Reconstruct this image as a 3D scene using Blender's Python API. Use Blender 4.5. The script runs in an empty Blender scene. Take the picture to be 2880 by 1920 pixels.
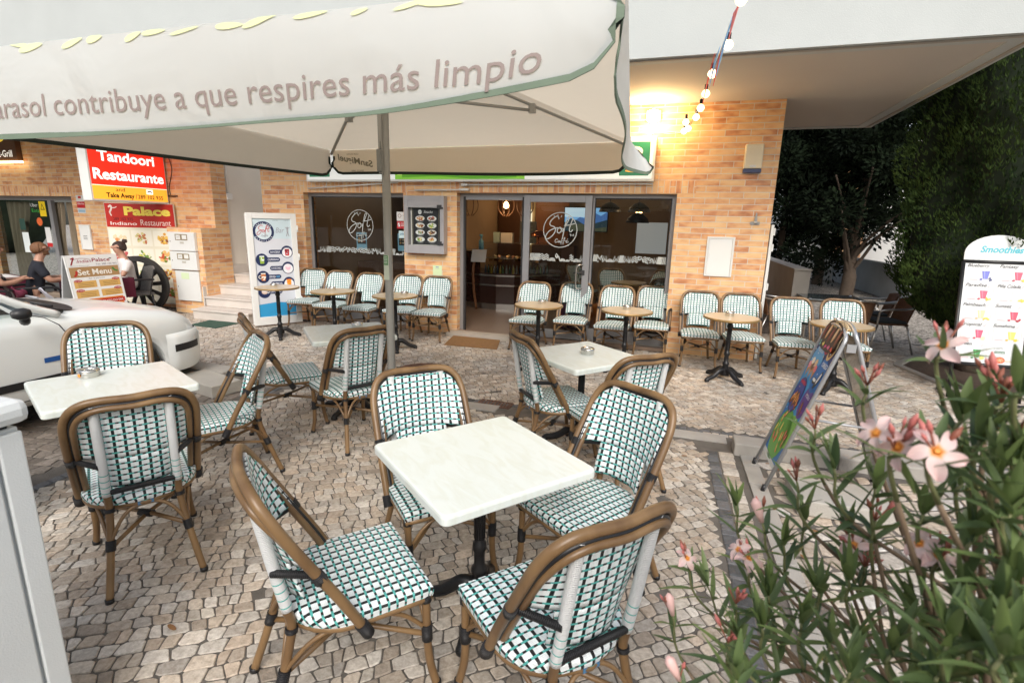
import bpy, bmesh, math, random
import numpy as np
from mathutils import Vector, Matrix, noise as mnoise
R = math.radians
rnd = random.Random(11)
SC = bpy.context.scene
COL = SC.collection

# ------------------------------------------------------------------ materials
MATS = {}
def _nm(name):
    m = bpy.data.materials.new(name); m.use_nodes = True
    nt = m.node_tree; nt.nodes.clear()
    return m, nt, nt.nodes, nt.links
def rgba(c): return (c[0], c[1], c[2], 1.0)
def P(name, col, rough=.5, metal=0, var=.12, scale=6., bump=0., bscale=80., coat=0., spec=.5, detail=4, emit=None, estr=0.):
    """principled surface with a little procedural mottling and bump"""
    if name in MATS: return MATS[name]
    m, nt, N, L = _nm(name)
    out = N.new('ShaderNodeOutputMaterial'); b = N.new('ShaderNodeBsdfPrincipled')
    b.inputs['Roughness'].default_value = rough; b.inputs['Metallic'].default_value = metal
    b.inputs['Coat Weight'].default_value = coat; b.inputs['Specular IOR Level'].default_value = spec
    L.new(b.outputs[0], out.inputs[0])
    tc = N.new('ShaderNodeTexCoord')
    if var > 0:
        nz = N.new('ShaderNodeTexNoise'); nz.inputs['Scale'].default_value = scale; nz.inputs['Detail'].default_value = detail
        L.new(tc.outputs['Object'], nz.inputs['Vector'])
        mx = N.new('ShaderNodeMix'); mx.data_type = 'RGBA'
        mx.inputs[6].default_value = rgba([c*(1-var) for c in col]); mx.inputs[7].default_value = rgba([min(1, c*(1+var)) for c in col])
        L.new(nz.outputs[0], mx.inputs[0]); L.new(mx.outputs[2], b.inputs['Base Color'])
    else: b.inputs['Base Color'].default_value = rgba(col)
    if bump > 0:
        n2 = N.new('ShaderNodeTexNoise'); n2.inputs['Scale'].default_value = bscale; n2.inputs['Detail'].default_value = 5
        L.new(tc.outputs['Object'], n2.inputs['Vector'])
        bp = N.new('ShaderNodeBump'); bp.inputs['Strength'].default_value = bump; bp.inputs['Distance'].default_value = .01
        L.new(n2.outputs[0], bp.inputs['Height']); L.new(bp.outputs[0], b.inputs['Normal'])
    if emit:
        b.inputs['Emission Color'].default_value = rgba(emit); b.inputs['Emission Strength'].default_value = estr
    MATS[name] = m
    return m
def pm(col, rough=.35, e=0.):
    k = 'print_%02x%02x%02x_%d' % tuple([int(255*max(0, min(1, c))) for c in col] + [int(e*100)])
    if k in MATS: return MATS[k]
    m, nt, N, L = _nm(k)
    out = N.new('ShaderNodeOutputMaterial'); b = N.new('ShaderNodeBsdfPrincipled')
    b.inputs['Base Color'].default_value = rgba(col); b.inputs['Roughness'].default_value = rough
    if e: b.inputs['Emission Color'].default_value = rgba(col); b.inputs['Emission Strength'].default_value = e
    L.new(b.outputs[0], out.inputs[0]); MATS[k] = m
    return m
def srgb(r, g, b):
    f = lambda c: (c/255/12.92) if c/255 <= .04045 else ((c/255+.055)/1.055)**2.4
    return (f(r), f(g), f(b))
def emis(name, col, s):
    if name in MATS: return MATS[name]
    m, nt, N, L = _nm(name)
    out = N.new('ShaderNodeOutputMaterial'); e = N.new('ShaderNodeEmission')
    e.inputs[0].default_value = rgba(col); e.inputs[1].default_value = s
    L.new(e.outputs[0], out.inputs[0]); MATS[name] = m
    return m

# ------------------------------------------------------------------ mesh building
def setp(o, label=None, cat=None, group=None, kind=None):
    if label: o['label'] = label
    if cat: o['category'] = cat
    if group: o['group'] = group
    if kind: o['kind'] = kind
    return o
def thing(name, label, cat, loc=(0, 0, 0), rz=0., group=None):
    o = bpy.data.objects.new(name, None); o.empty_display_size = .1
    COL.objects.link(o); o.location = loc; o.rotation_euler = (0, 0, rz)
    return setp(o, label, cat, group)
class MB:
    def __init__(s): s.v = []; s.f = []; s.uv = []; s.m = []; s.s = []; s.mats = []
    def mi(s, mat):
        if mat not in s.mats: s.mats.append(mat)
        return s.mats.index(mat)
    def face(s, idx, mat, uv=None, smooth=False):
        s.f.append(tuple(idx)); s.m.append(s.mi(mat)); s.s.append(smooth)
        s.uv.append(uv if uv else [(0, 0)]*len(idx))
    def poly(s, pts, mat, uv=None, smooth=False):
        n = len(s.v); s.v += [tuple(p) for p in pts]; s.face(range(n, n+len(pts)), mat, uv, smooth)
    def box(s, x0, y0, z0, x1, y1, z1, mat, M=None, skip=''):
        if x0 > x1: x0, x1 = x1, x0
        if y0 > y1: y0, y1 = y1, y0
        if z0 > z1: z0, z1 = z1, z0
        c = [(x0,y0,z0),(x1,y0,z0),(x1,y1,z0),(x0,y1,z0),(x0,y0,z1),(x1,y0,z1),(x1,y1,z1),(x0,y1,z1)]
        F = {'b':(0,3,2,1),'t':(4,5,6,7),'f':(0,1,5,4),'r':(1,2,6,5),'k':(2,3,7,6),'l':(3,0,4,7)}
        n = len(s.v); s.v += [tuple(M @ Vector(p)) if M else p for p in c]
        for k, q in F.items():
            if k in skip: continue
            a = {'b':(0,1),'t':(0,1),'f':(0,2),'k':(0,2),'r':(1,2),'l':(1,2)}[k]
            s.face([n+i for i in q], mat, [(c[i][a[0]], c[i][a[1]]) for i in q])
    def tube(s, pts, r, mat, n=10, closed=False, cap=True, flat=None, uv0=0.):
        """sweep a circle (radius may vary) along pts; uv = (angle, length)"""
        pts = [Vector(p) for p in pts]; k = len(pts)
        rad = r if isinstance(r, (list, tuple)) else [r]*k
        T = []
        for i in range(k):
            a = pts[(i-1) % k] if closed or i > 0 else pts[i]; b = pts[(i+1) % k] if closed or i < k-1 else pts[i]
            d = b-a; T.append(d.normalized() if d.length > 1e-9 else Vector((0, 0, 1)))
        up = Vector((0, 0, 1)) if abs(T[0].z) < .9 else Vector((1, 0, 0))
        nx = T[0].cross(up).normalized(); base = len(s.v); ln = uv0; lens = []
        for i in range(k):
            if i: 
                ln += (pts[i]-pts[i-1]).length
                nx = (nx - T[i]*nx.dot(T[i])).normalized()
            lens.append(ln); ny = T[i].cross(nx)
            for j in range(n):
                t = 2*math.pi*j/n
                s.v.append(tuple(pts[i] + nx*(math.cos(t)*rad[i]) + ny*(math.sin(t)*rad[i]*(flat or 1))))
        for i in range(k if closed else k-1):
            i2 = (i+1) % k
            for j in range(n):
                j2 = (j+1) % n
                s.face([base+i*n+j, base+i*n+j2, base+i2*n+j2, base+i2*n+j], mat,
                       [(j/n, lens[i]), ((j+1)/n, lens[i]), ((j+1)/n, lens[i2]), (j/n, lens[i2])], True)
        if cap and not closed:
            s.face([base+j for j in range(n)][::-1], mat); s.face([base+(k-1)*n+j for j in range(n)], mat)
    def lathe(s, prof, mat, n=24, c=(0, 0, 0), cap=True, sx=1., smooth=True):
        base = len(s.v); k = len(prof)
        for (r, z) in prof:
            for j in range(n):
                t = 2*math.pi*j/n; s.v.append((c[0]+r*math.cos(t)*sx, c[1]+r*math.sin(t), c[2]+z))
        for i in range(k-1):
            for j in range(n):
                j2 = (j+1) % n
                s.face([base+i*n+j, base+i*n+j2, base+(i+1)*n+j2, base+(i+1)*n+j], mat, None, smooth)
        if cap:
            s.face([base+j for j in range(n)][::-1], mat); s.face([base+(k-1)*n+j for j in range(n)], mat)
    def prism(s, pts, d, mat):
        """extrude a planar 3D outline along vector d"""
        n = len(s.v); k = len(pts); d = Vector(d)
        s.v += [tuple(p) for p in pts]+[tuple(Vector(p)+d) for p in pts]
        s.face([n+i for i in range(k)][::-1], mat); s.face([n+k+i for i in range(k)], mat)
        for i in range(k):
            j = (i+1) % k; s.face([n+i, n+j, n+k+j, n+k+i], mat)
    def grid(s, fn, nu, nv, mat, uvf=None, smooth=True, two=None):
        base = len(s.v)
        for j in range(nv+1):
            for i in range(nu+1): s.v.append(tuple(fn(i/nu, j/nv)))
        for j in range(nv):
            for i in range(nu):
                q = [base+j*(nu+1)+i, base+j*(nu+1)+i+1, base+(j+1)*(nu+1)+i+1, base+(j+1)*(nu+1)+i]
                uv = [(uvf or (lambda a, b: (a, b)))(a/nu, b/nv) for a, b in ((i,j),(i+1,j),(i+1,j+1),(i,j+1))]
                s.face(q, mat, uv, smooth)
    def build(s, name, parent=None, loc=None, bev=0., sub=0, solid=0., auto=None):
        me = bpy.data.meshes.new(name); me.from_pydata(s.v, [], s.f)
        for m in s.mats: me.materials.append(m)
        me.polygons.foreach_set('material_index', s.m); me.polygons.foreach_set('use_smooth', s.s)
        uvl = me.uv_layers.new(name='uv')
        flat = [c for u in s.uv for q in u for c in q]
        uvl.data.foreach_set('uv', flat)
        me.update()
        o = bpy.data.objects.new(name, me); COL.objects.link(o)
        if parent: o.parent = parent
        if loc: o.location = loc
        if solid:
            md = o.modifiers.new('solid', 'SOLIDIFY'); md.thickness = solid; md.offset = 0
        if bev:
            md = o.modifiers.new('bevel', 'BEVEL'); md.width = bev; md.segments = 2; md.limit_method = 'ANGLE'; md.angle_limit = R(40)
        if sub:
            md = o.modifiers.new('sub', 'SUBSURF'); md.levels = sub; md.render_levels = sub
        return o
def spline(pts, n=8, closed=False):
    """Catmull-Rom through points"""
    P_ = [Vector(p) for p in pts]; k = len(P_); out = []
    for i in range(k if closed else k-1):
        p0 = P_[(i-1) % k] if closed or i > 0 else P_[i]*2-P_[i+1]
        p1 = P_[i]; p2 = P_[(i+1) % k]
        p3 = P_[(i+2) % k] if closed or i < k-2 else P_[i+1]*2-P_[i]
        for t in range(n):
            t = t/n
            out.append(.5*((2*p1)+(-p0+p2)*t+(2*p0-5*p1+4*p2-p3)*t*t+(-p0+3*p1-3*p2+p3)*t**3))
    if not closed: out.append(P_[-1])
    return out
def copy_tree(o, parent=None):
    c = o.copy(); COL.objects.link(c); c.parent = parent
    for ch in list(o.children): copy_tree(ch, c)
    return c

# ------------------------------------------------------------------ lettering and printed faces
def text_mesh(body, size=1., shear=0., bold=0., align='LEFT', space=1.):
    cu = bpy.data.curves.new('lettering', 'FONT'); cu.body = body; cu.size = size; cu.shear = shear
    cu.offset = bold*size; cu.align_x = align; cu.space_character = space; cu.resolution_u = 3
    ob = bpy.data.objects.new('lettering', cu); me = bpy.data.meshes.new_from_object(ob)
    V = [tuple(v.co) for v in me.vertices]; F = [tuple(p.vertices) for p in me.polygons]
    bpy.data.objects.remove(ob); bpy.data.curves.remove(cu); bpy.data.meshes.remove(me)
    return V, F
class Print:
    """a flat printed face: O corner, U right, V up; layers 0.8 mm apart"""
    def __init__(s, O, U, V, dl=.0008):
        s.O = Vector(O); s.U = Vector(U).normalized(); s.V = Vector(V).normalized(); s.N = s.U.cross(s.V); s.mb = MB(); s.dl = dl; s.e = 0.; s.sv = 1.
    def pt(s, u, v, l): return s.O+s.U*u+s.V*(v*s.sv)+s.N*(s.dl*l)
    def mat(s, c): return c if isinstance(c, bpy.types.Material) else pm(c, .35, s.e)
    def poly(s, p, c, l): s.mb.poly([s.pt(u, v, l) for u, v in p], s.mat(c))
    def rect(s, u0, v0, u1, v1, c, l): s.poly([(u0, v0), (u1, v0), (u1, v1), (u0, v1)], c, l)
    def ell(s, u, v, ru, rv, c, l, n=20, rot=0.):
        cr, sr = math.cos(rot), math.sin(rot)
        s.poly([(u+ru*math.cos(t)*cr-rv*math.sin(t)*sr, v+ru*math.cos(t)*sr+rv*math.sin(t)*cr) for t in [2*math.pi*i/n for i in range(n)]], c, l)
    def ring(s, u, v, ro, ri, c, l, n=32, a0=0., a1=2*math.pi, ay=1.):
        for i in range(n):
            a, b = a0+(a1-a0)*i/n, a0+(a1-a0)*(i+1)/n
            s.poly([(u+ri*math.cos(a), v+ay*ri*math.sin(a)), (u+ro*math.cos(a), v+ay*ro*math.sin(a)), (u+ro*math.cos(b), v+ay*ro*math.sin(b)), (u+ri*math.cos(b), v+ay*ri*math.sin(b))], c, l)
    def rrect(s, u0, v0, u1, v1, r, c, l):
        p = []
        for cx, cy, a in ((u1-r, v1-r, 0), (u0+r, v1-r, 90), (u0+r, v0+r, 180), (u1-r, v0+r, 270)):
            p += [(cx+r*math.cos(R(a+t)), cy+r*math.sin(R(a+t))) for t in (0, 30, 60, 90)]
        s.poly(p, c, l)
    def stroke(s, pts, w, c, l, n=6, smooth=True):
        q = [Vector((a, b, 0)) for a, b in pts]
        q = spline(q, n) if smooth and len(q) > 2 else q
        L_, R_ = [], []
        for i in range(len(q)):
            d = (q[min(i+1, len(q)-1)]-q[max(i-1, 0)]); d = d.normalized() if d.length else Vector((1, 0, 0))
            nn = Vector((-d.y, d.x, 0))*(w/2); L_.append(q[i]+nn); R_.append(q[i]-nn)
        for i in range(len(q)-1):
            s.poly([(R_[i].x, R_[i].y), (R_[i+1].x, R_[i+1].y), (L_[i+1].x, L_[i+1].y), (L_[i].x, L_[i].y)], c, l+.02*(i % 2))
    def txt(s, body, u, v, h, c, l, align='LEFT', shear=0., bold=0., w=None, rot=0., space=1., curve=None):
        V, F = text_mesh(body, h*1.37, shear, bold, 'LEFT', space)
        if not V: return
        x0 = min(p[0] for p in V); x1 = max(p[0] for p in V); sx = (w/(x1-x0)) if w else 1.
        off = {'LEFT': 0, 'CENTER': -(x1-x0)*sx/2, 'RIGHT': -(x1-x0)*sx}[align]
        cr, sr = math.cos(rot), math.sin(rot); m = s.mat(c); b = len(s.mb.v)
        for p in V:
            x, y = (p[0]-x0)*sx+off, p[1]
            if curve: x, y = curve(x, y)
            s.mb.v.append(tuple(s.pt(u+x*cr-y*sr, v+x*sr+y*cr, l)))
        for f in F: s.mb.face([b+i for i in f], m)
    def blot(s, u, v, ru, rv, pal, l, n=14, seed=0, size=.35):
        q = random.Random(seed)
        for i in range(n):
            a = q.random()*6.28; k = math.sqrt(q.random())*.8
            s.ell(u+ru*k*math.cos(a), v+rv*k*math.sin(a), ru*size*(.5+q.random()), rv*size*(.5+q.random()), q.choice(pal), l+.15*i, 9, q.random()*3)
    def build(s, name, parent): return s.mb.build(name, parent)
# handwriting strokes for the cafe emblem, unit box about 1 x 1
SOFT = [[(.47,.80),(.42,.90),(.30,.86),(.16,.70),(.17,.58),(.30,.53),(.36,.45),(.30,.28),(.15,.13),(.03,.10),(.02,.22),(.14,.38),(.34,.48),(.50,.50)],
        [(.50,.50),(.43,.45),(.43,.34),(.50,.32),(.57,.40),(.55,.50),(.49,.51),(.56,.46),(.64,.47)],
        [(.60,.36),(.70,.55),(.82,.80),(.84,.88),(.78,.88),(.72,.70),(.66,.40),(.62,.18)],
        [(.96,.84),(.88,.60),(.85,.42),(.90,.37),(.97,.44)], [(.66,.58),(.82,.60),(1.04,.66)]]
CAFFE = [[(.20,.62),(.16,.70),(.08,.66),(.02,.42),(.06,.28),(.14,.32),(.22,.40)], [(.34,.50),(.27,.50),(.23,.36),(.28,.30),(.35,.48),(.34,.32),(.42,.40)],
         [(.40,.22),(.48,.60),(.54,.86),(.50,.86),(.46,.55),(.42,.05)], [(.54,.22),(.62,.60),(.68,.86),(.64,.86),(.60,.55),(.56,.05)], [(.40,.46),(.74,.52)],
         [(.74,.40),(.84,.46),(.82,.54),(.76,.50),(.76,.34),(.84,.30),(.94,.42)], [(.82,.66),(.88,.76)]]
def soft_emblem(p, u, v, s, c1, c2, l, w=.035, ring=True, rays=True):
    """round emblem: ring, script word and small word under it; (u,v) centre, s diameter"""
    if ring: p.ring(u, v, s*.5, s*.5-s*w*.62, c1, l, 40)
    for st in SOFT: p.stroke([(u+(a-.52)*s*.82, v+(b-.42)*s*.80) for a, b in st], s*w*.75, c1, l+1)
    for st in CAFFE: p.stroke([(u+(a-.1)*s*.44-s*.10, v+(b-.5)*s*.24-s*.30) for a, b in st], s*w*.42, c2, l+1)
    if rays:
        for a in (70, 90, 110): p.stroke([(u-s*.08+s*.27*math.cos(R(a)), v+s*.10+s*.27*math.sin(R(a))), (u-s*.08+s*.33*math.cos(R(a)), v+s*.10+s*.33*math.sin(R(a)))], s*w*.5, c2, l+1, smooth=False)
        for k in range(3): p.stroke([(u+s*(.30+.045*k), v-s*.10), (u+s*(.32+.045*k), v-s*.16)], s*w*.5, c2, l+1, smooth=False)

# ------------------------------------------------------------------ camera, sky, sun
PSI, PIT, ROL, CH = R(17.21181604), R(12.82800875), R(1.393698), 1.7096
fwd = Vector((-math.sin(PSI)*math.cos(PIT), math.cos(PSI)*math.cos(PIT), -math.sin(PIT)))
rx = Vector((math.cos(PSI), math.sin(PSI), 0)); ux = rx.cross(fwd)
xr = rx*math.cos(ROL)+ux*math.sin(ROL); ur = -rx*math.sin(ROL)+ux*math.cos(ROL)
cam_d = bpy.data.cameras.new('camera'); cam_d.sensor_width = 36; cam_d.lens = 1445.19/2880*36
cam_d.clip_start = .05; cam_d.clip_end = 400
cam_d.dof.use_dof = True; cam_d.dof.focus_distance = 4.6; cam_d.dof.aperture_fstop = 6.0
CAM = bpy.data.objects.new('camera', cam_d); COL.objects.link(CAM)
CAM.matrix_world = Matrix(((xr.x, ur.x, -fwd.x, 0), (xr.y, ur.y, -fwd.y, 0), (xr.z, ur.z, -fwd.z, CH), (0, 0, 0, 1)))
SC.camera = CAM
def ray(px, py): return fwd+xr*((px-1440)/1445.19)+ur*((960-py)/1445.19)
def at(px, py, d):
    """the place d metres deep along the sight line (photo pixels)"""
    return Vector((0, 0, CH))+ray(px, py)*d
def ony(px, py, y): r = ray(px, py); return Vector((0, 0, CH))+r*(y/r.y)
def onx(px, py, x): r = ray(px, py); return Vector((0, 0, CH))+r*(x/r.x)
def onz(px, py, z): r = ray(px, py); return Vector((0, 0, CH))+r*((z-CH)/r.z)

SUN_EL, SUN_AZ = R(40), R(162)      # azimuth measured from +Y towards +X: the sun stands behind the camera
w = bpy.data.worlds.new('World'); SC.world = w; w.use_nodes = True
nt = w.node_tree; nt.nodes.clear()
wo = nt.nodes.new('ShaderNodeOutputWorld'); bg = nt.nodes.new('ShaderNodeBackground')
sky = nt.nodes.new('ShaderNodeTexSky'); sky.sky_type = 'NISHITA'; sky.sun_disc = False
sky.sun_elevation = SUN_EL; sky.sun_rotation = SUN_AZ; sky.air_density = 1.2; sky.dust_density = 4.; sky.ozone_density = 1.
hs = nt.nodes.new('ShaderNodeHueSaturation'); hs.inputs['Saturation'].default_value = .62   # thin cloud greys the blue
nt.links.new(sky.outputs[0], hs.inputs['Color']); nt.links.new(hs.outputs[0], bg.inputs[0]); nt.links.new(bg.outputs[0], wo.inputs[0])
bg.inputs[1].default_value = .15
sd = bpy.data.lights.new('sun', 'SUN'); sd.energy = 1.25; sd.angle = R(32); sd.color = (1, .985, .96)
so = bpy.data.objects.new('sun', sd); COL.objects.link(so)
dirv = Vector((math.sin(SUN_AZ)*math.cos(SUN_EL), math.cos(SUN_AZ)*math.cos(SUN_EL), math.sin(SUN_EL)))
so.rotation_euler = (-dirv).to_track_quat('-Z', 'Y').to_euler(); so.location = dirv*30
SC.view_settings.view_transform = 'Standard'; SC.view_settings.look = 'None'; SC.view_settings.gamma = 1
SC.view_settings.exposure = .44
SC.cycles.max_bounces = 8; SC.cycles.transparent_max_bounces = 16; SC.cycles.diffuse_bounces = 4
SC.cycles.glossy_bounces = 4; SC.cycles.caustics_reflective = False; SC.cycles.caustics_refractive = False
SC.cycles.use_denoising = True; SC.cycles.sample_clamp_indirect = 6.
# ------------------------------------------------------------------ ground
def stone_sheet_mat():
    m, nt, N, L = _nm('far_cobbles')
    out = N.new('ShaderNodeOutputMaterial'); b = N.new('ShaderNodeBsdfPrincipled'); L.new(b.outputs[0], out.inputs[0])
    b.inputs['Roughness'].default_value = .8
    tc = N.new('ShaderNodeTexCoord'); mp = N.new('ShaderNodeMapping'); mp.inputs['Rotation'].default_value = (0, 0, R(40)); mp.inputs['Scale'].default_value = (13, 13, 13)
    L.new(tc.outputs['Object'], mp.inputs[0])
    vo = N.new('ShaderNodeTexVoronoi'); vo.feature = 'DISTANCE_TO_EDGE'; vo.inputs['Randomness'].default_value = .55; vo.inputs['Scale'].default_value = 1
    vc = N.new('ShaderNodeTexVoronoi'); vc.inputs['Randomness'].default_value = .55; vc.inputs['Scale'].default_value = 1
    L.new(mp.outputs[0], vo.inputs['Vector']); L.new(mp.outputs[0], vc.inputs['Vector'])
    r1 = N.new('ShaderNodeValToRGB'); r1.color_ramp.elements[0].color = (.40, .36, .31, 1); r1.color_ramp.elements[1].color = (.58, .52, .45, 1)
    L.new(vc.outputs['Color'], r1.inputs[0])
    r2 = N.new('ShaderNodeValToRGB'); r2.color_ramp.elements[0].position = .03; r2.color_ramp.elements[1].position = .1
    L.new(vo.outputs['Distance'], r2.inputs[0])
    mx = N.new('ShaderNodeMix'); mx.data_type = 'RGBA'; mx.inputs[6].default_value = (.12, .105, .09, 1)
    L.new(r2.outputs[0], mx.inputs[0]); L.new(r1.outputs[0], mx.inputs[7]); L.new(mx.outputs[2], b.inputs['Base Color'])
    bp = N.new('ShaderNodeBump'); bp.inputs['Strength'].default_value = .6; bp.inputs['Distance'].default_value = .01
    L.new(r2.outputs[0], bp.inputs['Height']); L.new(bp.outputs[0], b.inputs['Normal'])
    return m
mb = MB(); mb.poly([(-90, -90, -.020), (90, -90, -.020), (90, 90, -.020), (-90, 90, -.020)], stone_sheet_mat())
setp(mb.build('ground'), kind='structure')
mortar = P('mortar', (.125, .112, .098), .95, var=.5, scale=9, bump=.5, bscale=150)
mb = MB(); mb.poly([(-8.6, .1, -.0065), (5.4, .1, -.0065), (5.4, 9.6, -.0065), (-8.6, 9.6, -.0065)], mortar)
setp(mb.build('paving_bed'), kind='structure')

def stone_mat():
    m, nt, N, L = _nm('limestone_setts')
    out = N.new('ShaderNodeOutputMaterial'); b = N.new('ShaderNodeBsdfPrincipled'); L.new(b.outputs[0], out.inputs[0])
    at_ = N.new('ShaderNodeAttribute'); at_.attribute_name = 'tone'
    tc = N.new('ShaderNodeTexCoord'); n1 = N.new('ShaderNodeTexNoise'); n1.inputs['Scale'].default_value = 38; n1.inputs['Detail'].default_value = 6; n1.inputs['Roughness'].default_value = .7
    L.new(tc.outputs['Object'], n1.inputs['Vector'])
    n3 = N.new('ShaderNodeTexNoise'); n3.inputs['Scale'].default_value = 1.3; n3.inputs['Detail'].default_value = 5
    L.new(tc.outputs['Object'], n3.inputs['Vector'])
    rp = N.new('ShaderNodeValToRGB'); e = rp.color_ramp.elements; e[0].position = .30; e[0].color = (.60, .56, .52, 1); e[1].position = .62; e[1].color = (1.04, 1.03, 1.02, 1)
    L.new(n1.outputs[0], rp.inputs[0])
    rp3 = N.new('ShaderNodeValToRGB'); e = rp3.color_ramp.elements; e[0].position = .36; e[0].color = (.74, .73, .72, 1); e[1].position = .6; e[1].color = (1.02, 1, .98, 1)
    L.new(n3.outputs[0], rp3.inputs[0])
    m1 = N.new('ShaderNodeMix'); m1.data_type = 'RGBA'; m1.blend_type = 'MULTIPLY'; m1.inputs[0].default_value = 1
    m2 = N.new('ShaderNodeMix'); m2.data_type = 'RGBA'; m2.blend_type = 'MULTIPLY'; m2.inputs[0].default_value = 1
    L.new(at_.outputs['Color'], m1.inputs[6]); L.new(rp.outputs[0], m1.inputs[7]); L.new(m1.outputs[2], m2.inputs[6]); L.new(rp3.outputs[0], m2.inputs[7])
    L.new(m2.outputs[2], b.inputs['Base Color']); b.inputs['Roughness'].default_value = .62
    n2 = N.new('ShaderNodeTexNoise'); n2.inputs['Scale'].default_value = 70; n2.inputs['Detail'].default_value = 6
    L.new(tc.outputs['Object'], n2.inputs['Vector'])
    bp = N.new('ShaderNodeBump'); bp.inputs['Strength'].default_value = .55; bp.inputs['Distance'].default_value = .006
    L.new(n2.outputs[0], bp.inputs['Height']); L.new(bp.outputs[0], b.inputs['Normal'])
    return m
STM = stone_mat()
def inpoly(x, y, pg):
    c = False; j = len(pg)-1
    for i in range(len(pg)):
        if (pg[i][1] > y) != (pg[j][1] > y) and x < (pg[j][0]-pg[i][0])*(y-pg[i][1])/(pg[j][1]-pg[i][1])+pg[i][0]: c = not c
        j = i
    return c
PIT_PG = [(2.94, 7.85), (3.17, 6.64), (4.75, 6.95), (4.55, 8.7), (3.37, 8.5)]
def kx(y): return .655 - .045*max(0, min(1, (y-2.4)/1.9))      # left edge of the kerb by the bush
def dx_(y): return kx(y)-.205
def stones(name, size, ang, tones, test, x0, x1, y0, y1, gap, jit, seed, warp=.05, zj=.0016, split=0.):
    """setts laid in wavy courses, every course cut at its own random widths"""
    q = random.Random(seed); ca, sa = math.cos(ang), math.sin(ang)
    V, F, C = [], [], []
    cx, cy = (x0+x1)/2, (y0+y1)/2; rad = math.hypot(x1-x0, y1-y0)/2; n = int(rad/size)+2
    def vb(j, u):
        return j*size*.97+jit*size*.9*mnoise.noise((u/size*.55, j*7.31, seed))+warp*3*mnoise.noise((u*.55, j*size*.5, seed+9))+.02*math.sin(u*2.3+j*size)
    for j in range(-n, n):
        u = -rad+q.uniform(0, size); cuts = []
        while u < rad:
            cuts.append((u, q.uniform(-jit, jit)*size*.8)); u += size*q.choice((.66, .8, .92, 1., 1.1, 1.25, 1.5))*q.uniform(.92, 1.08)
        for (ua, sa_), (ub, sb_) in zip(cuts[:-1], cuts[1:]):
            L4 = [(ua-sa_, vb(j, ua-sa_)), (ub-sb_, vb(j, ub-sb_)), (ub+sb_, vb(j+1, ub+sb_)), (ua+sa_, vb(j+1, ua+sa_))]
            Q = [(cx+a*ca-b*sa, cy+a*sa+b*ca) for a, b in L4]
            mx, my = sum(p[0] for p in Q)/4, sum(p[1] for p in Q)/4
            if not (x0 < mx < x1 and y0 < my < y1) or not test(mx, my): continue
            if q.random() < .004: continue
            col = q.choice(tones); k = q.uniform(.80, 1.16); col = (col[0]*k, col[1]*k, col[2]*k)
            ring = []
            for a in range(4):
                p, pn, pp = Q[a], Q[(a+1) % 4], Q[(a-1) % 4]
                cut = q.uniform(.03, .22)
                for o_, t in ((pp, cut), (pn, cut)):
                    x, y = p[0]+(o_[0]-p[0])*t, p[1]+(o_[1]-p[1])*t
                    d = math.hypot(x-mx, y-my) or 1; g = min(.3*d, gap*q.uniform(.6, 1.7))
                    ring.append((x-(x-mx)/d*g, y-(y-my)/d*g))
            b0 = len(V); tz = q.uniform(-zj, zj); tx, ty = q.uniform(-.03, .03), q.uniform(-.03, .03)
            for (x, y) in ring: V.append((x, y, -.011))
            for (x, y) in ring: V.append((x, y, -.0038+tz))
            for (x, y) in ring: V.append((mx+(x-mx)*.92, my+(y-my)*.92, -.0006+tz+(x-mx)*tx+(y-my)*ty))
            for s_ in (0, 8):
                for a in range(8):
                    a2 = (a+1) % 8; F.append((b0+s_+a, b0+s_+a2, b0+s_+8+a2, b0+s_+8+a)); C.append(col)
            F.append(tuple(range(b0+16, b0+24))); C.append(col)
    me = bpy.data.meshes.new(name); me.from_pydata(V, [], F); me.materials.append(STM)
    at_ = me.attributes.new('tone', 'FLOAT_COLOR', 'FACE')
    at_.data.foreach_set('color', [c for k in C for c in (k[0], k[1], k[2], 1.)])
    o = bpy.data.objects.new(name, me); COL.objects.link(o); return setp(o, kind='structure')
CREAM = [srgb(202,196,186), srgb(193,185,174), srgb(208,202,193), srgb(190,179,165), srgb(184,179,172), srgb(200,190,177), srgb(174,164,152), srgb(211,207,200), srgb(197,184,169)]
BAS = [srgb(104,108,114), srgb(92,96,102), srgb(116,118,122), srgb(84,88,92)]
def tA(x, y):
    if y < 4.10 and x > kx(y)-.262: return False
    if 4.25 < y < 4.57 and -4.0 < x < 3.4: return False
    if 4.05 < y < 4.3 and x > .3: return False
    if x < -3.70 and y < 4.45: return False
    if inpoly(x, y, PIT_PG): return False
    if math.hypot(x+2.72, y-5.28) < .34: return False
    if y > 7.36 and -8 < x < 1.12: return False
    if y > 7.2 and x < -5.9: return False
    if x > 1.6+.45*(y-4.5) and y < 4.0: return False
    return True
stones('cobbled_forecourt', .068, R(38), CREAM, tA, -8.4, 5.3, .5, 9.5, .0036, .20, 5, split=.08)
def tB(x, y): return x > kx(y)+.115 and y < 4.06 and y > .2 and x < 3.6
stones('cobbled_tree_strip', .125, R(20), CREAM+[srgb(196,196,194), srgb(206,204,202)], tB, .5, 3.6, .2, 4.1, .010, .24, 8, zj=.003)
def tC(x, y): return x < -3.93 and x > -8.4 and y < 4.2
stones('cobbled_parking_bay', .105, R(12), [srgb(150,142,134), srgb(138,130,122), srgb(160,152,144)], tC, -8.4, -3.9, .9, 4.2, .006, .2, 9, zj=.003)
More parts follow.
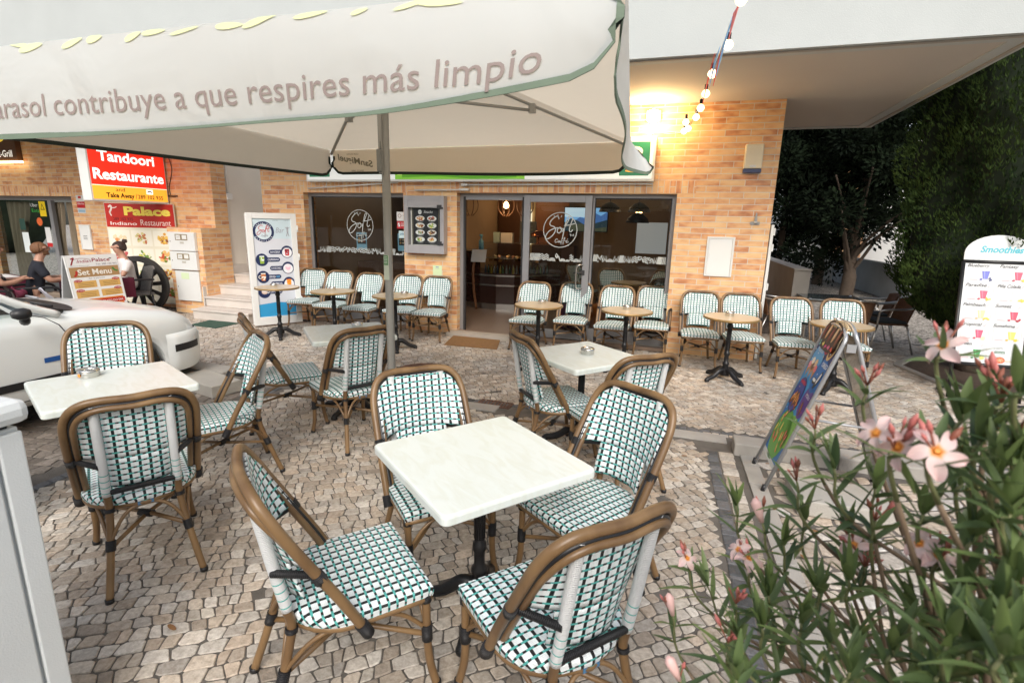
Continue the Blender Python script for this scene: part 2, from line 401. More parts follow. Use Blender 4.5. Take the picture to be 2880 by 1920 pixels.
# single rows of setts: the basalt lines and the light course beside them
def row(name, pts, wd, size, tones, seed, gap=.003):
    q = random.Random(seed); V, F, C = [], [], []
    for k in range(len(pts)-1):
        a, b = Vector((*pts[k], 0)), Vector((*pts[k+1], 0)); d = (b-a); L_ = d.length; d.normalize(); nn = Vector((-d.y, d.x, 0)); t = 0
        while t < L_-.01:
            s_ = min(size*q.uniform(.7, 1.35), L_-t); g = gap*q.uniform(.6, 1.6)
            c = [a+d*(t+g)+nn*(-wd/2+q.uniform(0, .008)), a+d*(t+s_-g)+nn*(-wd/2+q.uniform(0, .008)), a+d*(t+s_-g)+nn*(wd/2-q.uniform(0, .008)), a+d*(t+g)+nn*(wd/2-q.uniform(0, .008))]
            m_ = (c[0]+c[1]+c[2]+c[3])/4; b0 = len(V); tz = q.uniform(-.0015, .0015); col = q.choice(tones); k2 = q.uniform(.85, 1.12); col = tuple(x*k2 for x in col)
            for p in c: V.append((p.x, p.y, -.011))
            for p in c: V.append((p.x, p.y, -.003+tz))
            for p in c: p = m_+(p-m_)*.86; V.append((p.x, p.y, tz))
            for s2 in (0, 4):
                for i in range(4): F.append((b0+s2+i, b0+s2+(i+1) % 4, b0+s2+4+(i+1) % 4, b0+s2+4+i)); C.append(col)
            F.append((b0+8, b0+9, b0+10, b0+11)); C.append(col); t += s_
    me = bpy.data.meshes.new(name); me.from_pydata(V, [], F); me.materials.append(STM)
    at_ = me.attributes.new('tone', 'FLOAT_COLOR', 'FACE'); at_.data.foreach_set('color', [c for k in C for c in (k[0], k[1], k[2], 1.)])
    o = bpy.data.objects.new(name, me); COL.objects.link(o); return setp(o, kind='structure')
ys = [4.1-.2*i for i in range(20)]
row('basalt_line', [(dx_(y), y) for y in ys], .085, .085, BAS, 3)
row('sett_course', [(dx_(y)+.105, y) for y in ys], .11, .085, CREAM, 4)
row('basalt_line', [(-4., 4.535), (3.3, 4.50)], .07, .08, BAS, 6)
row('sett_course', [(.36, 4.46), (3.3, 4.43)], .06, .08, CREAM, 7)
row('basalt_line', [(-3.80, 4.15), (-3.76, 1.2)], .08, .085, BAS, 10)
conc = P('kerb_concrete', (.36, .34, .31), .9, var=.25, scale=5, bump=.5, bscale=120)
mb = MB()
n = 14
for i in range(n):                       # kerb stones beside the bush
    ya, yb = 4.2-i*.3, 4.2-(i+1)*.3+.006
    mb.prism([(kx(ya), ya, -.05), (kx(yb), yb, -.05), (kx(yb)+.112, yb, -.05), (kx(ya)+.112, ya, -.05)], (0, 0, .058), conc)
setp(mb.build('kerb', bev=.004), kind='structure')
mb = MB()
for i in range(9):
    a = -4.0+i*.505; b = a+.5
    if i == 5: continue
    mb.box(a, 4.29, -.05, b, 4.455, .005, conc)
setp(mb.build('kerb', bev=.004), kind='structure')
mb = MB()
for i in range(4):
    a = .57+i*.72; mb.box(a, 4.08, -.05, a+.715, 4.27, .095, conc)
setp(mb.build('kerb', bev=.012), kind='structure')
mb = MB()
mb.box(-7.9, 4.06, -.05, -5.32, 4.34, .10, conc); mb.box(-5.31, 4.06, -.05, -4.45, 4.30, .115, conc)
setp(mb.build('kerb', bev=.012), kind='structure')
soil = P('soil', (.075, .05, .035), 1., var=.5, scale=14, bump=1., bscale=60)
mb = MB(); mb.poly([(x, y, .004) for x, y in PIT_PG], soil); setp(mb.build('soil_bed'), kind='structure')
mb = MB()
for i in range(len(PIT_PG)):
    a, b = Vector((*PIT_PG[i], 0)), Vector((*PIT_PG[(i+1) % len(PIT_PG)], 0)); d = (b-a).normalized(); nn = Vector((d.y, -d.x, 0))*.045
    mb.prism([a-nn-Vector((0, 0, .04)), b-nn-Vector((0, 0, .04)), b+nn-Vector((0, 0, .04)), a+nn-Vector((0, 0, .04))], (0, 0, .065), conc)
setp(mb.build('kerb', bev=.006), kind='structure')
# iron covers
iron = P('rusty_iron', (.16, .085, .06), .7, .3, var=.35, scale=30, bump=.4, bscale=200)
mb = MB(); mb.lathe([(.33, -.03), (.33, .001), (.30, .001), (.295, -.004), (.285, -.004), (.28, .002), (.001, .003)], iron, 36, (0, 0, 0))
for i in range(6):
    for j in range(6):
        x, y = -.2+.08*i, -.2+.08*j
        if math.hypot(x, y) < .25: mb.box(x-.02, y-.02, .0024, x+.02, y+.02, .007, iron)
setp(mb.build('manhole_cover', loc=(-2.72, 5.28, 0)), 'round rusty manhole cover in the cobbles beside the parasol pole', 'manhole cover')
mb = MB(); mb.box(-.16, -.075, -.03, .16, .075, -.012, P('drain_dark', (.02, .018, .016), .9)); 
fr = MB(); fr.box(-.17, -.08, -.02, .17, -.062, .004, iron); fr.box(-.17, .062, -.02, .17, .08, .004, iron); fr.box(-.17, -.062, -.02, -.155, .062, .004, iron); fr.box(.155, -.062, -.02, .17, .062, .004, iron)
for i in range(9): fr.box(-.145+.034*i, -.062, -.012, -.128+.034*i, .062, .003, iron)
dg = thing('drain_grate', 'rust brown slotted drain grate set in the flush concrete kerb', 'drain', (-1.55, 4.50, 0), R(-3)); mb.build('sump', dg); fr.build('grate', dg)
blk = P('block_concrete', (.42, .40, .36), .9, var=.2, scale=4, bump=.5, bscale=90)
mb = MB(); mb.box(-.27, -.17, 0, .27, .17, .10, blk); o = mb.build('concrete_slab', loc=(1.12, 3.46, 0), bev=.008); o.rotation_euler[2] = R(3)
setp(o, 'loose grey concrete slab lying under the ice cream sign', 'slab')
for i, (x, y, rz, l) in enumerate(((-4.42, 3.86, -14, 'grey concrete block lying across the front of the parked car'),)):
    mb = MB(); mb.box(-.33, -.15, 0, .33, .15, .12, blk); o = mb.build('concrete_slab', loc=(x, y, 0), bev=.008); o.rotation_euler[2] = R(rz); setp(o, l, 'slab')
# ------------------------------------------------------------------ brick and plaster
def brick_mat(name, rot=0., wd=.30, ht=.075, tint=1.):
    m, nt, N, L = _nm(name)
    out = N.new('ShaderNodeOutputMaterial'); b = N.new('ShaderNodeBsdfPrincipled'); L.new(b.outputs[0], out.inputs[0])
    uv = N.new('ShaderNodeUVMap'); mp = N.new('ShaderNodeMapping'); mp.inputs['Rotation'].default_value = (0, 0, rot)
    L.new(uv.outputs[0], mp.inputs[0])
    br = N.new('ShaderNodeTexBrick'); br.offset = .47; br.offset_frequency = 2; br.squash = 1
    br.inputs['Color1'].default_value = (0, 0, 0, 1); br.inputs['Color2'].default_value = (1, 1, 1, 1); br.inputs['Mortar'].default_value = (.5, .5, .5, 1)
    br.inputs['Scale'].default_value = 1; br.inputs['Brick Width'].default_value = wd; br.inputs['Row Height'].default_value = ht
    br.inputs['Mortar Size'].default_value = .0042; br.inputs['Mortar Smooth'].default_value = .1; br.inputs['Bias'].default_value = 0
    L.new(mp.outputs[0], br.inputs['Vector'])
    nz = N.new('ShaderNodeTexNoise'); nz.inputs['Scale'].default_value = 1; nz.inputs['Detail'].default_value = 3
    mp2 = N.new('ShaderNodeMapping'); mp2.inputs['Scale'].default_value = (5.5, 14, 1); L.new(mp.outputs[0], mp2.inputs[0]); L.new(mp2.outputs[0], nz.inputs['Vector'])
    ad = N.new('ShaderNodeMath'); ad.operation = 'MULTIPLY_ADD'; ad.inputs[1].default_value = 1.5; ad.inputs[2].default_value = -.75; L.new(nz.outputs[0], ad.inputs[0])
    a2 = N.new('ShaderNodeMath'); a2.operation = 'MULTIPLY_ADD'; a2.inputs[1].default_value = .62; L.new(br.outputs['Color'], a2.inputs[0])
    a3 = N.new('ShaderNodeMath'); a3.operation = 'ADD'; a3.inputs[1].default_value = .19; L.new(ad.outputs[0], a2.inputs[2]); L.new(a2.outputs[0], a3.inputs[0])
    rp = N.new('ShaderNodeValToRGB'); e = rp.color_ramp.elements
    t = lambda c: (c[0]*tint, c[1]*tint, c[2]*tint, 1)
    e[0].position = .0; e[0].color = t(srgb(236,200,150)); e[1].position = 1.; e[1].color = t(srgb(186,124,84))
    q = e.new(.35); q.color = t(srgb(231,186,134)); q = e.new(.58); q.color = t(srgb(222,170,122)); q = e.new(.8); q.color = t(srgb(207,146,102))
    L.new(a3.outputs[0], rp.inputs[0])
    mx = N.new('ShaderNodeMix'); mx.data_type = 'RGBA'; mx.inputs[7].default_value = (.66, .62, .55, 1)
    L.new(br.outputs['Fac'], mx.inputs[0]); L.new(rp.outputs[0], mx.inputs[6]); L.new(mx.outputs[2], b.inputs['Base Color'])
    b.inputs['Roughness'].default_value = .42
    iv = N.new('ShaderNodeMath'); iv.operation = 'SUBTRACT'; iv.inputs[0].default_value = 1; L.new(br.outputs['Fac'], iv.inputs[1])
    n4 = N.new('ShaderNodeTexNoise'); n4.inputs['Scale'].default_value = 120; L.new(uv.outputs[0], n4.inputs['Vector'])
    hh = N.new('ShaderNodeMath'); hh.operation = 'MULTIPLY_ADD'; hh.inputs[1].default_value = .12; L.new(n4.outputs[0], hh.inputs[0]); L.new(iv.outputs[0], hh.inputs[2])
    bp = N.new('ShaderNodeBump'); bp.inputs['Strength'].default_value = .55; bp.inputs['Distance'].default_value = .006
    L.new(hh.outputs[0], bp.inputs['Height']); L.new(bp.outputs[0], b.inputs['Normal'])
    return m
BR = brick_mat('brick_tile'); BRV = brick_mat('brick_soldier', R(90), .30, .075)
fasc = P('fascia_render', (.475, .505, .50), .85, var=.09, scale=1.6, bump=.25, bscale=150)
white = P('white_render', (.80, .80, .78), .85, var=.04, scale=2, bump=.25, bscale=150)
soff = P('soffit_paint', (.52, .485, .44), .9, var=.05, scale=1.5, bump=.2, bscale=160)
plast = P('beige_plaster', (.84, .79, .70), .9, var=.06, scale=2, bump=.4, bscale=120)
alu = P('grey_aluminium', (.30, .30, .31), .42, .35, var=.04)
alud = P('dark_gasket', (.03, .03, .032), .6)
woodw = P('dark_wood', (.10, .045, .022), .45, var=.3, scale=3)
def glass_mat(name, tint=(.80, .86, .85), fr=1.6):
    m, nt, N, L = _nm(name)
    out = N.new('ShaderNodeOutputMaterial'); t = N.new('ShaderNodeBsdfTransparent'); g = N.new('ShaderNodeBsdfGlossy'); mx = N.new('ShaderNodeMixShader')
    t.inputs[0].default_value = rgba(tint); g.inputs['Roughness'].default_value = .01
    f = N.new('ShaderNodeFresnel'); f.inputs[0].default_value = fr
    L.new(f.outputs[0], mx.inputs[0]); L.new(t.outputs[0], mx.inputs[1]); L.new(g.outputs[0], mx.inputs[2]); L.new(mx.outputs[0], out.inputs[0])
    return m
GL = glass_mat('window_glass')
D = 7.36
bld = thing('cafe_building', 'brick clad corner building with a deep white overhang above the cafe', 'building', (0, 0, 0))
mb = MB(); T = D+.30
def wb(x0, z0, x1, z1, m=BR, y0=D, y1=T): mb.box(x0, y0, z0, x1, y1, z1, m)
wb(-6.79, 0, -5.95, 2.14); wb(-4.10, 0, -3.20, 2.15); wb(-.05, 0, 1.115, 2.15)
wb(-6.79, 2.15, 1.115, 3.26); wb(-5.95, 2.14, -4.10, 2.15)
mb.box(-6.79, D, 2.14, -5.951, T, 2.15, BR)
mb.box(.865, T, 0, 1.115, 12.6, 3.26, BR)
mb.box(-6.79, T, 0, -6.62, 12.6, 3.26, plast)
o = mb.build('brick_wall', bld)
mb = MB(); mb.box(-6.12, D-.003, 2.15, -4.02, D+.001, 2.31, BRV); mb.box(-3.36, D-.003, 2.16, .18, D+.001, 2.315, BRV); mb.build('brick_lintel', bld)
# overhang: slab, fascia, drip groove shadow strip
mb = MB(); mb.box(-15, 5.60, 3.26, -7.95, 9.30, 3.46, soff); mb.box(-6.79, 5.60, 3.26, 2.42, 9.30, 3.46, soff); mb.build('soffit', bld)
mb = MB(); mb.box(-15, 5.39, 3.25, 2.62, 5.60, 5.6, fasc); mb.box(2.42, 5.60, 3.25, 2.62, 9.45, 5.6, fasc); mb.box(-6.79, 9.30, 3.25, 2.42, 9.45, 5.6, fasc); mb.build('overhang_fascia', bld)
mb = MB(); mb.box(-15, 5.44, 3.236, 2.57, 5.47, 3.2497, P('drip_shadow', (.36, .33, .29), .9)); mb.box(2.54, 5.47, 3.236, 2.57, 9.4, 3.2497, P('drip_shadow', (.36, .33, .29), .9)); mb.build('drip_shadow_strip', bld)  # darker strip stands for the shadow of a drip groove
mb = MB(); mb.box(-15, 7.67, 3.47, -7.9, 7.9, 6.5, white); mb.box(-6.79, 7.67, 3.47, 1.0, 7.9, 6.5, white); mb.build('upper_wall', bld)
# interior shell
fl = P('floor_tile', (.24, .17, .125), .3, var=.1, scale=2)
iw = P('inside_wall', (.36, .25, .15), .8, var=.08)
ceil = P('ceiling', (.30, .26, .22), .9)
mb = MB(); mb.box(-6.62, D+.02, .0, .865, 12.6, .05, fl); mb.build('floor', bld)
mb = MB(); mb.box(-6.62, T, 2.72, .865, 12.6, 2.8, ceil); mb.build('ceiling', bld)
mb = MB(); mb.box(-6.62, 12.45, .05, .865, 12.6, 2.72, iw); mb.box(.80, T, .05, .864, 12.45, 2.72, iw); mb.box(-6.619, T, .05, -6.56, 12.45, 2.72, iw)
mb.box(-4.25, 9.9, .05, -4.13, 12.45, 2.72, iw); mb.build('inside_wall', bld)
# shop window left
wn = setp(MB().build('window', bld)) if False else None
def frame(mbx, x0, z0, x1, z1, y0, y1, t, m, bot=None):
    mbx.box(x0, y0, z0, x0+t, y1, z1, m); mbx.box(x1-t, y0, z0, x1, y1, z1, m)
    mbx.box(x0+t, y0, z1-t, x1-t, y1, z1, m); mbx.box(x0+t, y0, z0, x1-t, y1, z0+(bot or t), m)
def window(name, x0, z0, x1, z1, parent, bot=.15, y=D+.12):
    mb = MB(); frame(mb, x0, z0, x1, z1, y, y+.07, .055, alu, bot); f = mb.build(name, parent, bev=.003)
    mb = MB(); frame(mb, x0+.055, z0+bot, x1-.055, z1-.055, y+.012, y+.05, .012, alud); mb.build('gasket', f)
    mb = MB(); mb.poly([(x0+.05, y+.03, z0+bot-.005), (x1-.05, y+.03, z0+bot-.005), (x1-.05, y+.03, z1-.05), (x0+.05, y+.03, z1-.05)], GL); mb.build('pane', f)
    return f
WL = window('window', -5.95, .06, -4.10, 2.14, bld)
WR = window('window', -1.20, .06, -.05, 2.15, bld, bot=.17)
mb = MB(); mb.box(-5.95, D+.11, 0, -4.10, T, .06, conc); mb.build('sill', bld)
mb = MB(); mb.box(-1.2, D+.11, 0, -.05, T, .06, conc); mb.build('sill', bld)
# door
mb = MB(); y = D+.12
mb.box(-3.20, y, .05, -3.135, y+.08, 2.15, alu); mb.box(-3.135, y, 2.055, -1.20, y+.08, 2.15, alu)
dfr = mb.build('door_frame', bld, bev=.003)
mb = MB(); mb.box(-3.136, y-.012, .05, -3.105, y+.03, 2.10, alud); mb.box(-2.205, y-.012, .05, -2.175, y+.03, 2.10, alud); mb.build('gasket', dfr)
mb = MB(); y2 = D+.035
frame(mb, -2.16, .06, -1.17, 2.125, y2, y2+.05, .095, alu, .13); door = mb.build('door', bld, bev=.004)
mb = MB(); mb.poly([(-2.07, y2+.025, .19), (-1.26, y2+.025, .19), (-1.26, y2+.025, 2.04), (-2.07, y2+.025, 2.04)], GL); mb.build('pane', door)
chrome = P('brushed_steel', (.55, .54, .52), .28, 1., var=.05)
mb = MB(); hx = -1.275
mb.tube(spline([(hx+.02, y2, 1.16), (hx-.02, y2-.05, 1.165), (hx-.06, y2-.055, 1.12), (hx-.06, y2-.055, .87), (hx-.03, y2-.05, .83), (hx+.02, y2, .83)], 5), .012, chrome, 8)
mb.box(hx-.02, y2-.012, 1.02, hx+.05, y2, 1.09, alud); mb.tube([(hx+.01, y2-.03, 1.05), (hx-.11, y2-.03, 1.045)], .011, alud, 8); mb.build('handle', door)
mb = MB(); mb.box(-2.155, D+.09, .06, -2.135, D+.12, 2.1, alud); mb.box(-1.19, D+.09, .06, -1.17, D+.12, 2.1, alud); mb.build('gasket', door)
mb = MB(); mb.box(-3.30, 7.17, -.02, -2.15, D+.02, .055, P('threshold_stone', (.42, .37, .31), .7, var=.15, bump=.3)); mb.build('threshold', bld, bev=.006)
# frosted emblem and band on the panes
fro = P('frosted_vinyl', (.50, .53, .51), .6, var=0)
def band(p, x0, x1, z0, z1, seed, l):
    q = random.Random(seed); x = x0; h = z1-z0
    while x < x1-.02:
        k = q.randrange(5); s = h*q.uniform(.5, 1.0)
        if k == 0:
            for i in range(3): p.ring(x+s/2, z0, s*(.5-.15*i), s*(.5-.15*i)-.011, fro, l, 10, 0, math.pi)
        elif k == 1:
            for i in range(4): p.stroke([(x+s*i/4, z0), (x+s*(i/4+.16), z1)], .013, fro, l, smooth=False)
        elif k == 2:
            p.stroke([(x, z0+.01), (x+s*.25, z1-.01), (x+s*.5, z0+.01), (x+s*.75, z1-.01), (x+s, z0+.01)], .012, fro, l, smooth=False)
            p.stroke([(x+s*.1, z0), (x+s*.5, z0+h*.5), (x+s*.95, z0)], .011, fro, l+.1, smooth=False)
        elif k == 3:
            for i in range(5): p.ell(x+s*q.random(), z0+h*q.random(), .010, .010, fro, l, 8)
            p.stroke([(x, z1-.01), (x+s*.3, z0+h*.45), (x+s*.7, z0+h*.7), (x+s, z0+.02)], .013, fro, l+.1)
        else:
            for i in range(3): p.stroke([(x, z0+h*(.15+.3*i)), (x+s*.4, z0+h*(.35+.3*i)), (x+s*.7, z0+h*(.1+.3*i)), (x+s, z0+h*(.3+.25*i))], .012, fro, l+.1*i)
        x += s*.98
# (plane normal must face -Y: U=+X, V=+Z gives -Y)
p = Print((0, D+.146, 0), (1, 0, 0), (0, 0, 1)); soft_emblem(p, -4.99, 1.635, .50, fro, fro, 0); band(p, -5.85, -4.18, 1.175, 1.275, 2, 0)
p.build('window_lettering', WL)
p = Print((0, y2+.022, 0), (1, 0, 0), (0, 0, 1)); soft_emblem(p, -1.615, 1.645, .50, fro, fro, 0); band(p, -2.05, -1.28, 1.20, 1.305, 3, 0); p.build('door_lettering', door)
p = Print((0, D+.146, 0), (1, 0, 0), (0, 0, 1)); band(p, -1.13, -.12, 1.215, 1.315, 4, 0); p.build('window_lettering', WR)
# stickers on the left pane
p = Print((0, D+.147, 0), (1, 0, 0), (0, 0, 1))
p.rect(-4.305, 1.72, -4.165, 1.86, srgb(232,232,230), 0); p.ring(-4.255, 1.80, .03, .024, srgb(120,30,30), 1, 16); p.txt('NÃO FUMAR', -4.225, 1.80, .010, srgb(90,90,90), 1, w=.05)
p.rect(-4.305, 1.60, -4.165, 1.715, srgb(196,50,58), 0); p.rect(-4.29, 1.63, -4.25, 1.69, srgb(240,240,240), 1); p.stroke([(-4.288, 1.632), (-4.252, 1.688)], .007, srgb(196,50,58), 2, smooth=False)
for i in range(3): p.rect(-4.235, 1.64+.02*i, -4.18, 1.648+.02*i, srgb(240,220,220), 1)
p.rect(-4.275, 1.45, -4.155, 1.565, srgb(205,228,232), 0); p.txt('LIVRO', -4.255, 1.50, .035, srgb(40,110,150), 1, w=.09, bold=.02)
p.build('sticker', WL)

# ---------------- restaurant side (left)
bl2 = thing('restaurant_building', 'brick clad restaurant front with a wide window left of the stairs', 'building')
mb = MB(); mb.box(-11.40, D, 0, -7.86, T, 3.26, BR); mb.box(-15, D, 2.04, -11.40, T, 3.26, BR); mb.box(-15, D, 0, -14.2, T, 2.04, BR); mb.build('brick_wall', bl2)
mb = MB(); mb.box(-15, D-.003, 2.04, -11.25, D+.001, 2.22, BRV); mb.build('brick_lintel', bl2)
mb = MB(); mb.box(-8.64, 7.05, 0, -7.86, D-.001, 1.52, BR); mb.build('meter_pier', bl2)
mb = MB(); mb.box(-8.2, T, 0, -7.90, 12, 3.26, plast); mb.box(-7.9, 11.7, 0, -6.79, 12, 1.9, plast); mb.build('plaster_wall', bl2)
yw = D+.15
mb = MB(); mb.box(-14.2, yw, 1.96, -11.40, yw+.07, 2.04, alu); mb.box(-12.35, yw, 0, -12.25, yw+.07, 1.96, alu); mb.box(-11.47, yw, 0, -11.40, yw+.07, 1.96, alu); f2 = mb.build('window', bl2)
mb = MB(); mb.poly([(-14.2, yw+.03, .05), (-12.35, yw+.03, .05), (-12.35, yw+.03, 1.96), (-14.2, yw+.03, 1.96)], GL); mb.build('pane', f2)
mb = MB(); mb.box(-14.9, T, 0, -8.6, 11.5, .04, fl); mb.box(-14.9, 11.5, 0, -8.6, 11.7, 2.9, P('dark_inside', (.05, .04, .04), .9)); mb.box(-14.9, T, 2.5, -8.6, 11.5, 2.6, P('dark_inside', (.05, .04, .04), .9)); mb.build('inside_room', bl2)
cur = P('curtain_cloth', (.34, .28, .20), .9, var=.1)
for k, (x0, x1) in enumerate(((-13.9, -13.2), (-12.5, -12.15), (-12.05, -11.8))):
    mb = MB(); mb.grid(lambda u, v: (x0+(x1-x0)*(u*(1-.45*math.sin(v*math.pi)**2*.8)), yw+.16+.035*math.sin(u*26), 1.93-1.85*v), 40, 12, cur); mb.build('curtain', f2)
p = Print((0, yw+.026, 0), (1, 0, 0), (0, 0, 1))
p.txt('Uber', -12.92, 1.83, .075, srgb(225,225,225), 0, w=.22); p.txt('Eats', -12.90, 1.72, .075, srgb(60,170,70), 0, w=.22)
p.rect(-12.66, 1.64, -12.47, 1.94, srgb(236,206,40), 0); p.poly([(-12.63, 1.77), (-12.50, 1.77), (-12.565, 1.90)], srgb(20,20,20), 1); p.poly([(-12.605, 1.785), (-12.525, 1.785), (-12.565, 1.87)], srgb(236,206,40), 2)
p.ell(-12.72, 1.53, .085, .085, srgb(226,110,60), 0); p.rect(-13.35, 1.35, -13.18, 1.58, srgb(50,80,72), 0); p.rect(-13.33, .88, -13.13, 1.30, srgb(220,228,228), 0)
p.rect(-12.6, 1.1, -12.44, 1.42, srgb(222,222,222), 0); p.rect(-12.6, 1.02, -12.44, 1.10, srgb(190,40,40), 0)
p.build('sticker', f2)
# stairs
marble = P('step_marble', (.62, .57, .52), .5, var=.12, scale=5)
st = thing('staircase', 'pale marble stairs climbing into the recess beside the cafe', 'stairs', (-7.3, 6.65, 0))
ysd = [6.66, 6.98, 7.30, 7.66, 8.02, 8.38, 8.74, 9.10, 9.46]
for i in range(9):
    z = .17*(i+1); xl = -7.88 if i else -7.84; xr_ = -6.80 if i else -6.62
    mb = MB(); mb.box(xl+.02+7.3, ysd[i]+.02-6.65, z-.17 if i == 0 else z-.168, xr_+7.3-.02, (ysd[i+1] if i < 8 else 11.6)-6.65+.02, z-.03, marble)
    mb.box(xl+7.3, ysd[i]-6.65, z-.03, xr_+7.3, (ysd[i+1] if i < 8 else 11.6)-6.65+.018, z, marble)
    mb.build('step', st, bev=.004)
mb = MB()
for i in range(1, 9): mb.box(-7.895+7.3, ysd[i]-6.65, .17*i, -7.875+7.3, (ysd[i+1] if i < 8 else 11.6)-6.65, .17*i+.34, marble)
mb.build('skirting', st)
mb = MB(); mb.tube([(-7.885, 7.72, 3.2), (-7.885, 7.72, 2.13)], .018, white, 8); cd = mb.build('conduit'); mb = MB(); mb.box(-7.9, 7.66, 2.02, -7.84, 7.78, 2.13, white); mb.build('socket_box', cd, bev=.006)
setp(cd, 'white cable conduit ending in a small box on the stair wall', 'conduit')
# ------------------------------------------------------------------ bistro chairs
def weave_mat(name, pu=.0385, pv=.0285, seat=False):
    m, nt, N, L = _nm(name)
    out = N.new('ShaderNodeOutputMaterial'); b = N.new('ShaderNodeBsdfPrincipled'); L.new(b.outputs[0], out.inputs[0])
    uv = N.new('ShaderNodeUVMap'); sx = N.new('ShaderNodeSeparateXYZ'); L.new(uv.outputs[0], sx.inputs[0])
    def M(op, a, b_=None, c=None):
        n = N.new('ShaderNodeMath'); n.operation = op
        for i, v in enumerate((a, b_, c)):
            if v is None: continue
            if isinstance(v, (int, float)): n.inputs[i].default_value = v
            else: L.new(v, n.inputs[i])
        return n.outputs[0]
    wob = N.new('ShaderNodeTexNoise'); wob.inputs['Scale'].default_value = 16; wob.inputs['Detail'].default_value = 1; L.new(uv.outputs[0], wob.inputs['Vector'])
    wv = M('MULTIPLY_ADD', wob.outputs[0], .10, -.05)
    u = M('ADD', M('DIVIDE', sx.outputs[0], pu), wv); v = M('ADD', M('DIVIDE', sx.outputs[1], pv), wv)
    fu, fv = M('FRACT', M('ADD', u, 100.5)), M('FRACT', M('ADD', v, 100.5))
    teal = M('LESS_THAN', fv, .265)
    duc = M('ABSOLUTE', M('SUBTRACT', fu, .5)); due = M('SUBTRACT', .5, duc)
    bline = M('LESS_THAN', duc, .14); bdot = M('LESS_THAN', due, .16)
    black = M('ADD', M('MULTIPLY', M('SUBTRACT', 1., teal), bline), M('MULTIPLY', teal, bdot))
    strand = M('FRACT', M('MULTIPLY', M('SUBTRACT', fv, .27), 4/.73))
    sg = M('ABSOLUTE', M('SUBTRACT', strand, .5))
    gap = M('GREATER_THAN', sg, .46)
    m1 = N.new('ShaderNodeMix'); m1.data_type = 'RGBA'; m1.inputs[6].default_value = (.83, .88, .89, 1); m1.inputs[7].default_value = (.52, .54, .56, 1); L.new(M('MULTIPLY', gap, .8), m1.inputs[0])
    m2 = N.new('ShaderNodeMix'); m2.data_type = 'RGBA'; m2.inputs[7].default_value = rgba(srgb(84, 174, 168)); L.new(teal, m2.inputs[0]); L.new(m1.outputs[2], m2.inputs[6])
    m3 = N.new('ShaderNodeMix'); m3.data_type = 'RGBA'; m3.inputs[7].default_value = (.006, .006, .007, 1); L.new(black, m3.inputs[0]); L.new(m2.outputs[2], m3.inputs[6])
    L.new(m3.outputs[2], b.inputs['Base Color']); b.inputs['Roughness'].default_value = .38
    # relief: strands bulge over the uprights and dip between
    h = M('ADD', M('MULTIPLY', M('SUBTRACT', 1., M('MULTIPLY', sg, M('MULTIPLY', sg, 3.))), .35), M('MULTIPLY', M('SUBTRACT', 1., black), M('SINE', M('MULTIPLY', M('ABSOLUTE', M('SUBTRACT', fu, 0.)), math.pi))))
    bp = N.new('ShaderNodeBump'); bp.inputs['Strength'].default_value = .7; bp.inputs['Distance'].default_value = .004
    L.new(h, bp.inputs['Height']); L.new(bp.outputs[0], b.inputs['Normal'])
    return m
WV = weave_mat('woven_strand')
def cane_mat():
    m, nt, N, L = _nm('cane_tube')
    out = N.new('ShaderNodeOutputMaterial'); b = N.new('ShaderNodeBsdfPrincipled'); L.new(b.outputs[0], out.inputs[0])
    tc = N.new('ShaderNodeTexCoord'); nz = N.new('ShaderNodeTexNoise'); nz.inputs['Scale'].default_value = 9; nz.inputs['Detail'].default_value = 6
    mp = N.new('ShaderNodeMapping'); mp.inputs['Scale'].default_value = (1, 1, .35); L.new(tc.outputs['Object'], mp.inputs[0]); L.new(mp.outputs[0], nz.inputs['Vector'])
    rp = N.new('ShaderNodeValToRGB'); e = rp.color_ramp.elements; e[0].position = .3; e[0].color = (.115, .062, .027, 1); e[1].position = .72; e[1].color = (.27, .165, .075, 1)
    L.new(nz.outputs[0], rp.inputs[0]); L.new(rp.outputs[0], b.inputs['Base Color']); b.inputs['Roughness'].default_value = .36
    return m
CANE = cane_mat()
def wrap_mat(name, base, ring=None, z0=0., z1=0., pitch=.006):
    m, nt, N, L = _nm(name)
    out = N.new('ShaderNodeOutputMaterial'); b = N.new('ShaderNodeBsdfPrincipled'); L.new(b.outputs[0], out.inputs[0])
    uv = N.new('ShaderNodeUVMap'); sx = N.new('ShaderNodeSeparateXYZ'); L.new(uv.outputs[0], sx.inputs[0])
    def M(op, a, b_=None):
        n = N.new('ShaderNodeMath'); n.operation = op
        for i, v in enumerate((a, b_)):
            if v is None: continue
            if isinstance(v, (int, float)): n.inputs[i].default_value = v
            else: L.new(v, n.inputs[i])
        return n.outputs[0]
    f = M('FRACT', M('DIVIDE', sx.outputs[1], pitch)); h = M('SINE', M('MULTIPLY', f, math.pi))
    bp = N.new('ShaderNodeBump'); bp.inputs['Strength'].default_value = .8; bp.inputs['Distance'].default_value = .004; L.new(h, bp.inputs['Height']); L.new(bp.outputs[0], b.inputs['Normal'])
    b.inputs['Roughness'].default_value = .45
    if ring:
        inr = M('MULTIPLY', M('GREATER_THAN', sx.outputs[1], z0), M('LESS_THAN', M('FRACT', M('DIVIDE', M('SUBTRACT', sx.outputs[1], z0), .030)), .17))
        mx = N.new('ShaderNodeMix'); mx.data_type = 'RGBA'; mx.inputs[6].default_value = rgba(base); mx.inputs[7].default_value = rgba(ring); L.new(inr, mx.inputs[0]); L.new(mx.outputs[2], b.inputs['Base Color'])
    else: b.inputs['Base Color'].default_value = rgba(base)
    return m
WRW = wrap_mat('white_wrap', (.76, .78, .78), srgb(96, 184, 176), .325)
WRB = wrap_mat('black_wrap', (.014, .014, .016))
BLK = P('black_cord', (.013, .013, .015), .4, var=0)
